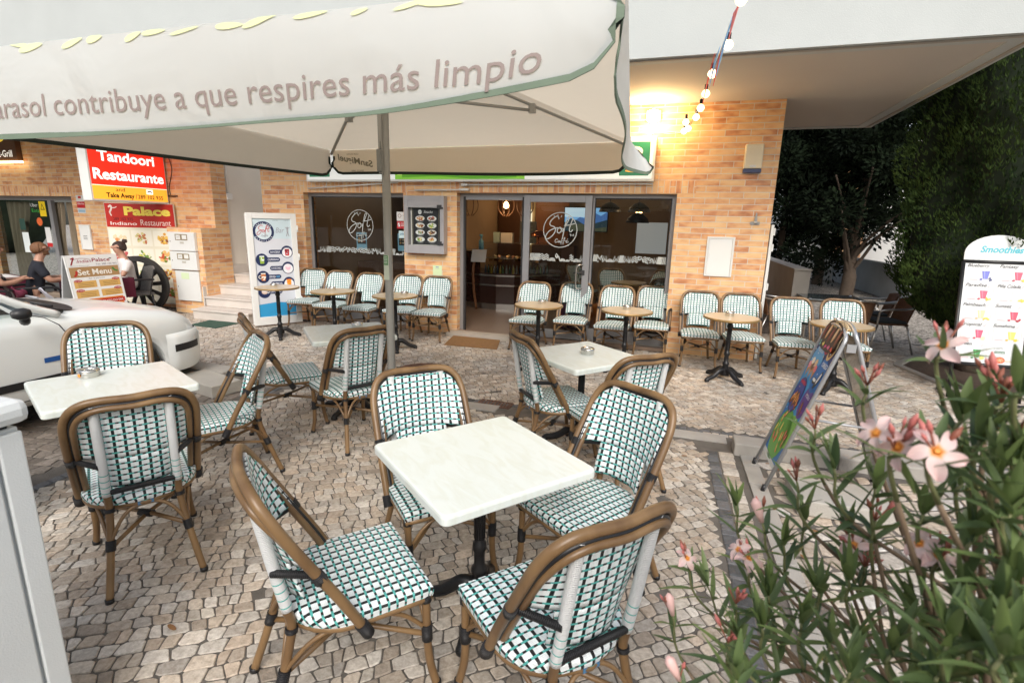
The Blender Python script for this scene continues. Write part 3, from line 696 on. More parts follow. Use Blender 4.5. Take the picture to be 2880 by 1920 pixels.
LOOP = [(.2320,.015,.365),(.2345,.075,.485),(.2365,.145,.610),(.2360,.215,.735),(.2300,.252,.805),(.2080,.282,.860),(.1650,.300,.892),(.1000,.311,.902),(0,.317,.899)]
def make_chair(name, label, group):
    root = thing(name, label, 'chair', group=group)
    full = LOOP+[(-x, y, z) for x, y, z in LOOP[:-1][::-1]]
    def off(d, dy, k0=0):
        o = []
        for x, y, z in full:
            t = max(0, min(1, (z-.72)/.17)); o.append((x*(1-d/.236) if abs(x) > .1 else x*(1-d/.3), y+dy, z-d*t*1.05))
        return o
    mb = MB(); mb.tube(spline(full, 6), .0165, CANE, 12); mb.build('back_frame', root)
    mb = MB(); mb.tube(spline(off(.032, .013), 6), .0125, CANE, 10); mb.build('inner_frame', root)
    mb = MB(); mb.tube(spline(off(.021, .002), 6), .0105, BLK, 8); mb.build('frame_strip', root)
    # woven backrest, one T shaped sheet
    def ys(z): 
        for (x0, y0, z0), (x1, y1, z1) in zip(LOOP[:-1], LOOP[1:]):
            if z0 <= z <= z1: return y0+(y1-y0)*(z-z0)/(z1-z0)
        return LOOP[-1][1] if z > .8 else .02
    yc = lambda z: .232+(z-.47)*.175
    def back(x, z):
        a = min(1, abs(x)/.215); return (x, yc(z)+(min(ys(min(z, .875))+.006, yc(z)+.01)-yc(z))*a**2.4-.012, z)
    def ztop(x):
        a = abs(x)
        return .880 if a < .11 else .775+.105*math.sqrt(max(0, 1-((a-.11)/.106)**2))
    mb = MB(); n = 28
    mb.grid(lambda u, v: back((u-.5)*.43, .618+(ztop((u-.5)*.43)-.618)*v), n, 14, WV, lambda u, v: ((u-.5)*.43, .618+(ztop((u-.5)*.43)-.618)*v))
    mb.grid(lambda u, v: back((u-.5)*.262, .470+.148*v), 14, 6, WV, lambda u, v: ((u-.5)*.262, .470+.148*v))
    mb.build('backrest', root, solid=.007)
    for s in (-1, 1):
        mb = MB(); mb.tube(spline([(s*.130,.300,.882),(s*.130,.276,.74),(s*.130,.250,.58),(s*.131,.226,.452)], 8), .0180, WRW, 12); mb.build('back_post', root)
    mb = MB(); mb.tube([(-.118,.236,.466),(.118,.236,.466)], .0125, WRB, 10); mb.build('crossbar', root)
    for s in (-1, 1):
        mb = MB(); mb.tube([(s*.140,.262,.600),(s*.216,.154,.606)], .0125, WRB, 10); mb.tube([(s*.2315,.135,.588),(s*.2345,.152,.620)], .021, WRB, 10); mb.build('side_bar', root)
    # seat
    O = [(-.222,-.222),(.222,-.222)]
    def half(y): return .222 if y < .03 else .222*math.sqrt(max(0, 1-((y-.03)/.205)**2))
    def seat(u, v):
        y = -.222+.4565*(1-(1-v)**1.15); w_ = max(.02, half(y)); x = (2*u-1)*w_
        e = max(abs(2*u-1)**6, max(0, (-.20-y)/.022)**2, max(0, (v-.93)/.07)**2)
        return (x, y, .4335-.009*e+.004*math.cos(x*7)*math.cos(y*7))
    mb = MB(); mb.grid(seat, 20, 22, WV, lambda u, v: (seat(u, v)[0], seat(u, v)[1]))
    out = [(-.222+.444*i/12, -.222) for i in range(13)]+[(half(-.222+.4565*k/24), -.222+.4565*k/24) for k in range(1, 24)]+[(0, .2345)]+[(-half(-.222+.4565*k/24), -.222+.4565*k/24) for k in range(23, 0, -1)]
    m_ = len(out); rings = []
    for (grow, z, d) in ((-.001, .4262, 0), (.004, .419, .008), (.0045, .402, .026), (.0005, .388, .042)):
        rg = []
        for i, (x, y) in enumerate(out):
            a, c = out[(i-1) % m_], out[(i+1) % m_]; t = Vector((c[0]-a[0], c[1]-a[1])); t = t.normalized() if t.length else Vector((1, 0)); nn = Vector((t.y, -t.x))
            rg.append(((x+nn.x*grow, y+nn.y*grow, z), (x+nn.x*d, y+nn.y*d)))
        rings.append(rg)
    for a, b_ in zip(rings[1:], rings[:-1]):
        for i in range(m_):
            j = (i+1) % m_
            mb.poly([a[i][0], a[j][0], b_[j][0], b_[i][0]], WV, [a[i][1], a[j][1], b_[j][1], b_[i][1]], True)
    mb.poly([q[0] for q in rings[-1]][::-1], BLK)
    mb.build('seat', root)
    mb = MB(); ol = [(x*.955, y*.955, .378) for x, y in out[::2]]; mb.tube(ol, .0135, CANE, 10, closed=True); sf = mb.build('seat_frame', root)
    mb = MB(); mb.box(-.03, .2275, .3705, .03, .2305, .3865, pm(srgb(70, 120, 160))); mb.build('label_plate', sf)
    for s in (-1, 1):
        mb = MB(); mb.tube([(s*.231,.004,.345),(s*.2325,.028,.392)], .0245, WRB, 12, flat=.85); mb.build('binding', root)
    FL_ = [(.205,-.203,.392),(.2045,-.205,.30),(.202,-.208,.20),(.203,-.217,.10),(.2145,-.236,.006)]
    BL_ = [(.131,.228,.455),(.131,.218,.385),(.1405,.243,.27),(.158,.282,.14),(.1785,.325,.006)]
    for pts, zz in ((FL_, .235), (BL_, .225)):
        for s in (-1, 1):
            q = [(s*x, y, z) for x, y, z in pts]; sp = spline(q, 6)
            mb = MB(); mb.tube(sp, .0150, CANE, 12); lg = mb.build('leg', root)
            near = [p for p in sp if zz-.035 <= p.z <= zz+.035]
            mb = MB(); mb.tube([near[0], near[-1]], .0195, WRB, 12); mb.build('binding', lg); mb = MB()
            up = [p for p in sp if .352 <= p.z <= .395]; mb.tube([up[0], up[-1]], .020, WRB, 12); mb.build('binding', lg)
            mb = MB(); mb.tube([sp[-1]+Vector((0, 0, .014)), (sp[-1].x, sp[-1].y, .0)], .0170, BLK, 12); mb.build('foot_cap', lg)
    for s in (-1, 1):
        mb = MB(); mb.tube([(s*.202,-.207,.228+.006*s),(0,.027,.226+.006*s),(-s*.147,.260,.226+.006*s)], .0098, CANE, 8)
        if s == 1: mb.tube([(.022,.002,.226),(-.022,.052,.226)], .021, WRB, 10, flat=.8)
        mb.build('stretcher', root)
    fa, fb, ba, bb = (-.202,-.207,.245), (.202,-.207,.245), (-.147,.258,.24), (.147,.258,.24)
    def brace(a, b_, ins):
        a, b_ = Vector(a), Vector(b_); i = Vector(ins)
        p = [a, a.lerp(b_, .17)+Vector((0, 0, .085))+i*.6, a.lerp(b_, .33)+Vector((0, 0, .122))+i, a.lerp(b_, .5)+Vector((0, 0, .127))+i, a.lerp(b_, .67)+Vector((0, 0, .122))+i, a.lerp(b_, .83)+Vector((0, 0, .085))+i*.6, b_]
        mb = MB(); mb.tube(spline(p, 5), .0080, CANE, 8); mb.build('brace', root)
    brace(fa, fb, (0, .004, -.005)); brace(ba, bb, (0, -.04, 0)); brace(fa, ba, (-.012, 0, 0)); brace(fb, bb, (.012, 0, 0))
    return root
GW, GF = 'woven bistro chairs along the cafe wall', 'woven bistro chairs at the square tables'
SEATS = [('A1',-5.726,7.002,8.3,'woven chair nearest the white drinks poster board'),
('A2',-5.124,6.872,5.6,'woven chair second from the white drinks poster board'),
('A3',-4.534,6.813,2.9,'woven chair against the left shop window, just left of the parasol pole'),
('A4',-3.898,6.891,5.4,'woven chair under the snack menu case, partly behind the parasol pole'),
('A5',-3.396,6.869,5.2,'woven chair beside the open doorway, under the small green wall note'),
('B1',-1.892,6.895,-1.1,'woven chair in front of the glass door, next to the open doorway'),
('B2',-1.326,7.143,-.3,'woven chair under the steel door handle'),
('B3',-.728,6.981,-2.3,'woven chair in front of the right pane, left of two at one round table'),
('B4',-.230,7.217,.5,'woven chair at the right edge of the right pane, close to the brick pier'),
('B5',.375,6.908,2.4,'woven chair under the white meter cupboard, left of a round table'),
('B6',.884,6.917,5.8,'woven chair at the brick corner under the iron hinge'),
('B7',1.444,6.797,4.9,'woven chair just past the brick corner, before the grey low wall'),
('B8',2.008,6.896,.9,'woven chair at the far right end of the row, behind the ice cream sign'),
('C1',-3.64,2.40,50.,'woven chair facing the camera between the white car and the left marble table'),
('C2',-2.479,1.717,236.6,'woven chair seen from behind, pushed up to the left marble table'),
('C3',-2.813,2.483,-33.4,'woven chair seen from its side at the right end of the left marble table'),
('C4',-3.059,3.464,138.7,'woven chair facing away to the right by the kerb, behind another chair'),
('C5',-2.396,3.366,238.8,'woven chair seen from behind directly left of the parasol pole'),
('C6',-1.049,2.151,45.7,'woven chair facing the camera at the back of the nearest marble table'),
('C7',-.297,2.206,-35.7,'woven chair tucked in at the right of the nearest marble table'),
('C8',-1.051,1.428,138.9,'closest woven chair at lower left, its seat turned to the nearest table'),
('C9',-.311,1.496,227.5,'closest woven chair at lower right, seen from behind next to the pink bush'),
('C10',-.769,3.654,131.,'woven chair with its back to us left of the middle marble table'),
('C11',-.298,3.415,220.8,'woven chair at the front right of the middle marble table'),
('C12',-3.62,1.46,158.,'woven chair almost hidden by the white cabinet, one leg showing')]
proto = None
for k, x, y, t, lab in SEATS:
    g = GW if k[0] in 'AB' else GF
    if proto is None: o = proto = make_chair('bistro_chair', lab, g)
    else: o = copy_tree(proto); o['label'] = lab; o['group'] = g
    o.location = (x, y, 0); o.rotation_euler = (rnd.uniform(-.004, .004), rnd.uniform(-.004, .004), R(t))
    if k[0] == 'C': o.scale = (1.042, 1.042, 1.042)

# ------------------------------------------------------------------ tables
def marble_mat():
    m, nt, N, L = _nm('marbled_laminate')
    out = N.new('ShaderNodeOutputMaterial'); b = N.new('ShaderNodeBsdfPrincipled'); L.new(b.outputs[0], out.inputs[0])
    tc = N.new('ShaderNodeTexCoord'); mp = N.new('ShaderNodeMapping'); mp.inputs['Scale'].default_value = (1, 3.2, 1); mp.inputs['Rotation'].default_value = (0, 0, .6); L.new(tc.outputs['Object'], mp.inputs[0])
    nz = N.new('ShaderNodeTexNoise'); nz.inputs['Scale'].default_value = 6; nz.inputs['Detail'].default_value = 8; nz.inputs['Distortion'].default_value = 1.2; L.new(mp.outputs[0], nz.inputs['Vector'])
    rp = N.new('ShaderNodeValToRGB'); e = rp.color_ramp.elements; e[0].position = .36; e[0].color = (.70, .74, .68, 1); e[1].position = .56; e[1].color = (.735, .785, .75, 1)
    L.new(nz.outputs[0], rp.inputs[0]); L.new(rp.outputs[0], b.inputs['Base Color']); b.inputs['Roughness'].default_value = .27
    return m
MARB = marble_mat()
CAST = P('cast_iron', (.012, .012, .013), .38, .2, var=.2, scale=40, bump=.15, bscale=60)
ROUND = P('round_top_laminate', (.66, .54, .38), .22, var=.06, scale=12); RIM = P('brass_rim', (.34, .22, .09), .35, .4, var=.15)
def pedestal(root, h, reach, nleg, rot):
    mb = MB(); mb.lathe([(.02,h),(.06,h-.004),(.06,h-.012),(.03,h-.03),(.026,h-.06),(.034,h-.075),(.034,h-.095),(.024,h-.11),(.022,.34),(.030,.33),(.033,.30),(.025,.285),(.024,.22),(.036,.205),(.038,.185),(.030,.175),(.048,.12),(.056,.07),(.052,.055),(.02,.05)], CAST, 18)
    for k in range(12):
        a = 2*math.pi*k/12; mb.tube([(.0225*math.cos(a), .0225*math.sin(a), .35), (.0235*math.cos(a), .0235*math.sin(a), h-.12)], .0036, CAST, 5)
    mb.build('column', root)
    for k in range(nleg):
        a = rot+2*math.pi*k/nleg; c, s = math.cos(a), math.sin(a)
        pr = [(.03,.115),(.08,.118),(.13,.085),(.18,.052),(.23,.036),(reach-.025,.034),(reach,.018)]
        mb = MB(); sp = spline([(r*c, r*s, z) for r, z in pr], 4); n = len(sp)
        mb.tube(sp, [.034-.014*i/n for i in range(n)], CAST, 10)
        mb.lathe([(.012, .0), (.026, .003), (.028, .016), (.021, .034), (.008, .040)], CAST, 12, ((reach-.012)*c, (reach-.012)*s, 0))
        for d in (-1, 1):
            mb.tube(spline([(.09*c-.02*d*s, .09*s+.02*d*c, .10), (.15*c-.026*d*s, .15*s+.026*d*c, .058), (.21*c-.02*d*s, .21*s+.02*d*c, .036), (.24*c-.012*d*s, .24*s+.012*d*c, .05)], 4), .0065, CAST, 6)
        mb.build('foot', root)
def square_table(label, x, y, th, s=.70, base=R(45)):
    t = thing('square_table', label, 'table', (x, y, 0), th, 'square marble topped tables')
    mb = MB(); h = s/2; r = .028; H = .745
    def outl(d, z):
        o = []
        for cx, cy, a in ((h-r, h-r, 0), (-h+r, h-r, 90), (-h+r, -h+r, 180), (h-r, -h+r, 270)):
            for q in (0, 22.5, 45, 67.5, 90): o.append((cx+(r+d)*math.cos(R(a+q)), cy+(r+d)*math.sin(R(a+q)), z))
        return o
    rings = [outl(-.004, H-.041), outl(.0, H-.037), outl(0, H-.012), outl(-.003, H-.004), outl(-.010, H)]
    for a, b_ in zip(rings[:-1], rings[1:]):
        for i in range(20): j = (i+1) % 20; mb.poly([a[i], a[j], b_[j], b_[i]], MARB, None, True)
    mb.poly(rings[-1], MARB); mb.poly(rings[0][::-1], MARB); mb.build('tabletop', t)
    pedestal(t, .705, .285, 4, base)
    return t
square_table('nearest square marble topped table in the middle foreground', -.718, 1.904, -.675)
square_table('square marble topped table at left beside the white car', -3.099, 2.064, -.433, .715)
square_table('square marble topped table in the middle, before the glass door', -.614, 3.85, -.708, .69)
square_table('square marble topped table partly hidden behind the parasol pole', -2.729, 3.867, -.788)
RT = [(-5.48,6.09,'in front of the white drinks poster board'), (-4.525,6.09,'second from the drinks poster board'), (-3.55,6.09,'directly behind the parasol pole'),
      (-1.57,6.16,'at the edge of the open doorway'), (-.495,6.20,'before the right pane, with two chairs behind it'), (.667,6.255,'at the brick corner pier'), (1.77,6.26,'behind the ice cream sign')]
rt = None
for i, (x, y, l) in enumerate(RT):
    lab = 'small round beige cafe table '+l
    if rt is None:
        rt = thing('round_table', lab, 'table', group='small round cafe tables')
        mb = MB(); mb.lathe([(.0, .745), (.285, .745)], ROUND, 48, cap=False); mb.lathe([(.285, .745), (.292, .7445)], ROUND, 48, cap=False); mb.build('tabletop', rt)
        mb = MB(); mb.lathe([(.02, .718), (.296, .718), (.303, .722), (.303, .738), (.298, .7445), (.292, .7446)], RIM, 48, cap=True); mb.build('rim', rt)
        pedestal(rt, .717, .27, 4, R(40)); o = rt
    else: o = copy_tree(rt); o['label'] = lab
    o.location = (x, y, 0); o.rotation_euler[2] = R([0, 7, -8, 12, 3, 0, 20][i])
STEEL = P('ashtray_steel', (.62, .61, .58), .22, 1., var=.06, scale=20)
ASH = [(-3.345,2.10,.057,'on the left marble table, with an orange dot'), (-.585,3.875,.054,'on the middle marble table'), (-2.745,4.02,.052,'on the marble table behind the parasol pole'),
       (-5.50,6.05,.05,'on the round table by the drinks poster'), (-4.56,6.12,.05,'on the second round table from the poster'), (-3.44,6.15,.05,'on the round table just right of the parasol pole'), (-1.55,6.24,.05,'on the round table at the doorway'),
       (-.50,6.27,.05,'on the round table before the right pane'), (.655,6.33,.05,'on the round table at the brick pier'), (1.76,6.35,.05,'on the round table behind the ice cream sign')]
for i, (x, y, r, l) in enumerate(ASH):
    a = thing('ashtray', 'round steel lidded ashtray '+l, 'ashtray', (x, y, .7453), R(40*i), 'steel ashtrays on the tables')
    mb = MB(); mb.lathe([(r*.93, 0), (r*.95, .003), (r*.95, .028), (r, .030), (r, .033)], STEEL, 32, cap=True); mb.build('bowl', a)
    mb = MB(); mb.lathe([(r, .0335), (r, .042), (r*.92, .047), (r*.80, .048), (r*.62, .0475), (r*.58, .040), (r*.55, .030)], STEEL, 32, cap=False)
    mb.lathe([(.0, .0342), (r*.56, .0342)], P('ash_dark', (.03, .028, .026), .8), 24, cap=False); mb.build('lid', a)
    if i == 0:
        p = Print((-.012, -r*.955, .006), (1, 0, 0), (0, 0, 1)); p.ell(.012, .012, .012, .011, srgb(250, 150, 50), 1); p.build('sticker', a)

# ------------------------------------------------------------------ parasol
def fabric_mat():
    m, nt, N, L = _nm('parasol_canvas')
    out = N.new('ShaderNodeOutputMaterial'); d = N.new('ShaderNodeBsdfDiffuse'); t = N.new('ShaderNodeBsdfTranslucent'); mx = N.new('ShaderNodeMixShader'); mx.inputs[0].default_value = .50
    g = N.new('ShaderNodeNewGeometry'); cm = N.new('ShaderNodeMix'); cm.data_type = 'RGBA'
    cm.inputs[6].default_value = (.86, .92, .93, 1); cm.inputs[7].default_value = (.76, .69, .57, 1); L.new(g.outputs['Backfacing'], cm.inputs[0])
    tc = N.new('ShaderNodeTexCoord'); nz = N.new('ShaderNodeTexNoise'); nz.inputs['Scale'].default_value = 2.2; nz.inputs['Detail'].default_value = 3; nz.inputs['Distortion'].default_value = .8; L.new(tc.outputs['Object'], nz.inputs['Vector'])
    bp = N.new('ShaderNodeBump'); bp.inputs['Strength'].default_value = .5; bp.inputs['Distance'].default_value = .05; L.new(nz.outputs[0], bp.inputs['Height'])
    L.new(bp.outputs[0], d.inputs['Normal']); L.new(cm.outputs[2], d.inputs[0]); t.inputs[0].default_value = (.74, .66, .54, 1)
    L.new(d.outputs[0], mx.inputs[1]); L.new(t.outputs[0], mx.inputs[2]); L.new(mx.outputs[0], out.inputs[0])
    return m
FAB = fabric_mat()
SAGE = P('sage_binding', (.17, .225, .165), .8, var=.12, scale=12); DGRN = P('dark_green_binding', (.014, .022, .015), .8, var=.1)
GALU = P('parasol_aluminium', (.34, .33, .30), .45, .25, var=.05)
PX, PY = -1.67, 2.80
um = thing('parasol', 'large square white parasol with green trim and a printed slogan', 'parasol', (PX, PY, 0))
W0 = Vector((PX, PY, 0))
cN, cB, cF, cM = Vector((-.19, 1.55, 2.35)), Vector((-.38, 3.92, 2.30)), Vector((-2.93, 4.02, 2.30)), Vector((-3.42, 1.70, 2.42)); AP = Vector((PX, PY, 2.735))
cnr = [cN, cB, cF, cM]
mb = MB()
for i in range(4):
    a, b_ = cnr[i], cnr[(i+1) % 4]
    def fn(u, v, a=a, b_=b_):
        e = a.lerp(b_, u); q = e.lerp(AP, v); sag = .045*math.sin(math.pi*u)*math.sin(math.pi*min(1, v*1.3))
        return q-Vector((0, 0, sag))-W0
    mb.grid(fn, 16, 12, FAB)
mb.build('canopy', um)
def val(a, b_, t, v, side):
    e = a.lerp(b_, t); d = (b_-a).normalized(); nrm = Vector((d.y, -d.x, 0))   # outward
    L_ = (b_-a).length; s = t*L_
    drop = .25; sw = 0.; r = .10
    if side == 0: drop = .222
    if side == 3:      # near side with the slogan, lifted towards the corner by the wind
        drop = .262-.09*max(0, (t-.72)/.28)**1.6+.012*math.sin(s*2.2); sw = .03*math.sin(s*2.3+.6)-.01; r = .14
    elif side == 0: sw = .02*math.sin(s*3)-.02*(1-t)+.16*max(0, (t-.80)/.2)**1.5; drop = .235
    elif side == 1: drop = .215+.01*math.sin(s*2); sw = .02*math.sin(s*2.6)
    else: drop = .225; sw = .025*math.sin(s*2.4)
    drop += e.z-2.30
    ed = min(s, L_-s); cut = 1.
    if ed < r: cut = 1-(1-math.sqrt(max(0, 1-((r-ed)/r)**2)))*min(1, r/drop*.9)
    ins = .012 if ed < .012 else 0
    return e+nrm*(sw*v+.006+.02*math.sin(math.pi*v)*(side == 3))-Vector((0, 0, drop*cut*v))+d*(0)
for i in range(4):
    a, b_ = cnr[i], cnr[(i+1) % 4]
    T_ = [0.004]+[k/48 for k in range(1, 48)]+[.996]
    def fn(u, v, a=a, b_=b_, i=i): return val(a, b_, T_[min(48, int(round(u*48)))], 1-v, i)-W0
    mb = MB(); mb.grid(fn, 48, 10, FAB); vl = mb.build('valance', um)
    edge = [val(a, b_, T_[0], k/6, i)-W0 for k in range(2, 6)]+[val(a, b_, t, 1, i)-W0 for t in T_]+[val(a, b_, T_[-1], k/6, i)-W0 for k in range(5, 1, -1)]
    d = (b_-a).normalized(); nrm = Vector((d.y, -d.x, 0))
    mb = MB(); m_ = len(edge)
    for k in range(m_-1):
        p0, p1 = edge[k], edge[k+1]; q0, q1 = edge[max(0, k-1)], edge[min(m_-1, k+2)]
        def inner(p, qa, qb):
            tt = (qb-qa); tt = tt.normalized() if tt.length > 1e-6 else d; n_ = tt.cross(nrm); 
            return p+(n_ if n_.z > 0 or abs(n_.z) < .5 and n_.dot(d)*(1 if k > m_/2 else -1) < 0 else -n_)*.022
        i0, i1 = inner(p0, edge[max(0, k-1)], p1), inner(p1, p0, edge[min(m_-1, k+2)])
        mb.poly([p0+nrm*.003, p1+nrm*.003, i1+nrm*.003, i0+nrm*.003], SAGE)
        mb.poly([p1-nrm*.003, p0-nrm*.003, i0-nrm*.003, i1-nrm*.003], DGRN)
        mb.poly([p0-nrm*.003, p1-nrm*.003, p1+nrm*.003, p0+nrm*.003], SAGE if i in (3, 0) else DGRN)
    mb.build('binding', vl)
    if i == 3:         # slogan: side runs from M (left) to N (right)
        L_ = (b_-a).length; V, F = text_mesh('Este parasol contribuye a que respires más limpio', .100, .13, .0)
        bm = bmesh.new(); vs = [bm.verts.new(p) for p in V]
        for f in F:
            try: bm.faces.new([vs[j] for j in f])
            except ValueError: pass
        for k in range(1, 130): 
            x = V and k*.03
            bmesh.ops.bisect_plane(bm, geom=bm.verts[:]+bm.edges[:]+bm.faces[:], plane_co=(x, 0, 0), plane_no=(1, 0, 0))
        x0 = min(v.co.x for v in bm.verts); x1 = max(v.co.x for v in bm.verts)
        s1 = (cM-Vector((-.405, 1.56, 2.3))).length; s0 = s1-(x1-x0)*(2.55/((x1-x0)*.885))
        sc = (s1-s0)/(x1-x0)
        for v in bm.verts:
            s = s0+(v.co.x-x0)*sc; t = s/L_; zl = 2.112+v.co.y*(1.05+.24*(1-t))
            if t > .87: zl += .02*((t-.87)/.06)**1.5
            top = val(a, b_, t, 0, i).z; dr = top-val(a, b_, t, 1, i).z
            q = val(a, b_, t, (top-zl)/dr, i)+nrm*.004-W0; v.co = q
        me = bpy.data.meshes.new('slogan'); bm.to_mesh(me); bm.free(); me.materials.append(pm(srgb(158, 143, 138), .8))
        o = bpy.data.objects.new('slogan', me); COL.objects.link(o); o.parent = vl
        # pale leaf print along the upper edge of the side
        mb = MB(); q = random.Random(4); lm_ = pm(srgb(226, 234, 180), .8)
        for k in range(17):
            t0 = .03+.93*k/17+q.uniform(-.02, .02); v0 = q.choice((.0, .03, .05, .09)); aa = q.uniform(-.25, .25); l_ = q.uniform(.03, .085); w_ = q.uniform(.005, .013); pts = []
            for j in range(12):
                th = 2*math.pi*j/12; x = l_*math.copysign(abs(math.cos(th))**1.0, math.cos(th)); y = w_*math.sin(th)*(1-.35*math.cos(th))
                tt = t0+(x*math.cos(aa)-y*math.sin(aa))/L_; vv = max(.0, v0+(x*math.sin(aa)+y*math.cos(aa))/.33)
                pts.append(val(a, b_, min(.99, max(.01, tt)), vv, i)+nrm*.004-W0)
            mb.poly(pts[::-1], lm_)
        mb.build('leaf_print', vl)
    if i == 1:         # brewery mark, seen mirrored through the cloth of the far side (B -> F)
        L_ = (b_-a).length; mb = MB(); gm = pm(srgb(120, 112, 92), .9)
        for body, h, tt, zz, wd, tilt in (('CERVEZAS', .014, .915, 2.255, .12, 0), ('SanMiguel', .052, .905, 2.185, .36, -.18), ('SINCE 1890', .014, .895, 2.118, .13, 0)):
            V, F = text_mesh(body, h*1.37, .12, .02 if h > .03 else 0); x0 = min(p[0] for p in V); x1 = max(p[0] for p in V); n0 = len(mb.v)
            for x, y, z in V:
                s = tt*L_+((x-x0)/(x1-x0)-.5)*wd; t = s/L_; z_ = zz+y+(((x-x0)/(x1-x0)-.5)*wd)*(-tilt)
                top = val(a, b_, t, 0, i).z; dr = top-val(a, b_, t, 1, i).z
                mb.v.append(tuple(val(a, b_, t, (top-z_)/dr, i)-nrm*.004-W0))
            for f in F: mb.face([n0+j for j in f], gm)
        mb.build('brand_print', vl)
# frame
mb = MB(); mb.tube([(0, 0, 0), (0, 0, 2.62)], .0255, GALU, 8); pole = mb.build('pole', um)
mb = MB(); mb.box(-.027, -.035, 1.98, .0, -.022, 2.55, GALU); mb.build('track', pole, bev=.003)
mb = MB(); mb.box(-.030, -.052, 1.99, .000, -.030, 2.115, P('catch_plastic', (.24, .235, .21), .5)); mb.box(-.02, -.045, 2.115, -.01, -.032, 2.16, GALU); mb.build('catch', pole, bev=.006)
p = Print((-.018, -.0262, 1.36), (1, 0, 0), (0, 0, 1)); p.rect(0, 0, .036, .15, srgb(196, 204, 186), 0); p.rect(.002, .09, .03, .148, srgb(90, 140, 90), 1)
for k in range(5): p.rect(.004, .10+.009*k, .026, .104+.009*k, srgb(200, 214, 196), 2)
p.build('sticker', pole)
for c in cnr:
    d = c-AP; mb = MB(); s0 = Vector((0, 0, AP.z-.05)); e = c-W0-Vector((0, 0, .035))
    mb.tube([s0, e], .0125, GALU, 6, flat=.7); rb = mb.build('rib', um)
    j = s0.lerp(e, .55); mb = MB(); mb.tube([Vector((0, 0, 2.42))+Vector((d.x, d.y, 0)).normalized()*.04, j-Vector((0, 0, .03))], .010, GALU, 6); mb.box(j.x-.02, j.y-.02, j.z-.045, j.x+.02, j.y+.02, j.z+.01, GALU); mb.build('strut', rb)
mb = MB(); mb.lathe([(.05, 2.39), (.055, 2.40), (.055, 2.45), (.05, 2.46)], GALU, 16); mb.lathe([(.06, 2.58), (.07, 2.6), (.07, 2.66), (.05, 2.69)], GALU, 16); mb.build('hub', um)
mb = MB(); mb.lathe([(.06, 0), (.06, .006), (.034, .008), (.034, .10), (.026, .10)], P('base_steel', (.30, .30, .29), .5, .5), 20); mb.build('base', um)
# ------------------------------------------------------------------ things on the cafe front
def lightbox(name, label, x0, z0, x1, z1, y0, y1, mat, grp=None):
    t = thing(name, label, 'sign', ((x0+x1)/2, y1, z0)); mb = MB(); mb.box(x0-(x0+x1)/2, y0-y1, 0, x1-(x0+x1)/2, 0, z1-z0, mat); mb.build('case', t, bev=.006); return t
wpl = P('white_plastic', (.74, .75, .73), .4, var=.03)
t = thing('shop_sign', 'long white and green lit shop sign above the cafe door', 'sign', (-3.06, D, 2.30))
mb = MB(); mb.box(-2.70, -.14, 0, 2.70, -.002, .555, wpl); mb.build('case', t, bev=.005)
p = Print((-2.67, -.142, .03), (1, 0, 0), (0, 0, 1)); p.e = .25
p.rect(0, 0, 5.34, .495, srgb(240, 244, 242), 1)
g1 = srgb(46, 120, 88)
for u0 in (.04, 4.92):
    p.rect(u0, .04, u0+.38, .46, g1, 2)
    p.poly([(u0+.08, .10), (u0+.30, .10), (u0+.265, .24), (u0+.115, .24)], srgb(220, 70, 50), 3); p.ell(u0+.19, .10, .115, .018, srgb(240, 190, 90), 4)
    p.ell(u0+.19, .34, .10, .065, srgb(228, 226, 214), 3)
p.rect(1.58, 0.0, 3.62, .495, srgb(128, 196, 60), 2); p.rect(1.62, .06, 3.58, .43, srgb(196, 226, 120), 3); p.stroke([(1.7, .05), (2.3, .065), (2.9, .03), (3.5, .05)], .05, srgb(90, 160, 40), 4)
soft_emblem(p, 2.6, .25, .40, srgb(40, 60, 100), srgb(170, 60, 60), 6)
p.build('sign_face', t)
# retractable awning rods
for (x0, z0, x1, z1, l) in ((-5.80, 2.20, -4.15, 2.292, 'slanting white awning rod under the left end of the shop sign'), (-3.86, 2.181, -3.03, 2.19, 'short white awning rod above the snack menu case'), (-3.06, 2.258, -.37, 2.274, 'long white awning rod over the glass door')):
    mb = MB(); mb.tube([(x0, D-.06, z0), (x1, D-.06, z1)], .011, P('rod_paint', (.66, .66, .64), .45), 8)
    for k in (.08, .5, .95): mb.box(x0+(x1-x0)*k-.008, D-.06, z0+(z1-z0)*k-.008, x0+(x1-x0)*k+.008, D-.004, z0+(z1-z0)*k+.008, P('rod_paint', (.66, .66, .64), .45))
    if x0 < -5: mb.tube(spline([(-5.55, D-.05, 2.21), (-5.47, D-.05, 2.225), (-5.45, D-.04, 2.30)], 5), .006, P('rod_paint', (.66, .66, .64), .45), 6)
    setp(mb.build('awning_rod'), l, 'rod', 'awning rods over the windows')
mb = MB(); mb.box(-3.13, D-.10, 2.175, -2.98, D-.003, 2.205, P('rod_paint', (.66, .66, .64), .45)); mb.box(-3.10, D-.09, 2.243, -3.0, D-.003, 2.275, P('rod_paint', (.66, .66, .64), .45)); setp(mb.build('awning_bracket', bev=.004), 'small white bracket joining two awning rods above the door', 'bracket')
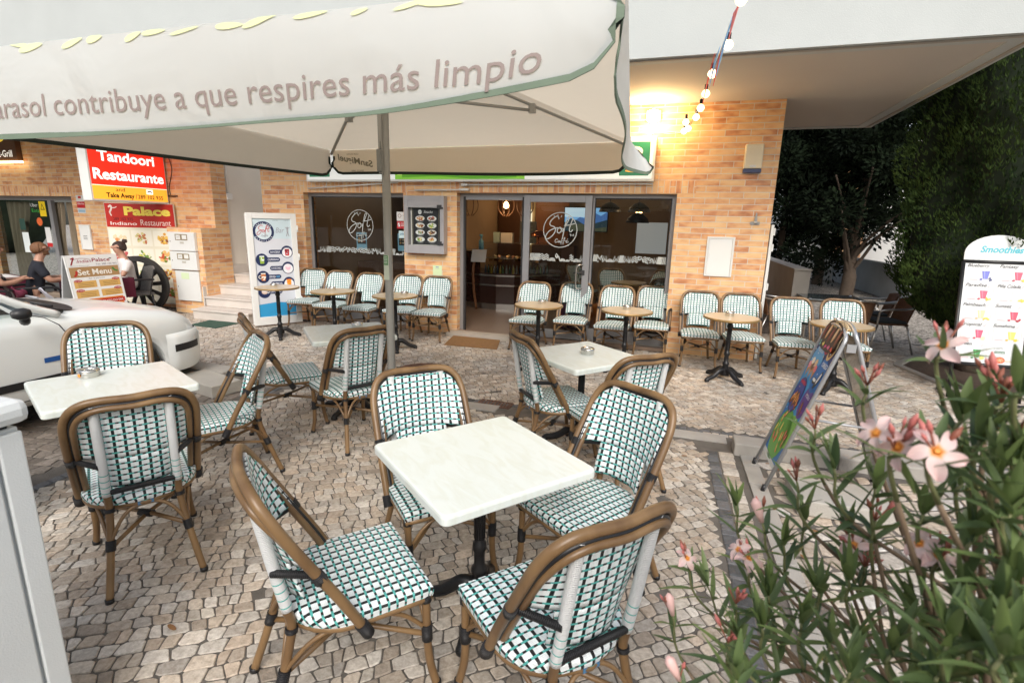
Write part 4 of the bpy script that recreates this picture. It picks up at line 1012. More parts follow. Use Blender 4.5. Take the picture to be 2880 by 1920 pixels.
# snack menu case
t = thing('menu_case', 'grey metal menu case with photographed snacks on the brick pier', 'menu case', (-3.69, D, 1.24))
gp = P('case_grey', (.36, .35, .36), .45, .1)
mb = MB(); frame(mb, -.335, 0, .335, .855, -.13, -.003, .065, gp, .125); mb.box(-.27, -.05, .12, .27, -.003, .795, gp); mb.build('case', t, bev=.004)
mb = MB(); mb.box(-.27, -.125, .685, .27, -.10, .795, gp); mb.build('top_rail', t)
p = Print((-.235, -.053, .07), (1, 0, 0), (0, 0, 1)); p.rect(-.02, .03, .49, .62, srgb(226, 222, 210), 0); p.rect(0, .06, .47, .61, srgb(44, 44, 46), 1)
for u in (.012, .448): p.rect(u, .08, u+.008, .59, srgb(120, 112, 90), 2)
p.txt('Snacks', .20, .535, .04, srgb(235, 235, 232), 2, shear=.35, w=.15); p.ell(.135, .55, .03, .036, srgb(225, 225, 222), 2); p.txt('Soft', .118, .545, .014, srgb(50, 50, 60), 3, shear=.3)
fp = [[srgb(196,120,70), srgb(226,190,130), srgb(170,70,50)], [srgb(110,60,45), srgb(190,90,70), srgb(220,190,150)], [srgb(214,160,90), srgb(236,206,150), srgb(150,90,50)], [srgb(150,180,90), srgb(226,220,150), srgb(236,214,120)],
      [srgb(214,190,140), srgb(150,110,70), srgb(90,130,60)], [srgb(150,90,50), srgb(90,60,40), srgb(226,190,120)], [srgb(120,170,70), srgb(214,90,60), srgb(236,220,170)], [srgb(226,190,150), srgb(236,200,120), srgb(200,130,80)]]
for k in range(8):
    u, v = (.135, .335)[k % 2], .455-.105*(k//2); p.ell(u, v, .078, .040, srgb(232, 232, 228), 2, 24); p.blot(u, v, .058, .026, fp[k], 3, 14, k)
    p.rect(u-.055, v-.053, u+.055, v-.049, srgb(150, 150, 146), 2); p.rect(u-.035, v-.062, u+.035, v-.058, srgb(130, 130, 126), 2)
p.build('menu_sheet', t)
mb = MB(); mb.poly([(-.265, -.10, .125), (.265, -.10, .125), (.265, -.10, .684), (-.265, -.10, .684)], glass_mat('case_glass', (.93, .95, .95), 1.25)); mb.build('pane', t)
for z in (.13, .665): mb = MB(); mb.box(.225, -.14, z, .30, -.13, z+.06, alud); mb.box(.30, -.14, z, .325, -.13, z+.03, alud); mb.build('hinge', t)
p = Print((-3.605, D-.002, .903), (1, 0, 0), (0, 0, 1)); p.rect(0, 0, .155, .155, srgb(214, 232, 186), 1); p.rect(.05, .12, .10, .135, srgb(150, 160, 190), 2); p.rect(.04, .10, .11, .105, srgb(180, 190, 180), 2)
setp(p.mb.build('paper_note'), 'pale green paper note stuck on the brick pier below the menu case', 'note')
# cupboards, alarm, hinge on the right pier
t = thing('meter_cupboard', 'white meter cupboard door set in the right brick pier', 'cupboard', (.55, D, 1.10))
mb = MB(); frame(mb, -.17, 0, .17, .515, -.022, -.001, .026, wpl); mb.build('frame', t, bev=.003)
mb = MB(); mb.box(-.142, -.016, .028, .142, -.002, .487, P('cupboard_white', (.80, .81, .79), .45, var=.03)); mb.build('door', t, bev=.002)
mb = MB(); mb.box(-.128, -.022, .24, -.120, -.016, .30, wpl); mb.build('latch', t)
t = thing('alarm_box', 'cream alarm siren box with a dark blue base high on the brick pier', 'alarm', (.815, D, 2.405))
mb = MB(); mb.prism([(-.105, -.002, .05), (.105, -.002, .05), (.105, -.085, .05), (-.105, -.085, .05)], (0, .0, .29), P('alarm_cream', (.78, .70, .52), .4)); mb.build('cover', t, bev=.015)
mb = MB(); mb.prism([(-.105, -.002, 0), (.105, -.002, 0), (.105, -.07, 0), (-.105, -.07, 0)], (0, 0, .049), P('alarm_blue', (.05, .07, .16), .4)); mb.build('base', t, bev=.008)
p = Print((-.035, -.087, .065), (1, 0, 0), (0, 0, 1)); p.rect(0, 0, .07, .024, srgb(226, 226, 222), 1); p.txt('securitas', .004, .008, .009, srgb(80, 90, 140), 2, w=.06); p.build('badge', t)
mb = MB(); mb.box(.875, D-.012, 1.775, .985, D-.001, 1.815, chrome); mb.prism([(.915, D-.018, 1.80), (.955, D-.018, 1.80), (.942, D-.018, 1.925), (.930, D-.018, 1.925)], (0, .012, 0), chrome); mb.tube([(.92, D-.02, 1.80), (.95, D-.02, 1.80)], .012, chrome, 8)
setp(mb.build('strap_hinge'), 'steel strap hinge screwed to the brick pier', 'hinge')
t = thing('folded_shutter', 'narrow white folded shutter standing at the brick corner', 'shutter', (1.145, D+.03, 0))
mb = MB(); mb.box(-.018, -.03, .03, .018, .55, 1.78, wpl); mb.build('leaf', t, bev=.003)
for z in (.35, .95, 1.45, 1.65): mb = MB(); mb.box(.018, -.035, z, .036, .0, z+.09, wpl); mb.build('hinge', t)
t = thing('floor_vent', 'small grey utility cover low on the brick pier behind the chairs', 'cover', (.675, D, .12)); mb = MB(); mb.box(-.10, -.015, 0, .10, -.001, .62, P('grey_cover', (.50, .48, .44), .6)); mb.build('plate', t, bev=.003)
# lit wall lamp under the overhang, its cable
t = thing('wall_lamp', 'glowing bulkhead lamp on the wall close under the overhang', 'lamp', (-.43, D, 3.10))
mb = MB(); mb.box(-.09, -.05, -.05, .09, -.001, .08, wpl); mb.build('mount', t, bev=.01)
mb = MB(); mb.lathe([(.001, -.09), (.045, -.075), (.07, -.03), (.07, .02), (.05, .06), (.001, .075)], emis('lamp_glow', (1., .72, .36), 42.), 20, (0, -.13, 0), cap=False); mb.build('globe', t)
mb = MB(); mb.tube(spline([(.07, -.006, -.05), (.08, -.006, -.12), (.05, -.006, -.17), (-.04, -.006, -.21), (-.10, -.006, -.25), (-.12, -.006, -.30)], 6), .005, wpl, 6); mb.tube(spline([(.08, -.006, -.12), (.14, -.006, -.19), (.25, -.006, -.20), (.38, -.006, -.19)], 6), .004, wpl, 6); mb.build('cable', t)
ld = bpy.data.lights.new('wall_lamp_light', 'POINT'); ld.energy = 42; ld.color = (1, .66, .30); ld.shadow_soft_size = .09; lo = bpy.data.objects.new('wall_lamp_light', ld); COL.objects.link(lo); lo.location = (-.43, D-.24, 3.06)
# string of bulbs and bunting from the wall out to the street
pts = [(-.05, 7.25, 2.93), (-.03, 7.15, 2.88), (.03, 7.0, 2.93), (.06, 6.75, 2.98), (.10, 6.45, 3.02), (.135, 6.1, 3.12), (.165, 5.75, 3.16), (.20, 5.45, 3.20), (.235, 4.95, 3.24), (.28, 4.3, 3.30), (.335, 3.6, 3.42), (.38, 3.0, 3.5)]
t = thing('string_lights', 'string of round warm bulbs hanging from the brick wall to the street', 'lights', (0, 7.25, 2.93)); O_ = Vector((0, 7.25, 2.93))
mb = MB(); mb.tube([Vector(p)-O_ for p in spline(pts, 6)], .005, BLK, 6); mb.build('cable', t)
bulb = emis('bulb_glow', (1., .74, .42), 3.2)
for px, py, y in ((2085, 0, 4.2), (2048, 127, 4.75), (2003, 208, 5.35), (1985, 264, 5.85), (1970.6, 304, 6.3), (1957.8, 330, 6.65), (1929, 344, 6.95), (1935.3, 361.6, 7.05), (1923.8, 369, 7.15)):
    c = ony(px, py, y)-O_
    mb = MB(); mb.lathe([(.014, .035), (.017, .045), (.017, .085), (.008, .09)], BLK, 10, c); so_ = mb.build('socket', t)
    mb = MB(); mb.lathe([(.001, -.04), (.022, -.033), (.038, -.012), (.040, .004), (.030, .024), (.014, .037)], bulb, 14, c, cap=False); mb.build('bulb', so_)
flg = [srgb(214, 60, 66), srgb(120, 170, 214), srgb(210, 60, 60), srgb(235, 120, 120)]
t2 = [(2060, 45, 4.5, 1, 95, 170), (2040, 110, 4.85, 0, 70, 120), (2025, 130, 5.05, 1, 60, 95), (2010, 150, 5.25, 2, 70, 145), (2080, 8, 4.25, 3, 60, 60)]
for k, (px, py, y, ci, dx, dy) in enumerate(t2):
    a = ony(px, py, y); b_ = ony(px-dx*.30, py+dy*.5, y+.25); c = ony(px-dx*.42, py+dy*.62, y+.1)-Vector((.0, 0, .16))
    mb = MB(); mb.prism([a, b_, c], (.004, .002, 0), P('flag_%d' % ci, flg[ci], .8, var=.1)); setp(mb.build('pennant'), ['pale blue pennant fluttering high on the bulb string', 'red pennant just above the top lit bulb', 'small pale blue pennant near the overhang edge', 'red pennant hanging lowest on the bulb string', 'pink pennant at the very top of the bulb string'][k], 'pennant', 'bunting on the bulb string')
# door mats
mb = MB(); mb.prism([(-3.05, 6.56, .0), (-2.26, 6.60, .0), (-2.40, 7.14, .0), (-3.17, 7.16, .0)], (0, 0, .014), P('coir', (.28, .15, .06), 1., var=.25, scale=30, bump=.8, bscale=300)); setp(mb.build('door_mat', bev=.003), 'brown coir door mat before the open cafe doorway', 'door mat')
mb = MB(); mb.prism([(-7.37, 6.20, 0), (-6.80, 6.18, 0), (-6.80, 6.63, 0), (-7.42, 6.64, 0)], (0, 0, .012), P('green_mat', (.035, .085, .06), .95, var=.2, scale=30, bump=.6, bscale=300)); setp(mb.build('door_mat', bev=.003), 'dark green mat at the foot of the marble stairs', 'door mat')
# drinks board: white door leaf with a printed sheet
A_, B_ = Vector((-6.30, 6.46, 0)), Vector((-5.885, 7.07, 0)); U_ = (B_-A_).normalized(); W_ = (B_-A_).length; Hh = 1.79
t = thing('poster_board', 'white door leaf carrying the printed drinks poster', 'poster board', A_, math.atan2(U_.y, U_.x))
lf = P('leaf_white', (.74, .74, .72), .45, var=.03)
mb = MB(); frame(mb, 0, .03, W_, Hh, 0, .05, .085, lf, .13); mb.box(.085, .02, .16, W_-.085, .03, Hh-.085, lf); mb.build('leaf', t, bev=.004)
for z in (.35, 1.05, 1.5): mb = MB(); mb.box(W_, .0, z, W_+.018, .03, z+.11, wpl); mb.tube([(W_+.012, -.006, z+.01), (W_+.012, -.006, z+.10)], .009, wpl, 8); mb.build('hinge', t)
mb = MB(); mb.box(-.012, .01, .05, -.0005, .04, Hh-.02, wpl); mb.build('edge_strip', t)
w_, h_ = W_-.17, Hh-.245; p = Print((.085, .0185, .16), (1, 0, 0), (0, 0, 1)); navy = srgb(30, 44, 84)
p.rect(0, 0, w_, h_, srgb(206, 209, 217), 0); p.rect(0, h_*.80, w_, h_, srgb(196, 214, 222), 1); p.poly([(0, 0), (w_, 0), (w_, .20), (w_*.5, .23), (0, .20)], srgb(52, 152, 204), 2)
p.ring(.155, h_-.20, .155, .118, navy, 3, 40, ay=1.02); p.ell(.155, h_-.20, .117, .119, srgb(206, 220, 226), 2)
soft_emblem(p, .155, h_-.19, .235, srgb(190, 60, 70), srgb(150, 150, 158), 5, w=.04, ring=False, rays=False)
for body, a0, sgn in (('SNACK-BAR', 145, -1), ('ALBUFEIRA', 215, 1)):
    for k, ch in enumerate(body):
        a = R(a0+sgn*13.7*(k)); rr = .124 if sgn < 0 else .149
        p.txt(ch, .155+rr*math.cos(a), h_-.20+rr*math.sin(a), .020, srgb(230, 232, 238), 4, align='CENTER', rot=a-math.pi/2 if sgn < 0 else a+math.pi/2, bold=.01)
p.txt('Bar', w_-.235, h_-.215, .085, srgb(150, 150, 162), 3, shear=.3, w=.13, bold=-.005)
p.ell(w_-.055, h_-.135, .013, .013, srgb(150, 152, 162), 3, 12)
for sx in (-1, 1): p.stroke([(w_-.055, h_-.16), (w_-.055+sx*.035, h_-.125)], .008, srgb(150, 152, 162), 3); p.stroke([(w_-.055, h_-.20), (w_-.055+sx*.02, h_-.27)], .010, srgb(150, 152, 162), 3)
p.stroke([(w_-.055, h_-.15), (w_-.055, h_-.21)], .026, srgb(170, 172, 180), 2)
p.txt('@softcaffe', w_-.27, h_-.03, .012, srgb(120, 130, 140), 2, w=.08); p.txt('softcaffe', w_-.10, h_-.03, .012, srgb(120, 130, 140), 2, w=.07)
items = [('SANGRIA', 1, .455, [srgb(150, 24, 40), srgb(190, 40, 50), srgb(120, 14, 30), srgb(235, 235, 240)]), ('CAIPIRINHA', 0, .575, [srgb(226, 236, 220), srgb(150, 180, 70), srgb(235, 240, 235)]), ('COCKTAILS', 1, .71, [srgb(240, 226, 232), srgb(240, 190, 206), srgb(226, 214, 190)]),
         ('CERVEJA', 0, .845, [srgb(180, 92, 40), srgb(200, 120, 60), srgb(240, 236, 226)]), ('SUMOS', 1, .955, [srgb(240, 150, 40), srgb(250, 190, 70), srgb(240, 120, 40)]), ('CAPPUCCINO', 0, 1.085, [srgb(226, 206, 196), srgb(214, 190, 176), srgb(240, 236, 232)])]
for nm, right, dv, pal in items:
    v = h_-dv-.06; cu_ = w_-.085 if right else .10
    u0, u1 = (w_-.36, w_-.12) if right else (.13, .37)
    p.rrect(u0, v-.034, u1, v+.034, .033, navy, 3); p.ell(cu_, v, .092, .098, navy, 4, 28); p.ell(cu_, v-.012, .075, .076, [srgb(232, 232, 236), srgb(160, 165, 178)][right == 0], 5, 28, 0) if right else None
    p.txt(nm, (u0+.02) if right else (u0+.055), v-.014, .029, srgb(228, 230, 238), 5, bold=.015, w=(.15 if right else .165) if nm != 'CERVEJA' else .10)
    if nm == 'CERVEJA': p.txt('BEER', u0+.165, v-.014, .029, srgb(110, 180, 226), 5, bold=.015, w=.055)
    if nm == 'CAPPUCCINO': p.ell(cu_, v, .045, .036, pal[1], 6); p.ell(cu_, v+.018, .044, .016, pal[2], 7); p.ring(cu_+.05, v, .022, .012, pal[2], 6, 14)
    elif nm == 'COCKTAILS': p.ell(cu_, v+.012, .040, .050, pal[1], 6); p.ell(cu_, v+.035, .039, .028, pal[0], 7); p.rect(cu_-.005, v-.08, cu_+.005, v-.03, pal[0], 6); p.ell(cu_, v-.072, .03, .01, pal[0], 7)
    else:
        p.poly([(cu_-.028, v-.06), (cu_+.028, v-.06), (cu_+.036, v+.06), (cu_-.036, v+.06)], pal[1], 6); p.blot(cu_, v, .03, .05, pal, 7, 12, int(dv*100), .35); p.rect(cu_-.034, v+.045, cu_+.034, v+.062, pal[-1], 9)
        if nm == 'CERVEJA': p.ring(cu_-.045, v, .028, .018, pal[-1], 6, 16)
p.build('poster', t)

# ------------------------------------------------------------------ inside the cafe
t = thing('bar_counter', 'dark curved bar counter with a glass pastry case inside the doorway', 'counter', (-3.3, 9.6, .05))
brd = P('counter_brown', (.035, .016, .012), .25, coat=.3); stl = chrome
path = [(-1.9, .45), (-.35, -.05), (.0, -.10), (.35, -.02), (.8, .45), (1.1, .7)]
def wallstrip(mb, pth, z0, z1, m, dy=0.):
    for (a, b_), (c, d_) in zip(pth[:-1], pth[1:]): mb.poly([(a, b_+dy, z0), (c, d_+dy, z0), (c, d_+dy, z1), (a, b_+dy, z1)], m)
mb = MB(); wallstrip(mb, path, .12, .72, brd); wallstrip(mb, path, 0, .12, stl, .03); wallstrip(mb, path, .47, .50, stl, -.012); wallstrip(mb, path, .66, .69, stl, -.012); wallstrip(mb, path[:2], .72, 1.12, brd); mb.build('front', t)
mb = MB(); mb.poly([(a, b_, .70) for a, b_ in path]+[(1.1, 1.2, .70), (-1.9, 1.2, .70)], brd); mb.poly([(a, b_+.02, 1.30) for a, b_ in path[1:]]+[(1.1, 1.0, 1.30), (-.35, 1.0, 1.30)], P('case_top', (.08, .08, .08), .2)); mb.poly([(-1.9, .4, 1.14), (-.36, -.1, 1.14), (-.36, .8, 1.14), (-1.9, .9, 1.14)], P('counter_stone', (.25, .21, .17), .3)); mb.build('top', t)
mb = MB(); wallstrip(mb, path[1:], .72, 1.30, glass_mat('case_front', (.8, .82, .8), 1.3), .02); mb.build('pane', t)
mb = MB(); mb.poly([(a*.95, b_+.12, 1.0) for a, b_ in path[1:]]+[(1.0, .9, 1.0), (-.33, .9, 1.0)], stl); q = random.Random(3)
for k in range(26): mb.lathe([(.03, 0), (.04, .015), (.03, .04), (.001, .05)], P('pastry_%d' % (k % 3), [(.45, .22, .07), (.55, .38, .18), (.30, .12, .05)][k % 3], .6), 8, (-.25+.04*k, .15+q.uniform(0, .5), 1.003 if k % 2 else .93), cap=False)
mb.build('shelf', t)
mb = MB(); mb.tube(spline([(-.42, -.06, 1.1), (-.47, -.12, .8), (-.45, -.14, .4), (-.40, -.12, .0)], 6), .028, P('counter_wood', (.20, .09, .04), .35), 8); mb.build('post', t)
cols_ = [(.02, .03, .05), (.02, .05, .03), (.30, .22, .03), (.05, .10, .04), (.20, .20, .18)]
for k in range(20):
    c = cols_[(k*7//5) % 5]; mb = MB(); mb.lathe([(.022, 0), (.024, .01), (.024, .10), (.010, .14), (.010, .17), (.001, .17)], P('bottle_%d' % ((k*7//5) % 5), c, .15), 10)
    o = mb.build('bottle', loc=(-3.3-.30+.062*k, 9.6+(.02 if k < 6 else (k-6)*.03)+.10, .75+.001))
    setp(o, 'small drinks bottle in a row on the lower counter shelf', 'bottle', 'bottles on the lower counter shelf')
def simple(name, label, cat, prof, mat, loc, n=16): mb = MB(); mb.lathe(prof, mat, n); return setp(mb.build(name, loc=loc), label, cat)
simple('spray_bottle', 'blue spray bottle on the counter beside the doorway', 'spray bottle', [(.05, 0), (.05, .18), (.02, .22), (.02, .27), (.035, .28), (.035, .31), (.001, .315)], P('spray_blue', (.12, .35, .50), .3), (-3.70, 9.72, 1.192))
mb = MB(); mb.box(-.06, -.04, 0, .06, .04, .20, P('carton', (.45, .55, .45), .5)); setp(mb.build('carton', loc=(-3.42, 9.85, 1.352), bev=.004), 'pale green carton on top of the pastry case', 'carton')
mb = MB(); mb.box(-.12, -.05, 0, .12, .05, .19, P('napkins', (.66, .60, .50), .8)); setp(mb.build('napkin_box', loc=(-3.2, 9.85, 1.352), bev=.004), 'cream napkin box on top of the pastry case', 'napkin box')
mb = MB(); mb.box(-.17, -.01, 0, .17, .01, .42, P('chalk_grey', (.13, .14, .13), .8)); 
for k in range(5): mb.box(-.1, -.013, .08+.06*k, .1, -.0105, .09+.06*k, P('chalk', (.3, .3, .28), .8))
setp(mb.build('chalkboard', loc=(-2.85, 10.1, 1.352)), 'grey chalk menu board on the pastry case', 'chalkboard')
mb = MB(); mb.lathe([(.02, 0), (.06, .005), (.012, .02), (.012, .12), (.16, .14), (.16, .15), (.14, .21), (.06, .25), (.001, .255)], P('copper', (.30, .10, .04), .2, .9), 24); setp(mb.build('cake_stand', loc=(-2.55, 9.8, 1.352)), 'copper domed cake stand on the pastry case', 'cake stand')
mb = MB(); mb.poly([(-3.80, 9.42, .98), (-3.50, 9.42, .98), (-3.48, 9.45, 1.22), (-3.78, 9.45, 1.22)], pm(srgb(206, 216, 222))); setp(mb.build('flyer', solid=.002), 'pale paper flyer taped to the counter glass', 'flyer')
t = thing('cafe_shelf', 'tall dark wooden back bar with an orange lit niche behind the counter', 'shelf', (-3.2, 11.9, .05))
mb = MB(); mb.box(-.9, 0, 0, -.35, .4, 2.6, woodw); mb.box(-.05, 0, 0, .95, .4, 1.2, woodw); mb.box(-.05, .25, 1.2, .75, .3, 2.6, P('orange_wood', (.30, .10, .02), .5)); mb.box(-.35, .2, 0, -.05, .4, 2.6, P('niche', (.55, .40, .22), .6)); mb.build('carcass', t)
mb = MB(); mb.box(-.30, .15, 1.2, -.12, .19, 2.0, emis('niche_light', (1, .8, .55), 1.0)); mb.build('light', t)
for (x, y, z, l) in ((-3.09, 9.4, 2.05, 'lit globe pendant in a wicker basket over the counter'), (-2.75, 9.5, 2.05, 'unlit wicker basket pendant right of the lit globe'), (-3.85, 9.5, 2.05, 'wicker basket pendant at the left of the doorway')):
    t = thing('basket_pendant', l, 'pendant lamp', (x, y, z), 0, 'wicker basket pendants')
    mb = MB()
    for k in range(8): a = k*math.pi/4; mb.tube(spline([(.03*math.cos(a), .03*math.sin(a), .22), (.15*math.cos(a), .15*math.sin(a), .08), (.15*math.cos(a), .15*math.sin(a), -.08), (.05*math.cos(a), .05*math.sin(a), -.2)], 4), .006, woodw, 5)
    mb.tube([(0, 0, .2), (0, 0, .66)], .006, BLK, 5); mb.build('basket', t)
    if 'unlit' not in l and 'left' not in l: mb = MB(); mb.lathe([(.001, -.06), (.045, -.04), (.055, 0), (.04, .04), (.015, .07)], emis('globe_glow', (1, .55, .22), 9), 14, cap=False); mb.build('bulb', t)
for (x, z, lit, l) in ((-1.12, 1.95, 0, 'black half dome pendant left in the right window'), (-.64, 1.95, 1, 'black half dome pendant glowing warm inside the right window'), (-.64, 1.78, 0, 'lower black bowl pendant under the glowing one')):
    t = thing('dome_pendant', l, 'pendant lamp', (x, 9.0 if z > 1.9 else 8.8, z), 0, 'black dome pendants')
    mb = MB(); mb.lathe([(.02, .16), (.08, .14), (.16, .07), (.185, 0), (.18, .0), (.15, .06), (.07, .125)], P('dome_black', (.015, .015, .017), .4), 24, cap=False); mb.tube([(0, 0, .15), (0, 0, 2.7-z)], .006, BLK, 5); mb.build('shade', t)
    if lit: mb = MB(); mb.lathe([(.001, -.02), (.05, -.005), (.06, .03), (.03, .07)], emis('globe_glow', (1, .55, .22), 9), 14, cap=False); mb.build('bulb', t)
t = thing('television', 'wall television showing blue mountains, seen through the glass door', 'television', (-1.96, 11.6, 1.6))
mb = MB(); mb.box(-.49, 0, -.02, .49, .05, .52, alud); mb.build('casing', t)
p = Print((-.47, -.003, 0), (1, 0, 0), (0, 0, 1)); p.e = .55
p.rect(0, 0, .94, .50, srgb(120, 180, 230), 1); p.rect(0, .30, .5, .50, srgb(190, 220, 240), 2)
p.poly([(.2, .2), (.34, .30), (.50, .26), (.66, .40), (.80, .33), (.94, .42), (.94, 0), (.2, 0)], srgb(70, 110, 170), 3); p.poly([(0, .18), (.14, .27), (.30, .22), (.48, .12), (.7, .18), (.94, .25), (.94, 0), (0, 0)], srgb(40, 60, 70), 4); p.poly([(.1, .12), (.4, .16), (.6, .05), (.94, .10), (.94, 0), (.1, 0)], srgb(70, 76, 60), 5)
p.build('screen', t)
mb = MB(); mb.box(-.30, 0, 0, .30, .02, .62, pm(srgb(206, 212, 216), .5, .22)); setp(mb.build('lattice_poster', loc=(-.50, 11.0, 1.19)), 'pale lattice panel standing inside the right window', 'panel')
# tables and chairs inside, dim behind the glass
for i, (x, y, rz) in enumerate(((-1.0, 9.3, 20), (-.35, 9.5, -40), (-1.7, 10.2, 60), (-.2, 8.5, 200))):
    o = copy_tree(proto); o.location = (x, y, .05); o.rotation_euler = (0, 0, R(rz)); o.scale = (1, 1, 1)
    o['label'] = ['woven chair indoors behind the glass door', 'woven chair indoors deep behind the right pane', 'woven chair indoors at the far wall under the television', 'woven chair indoors close to the right pane'][i]; o['group'] = 'woven chairs inside the cafe'
t = copy_tree(rt); t.location = (-.72, 9.0, .05); t['label'] = 'round table indoors under the glowing dome pendant'; t['group'] = 'tables inside the cafe'
for i, (x, y, c, l) in enumerate(((-.55, 8.1, (.45, .12, .01), 'orange cushioned stool low behind the right pane'), (-1.5, 8.3, (.10, .02, .07), 'dark purple pouf low behind the glass door'), (-1.0, 8.25, (.45, .12, .01), 'orange cushioned stool between purple pouf and right pane'))):
    mb = MB(); mb.lathe([(.20, 0), (.25, .03), (.26, .2), (.25, .38), (.20, .44), (.001, .45)], P('pouf_%d' % i, c, .6), 24); setp(mb.build('pouf', loc=(x, y, .051)), l, 'stool', 'cushioned stools inside')
mb = MB(); mb.box(-.6, 0, 0, .6, .45, .9, woodw); setp(mb.build('sideboard', loc=(-5.2, 8.6, .05)), 'brown wooden sideboard behind the left shop window', 'sideboard')
mb = MB(); mb.box(-.6, -.02, 0, .5, .02, 1.25, P('paper_white', (.55, .50, .42), .7)); setp(mb.build('wall_panel', loc=(-5.1, 11.5, .7)), 'pale panel on the wall behind the left shop window', 'panel')
for x, l in ((-5.03, 'blue edged tabletop snack card in the left shop window, left one'), (-4.25, 'blue edged tabletop snack card beside the no smoking sticker')):
    t = thing('menu_card', l, 'menu card', (x, 7.60, 1.24)); p = Print((-.10, 0, 0), (1, 0, 0), (0, 0, 1)); p.rect(0, 0, .20, .28, srgb(150, 200, 226), 0); p.rect(.02, .09, .18, .25, srgb(40, 44, 54), 1); p.txt('Snacks', .05, .22, .02, srgb(220, 220, 220), 2, shear=.3)
    for k in range(6): p.ell(.05+.05*(k % 3), .18-.05*(k//3), .018, .014, [srgb(200, 150, 90), srgb(220, 210, 190), srgb(150, 80, 50)][k % 3], 2, 10)
    p.build('card', t)
for (x, y, z, e_, c) in ((-3.09, 9.3, 1.9, 7, (1, .62, .30)), (-.64, 9.0, 1.85, 5, (1, .62, .30)), (-3.2, 11.3, 2.3, 9, (1, .66, .35)), (-1.4, 10.3, 2.4, 4, (1, .70, .42)), (-5.2, 9.6, 2.4, 4, (1, .72, .45)), (-3.2, 9.75, 1.22, 1.6, (1, .80, .55))):  # pendant and pastry case lights; the others are added fill, no fixture there
    ld = bpy.data.lights.new('inside_lamp_and_fill', 'POINT'); ld.energy = e_; ld.color = c; ld.shadow_soft_size = .12; lo = bpy.data.objects.new('inside_lamp_and_fill', ld); COL.objects.link(lo); lo.location = (x, y, z)
# ------------------------------------------------------------------ restaurant corner on the left
def px_l(x, y): return (x/2.94, 400+y/2.94)
# projecting lightbox sign (stands out from the wall, face towards the cafe)
t = thing('lightbox_sign', 'red and orange lit restaurant sign sticking out from the left brick wall', 'sign', (-8.86, 7.34, 1.92))
mb = MB(); mb.box(-.20, -1.32, 0, -.002, 0, 1.25, wpl); mb.build('case', t, bev=.008)
p = Print((0, -1.29, .03), (0, 1, 0), (0, 0, 1)); p.e = .75
rd = srgb(214, 44, 26)
p.rect(0, .22, 1.27, 1.19, rd, 1); p.rect(0, 0, 1.27, .212, srgb(240, 164, 50), 1); p.rect(0, .212, 1.27, .222, srgb(250, 240, 220), 2)
p.txt('Tandoori', .14, .60, .165, srgb(255, 250, 244), 3, bold=.028, w=.95); p.txt('Restaurante', .04, .315, .165, srgb(255, 250, 244), 3, bold=.028, w=1.19)
p.txt('INDIAN', .25, .88, .16, srgb(255, 250, 244), 3, bold=.028, w=.75)
p.e = 0; p.txt('and', .36, .135, .06, srgb(70, 40, 20), 3, w=.15); p.txt('Take Away', .20, .035, .075, srgb(40, 22, 12), 3, bold=.03, w=.46); p.txt('/', .68, .03, .085, srgb(60, 36, 20), 3); p.txt('289 102 935', .72, .035, .065, srgb(60, 36, 20), 3, bold=.012, w=.46)
p.e = .75; p.rect(.88, .115, 1.0, .195, srgb(250, 244, 232), 3); p.stroke([(.90, .145), (.92, .16), (.94, .163), (.96, .16), (.98, .145)], .018, srgb(40, 30, 20), 4)
p.build('sign_face', t)
mb = MB()
for z in (.12, .80): mb.box(-.11, -.001, z, -.07, .018, z+.04, BLK)
mb.tube(spline([(.02, .012, .85), (.10, .012, .78), (.14, .012, .60), (.08, .012, .42), (.03, .012, .30), (.04, .012, .16)], 5), .006, BLK, 6); mb.tube([(-.05, -.002, .80), (.16, .012, .80)], .012, BLK, 6); mb.tube([(-.05, -.002, .14), (.20, .012, .14)], .012, BLK, 6); mb.build('bracket', t)
# restaurant banner with dish photographs
Bu = Vector((.955, .296, 0)); Bo = Vector((-9.93, 6.93, .12))
t = thing('menu_banner', 'red topped restaurant banner with dish photographs behind the wagon wheel', 'banner', Bo, math.atan2(Bu.y, Bu.x))
mb = MB(); mb.box(0, .0, -.02, 1.26, .03, 1.80, P('banner_board', (.66, .62, .54), .6)); mb.box(0, .004, -.115, .03, .026, -.02, BLK); mb.box(1.23, .004, -.115, 1.26, .026, -.02, BLK); mb.build('board', t)
p = Print((.01, -.002, 0), (1, 0, 0), (0, 0, 1)); p.rect(0, 0, 1.24, 1.38, srgb(236, 228, 204), 1); p.rect(0, 1.37, 1.24, 1.79, srgb(190, 44, 34), 2)
p.txt('Palace', .34, 1.59, .15, srgb(248, 226, 96), 3, bold=.045, w=.84); p.txt('Restaurant', .62, 1.41, .11, srgb(244, 224, 214), 3, w=.55); p.txt('289 102 935', .13, 1.49, .055, srgb(96, 20, 18), 3, w=.36, bold=.01); p.txt('Indiano', .07, 1.41, .06, srgb(246, 236, 230), 3, w=.48, bold=.01)
p.stroke([(.08, 1.62), (.12, 1.70), (.11, 1.75), (.07, 1.72)], .03, srgb(240, 225, 215), 3); p.stroke([(.11, 1.72), (.17, 1.71), (.22, 1.73)], .014, srgb(240, 225, 215), 3); p.stroke([(.10, 1.68), (.09, 1.61), (.11, 1.57)], .02, srgb(240, 225, 215), 3)
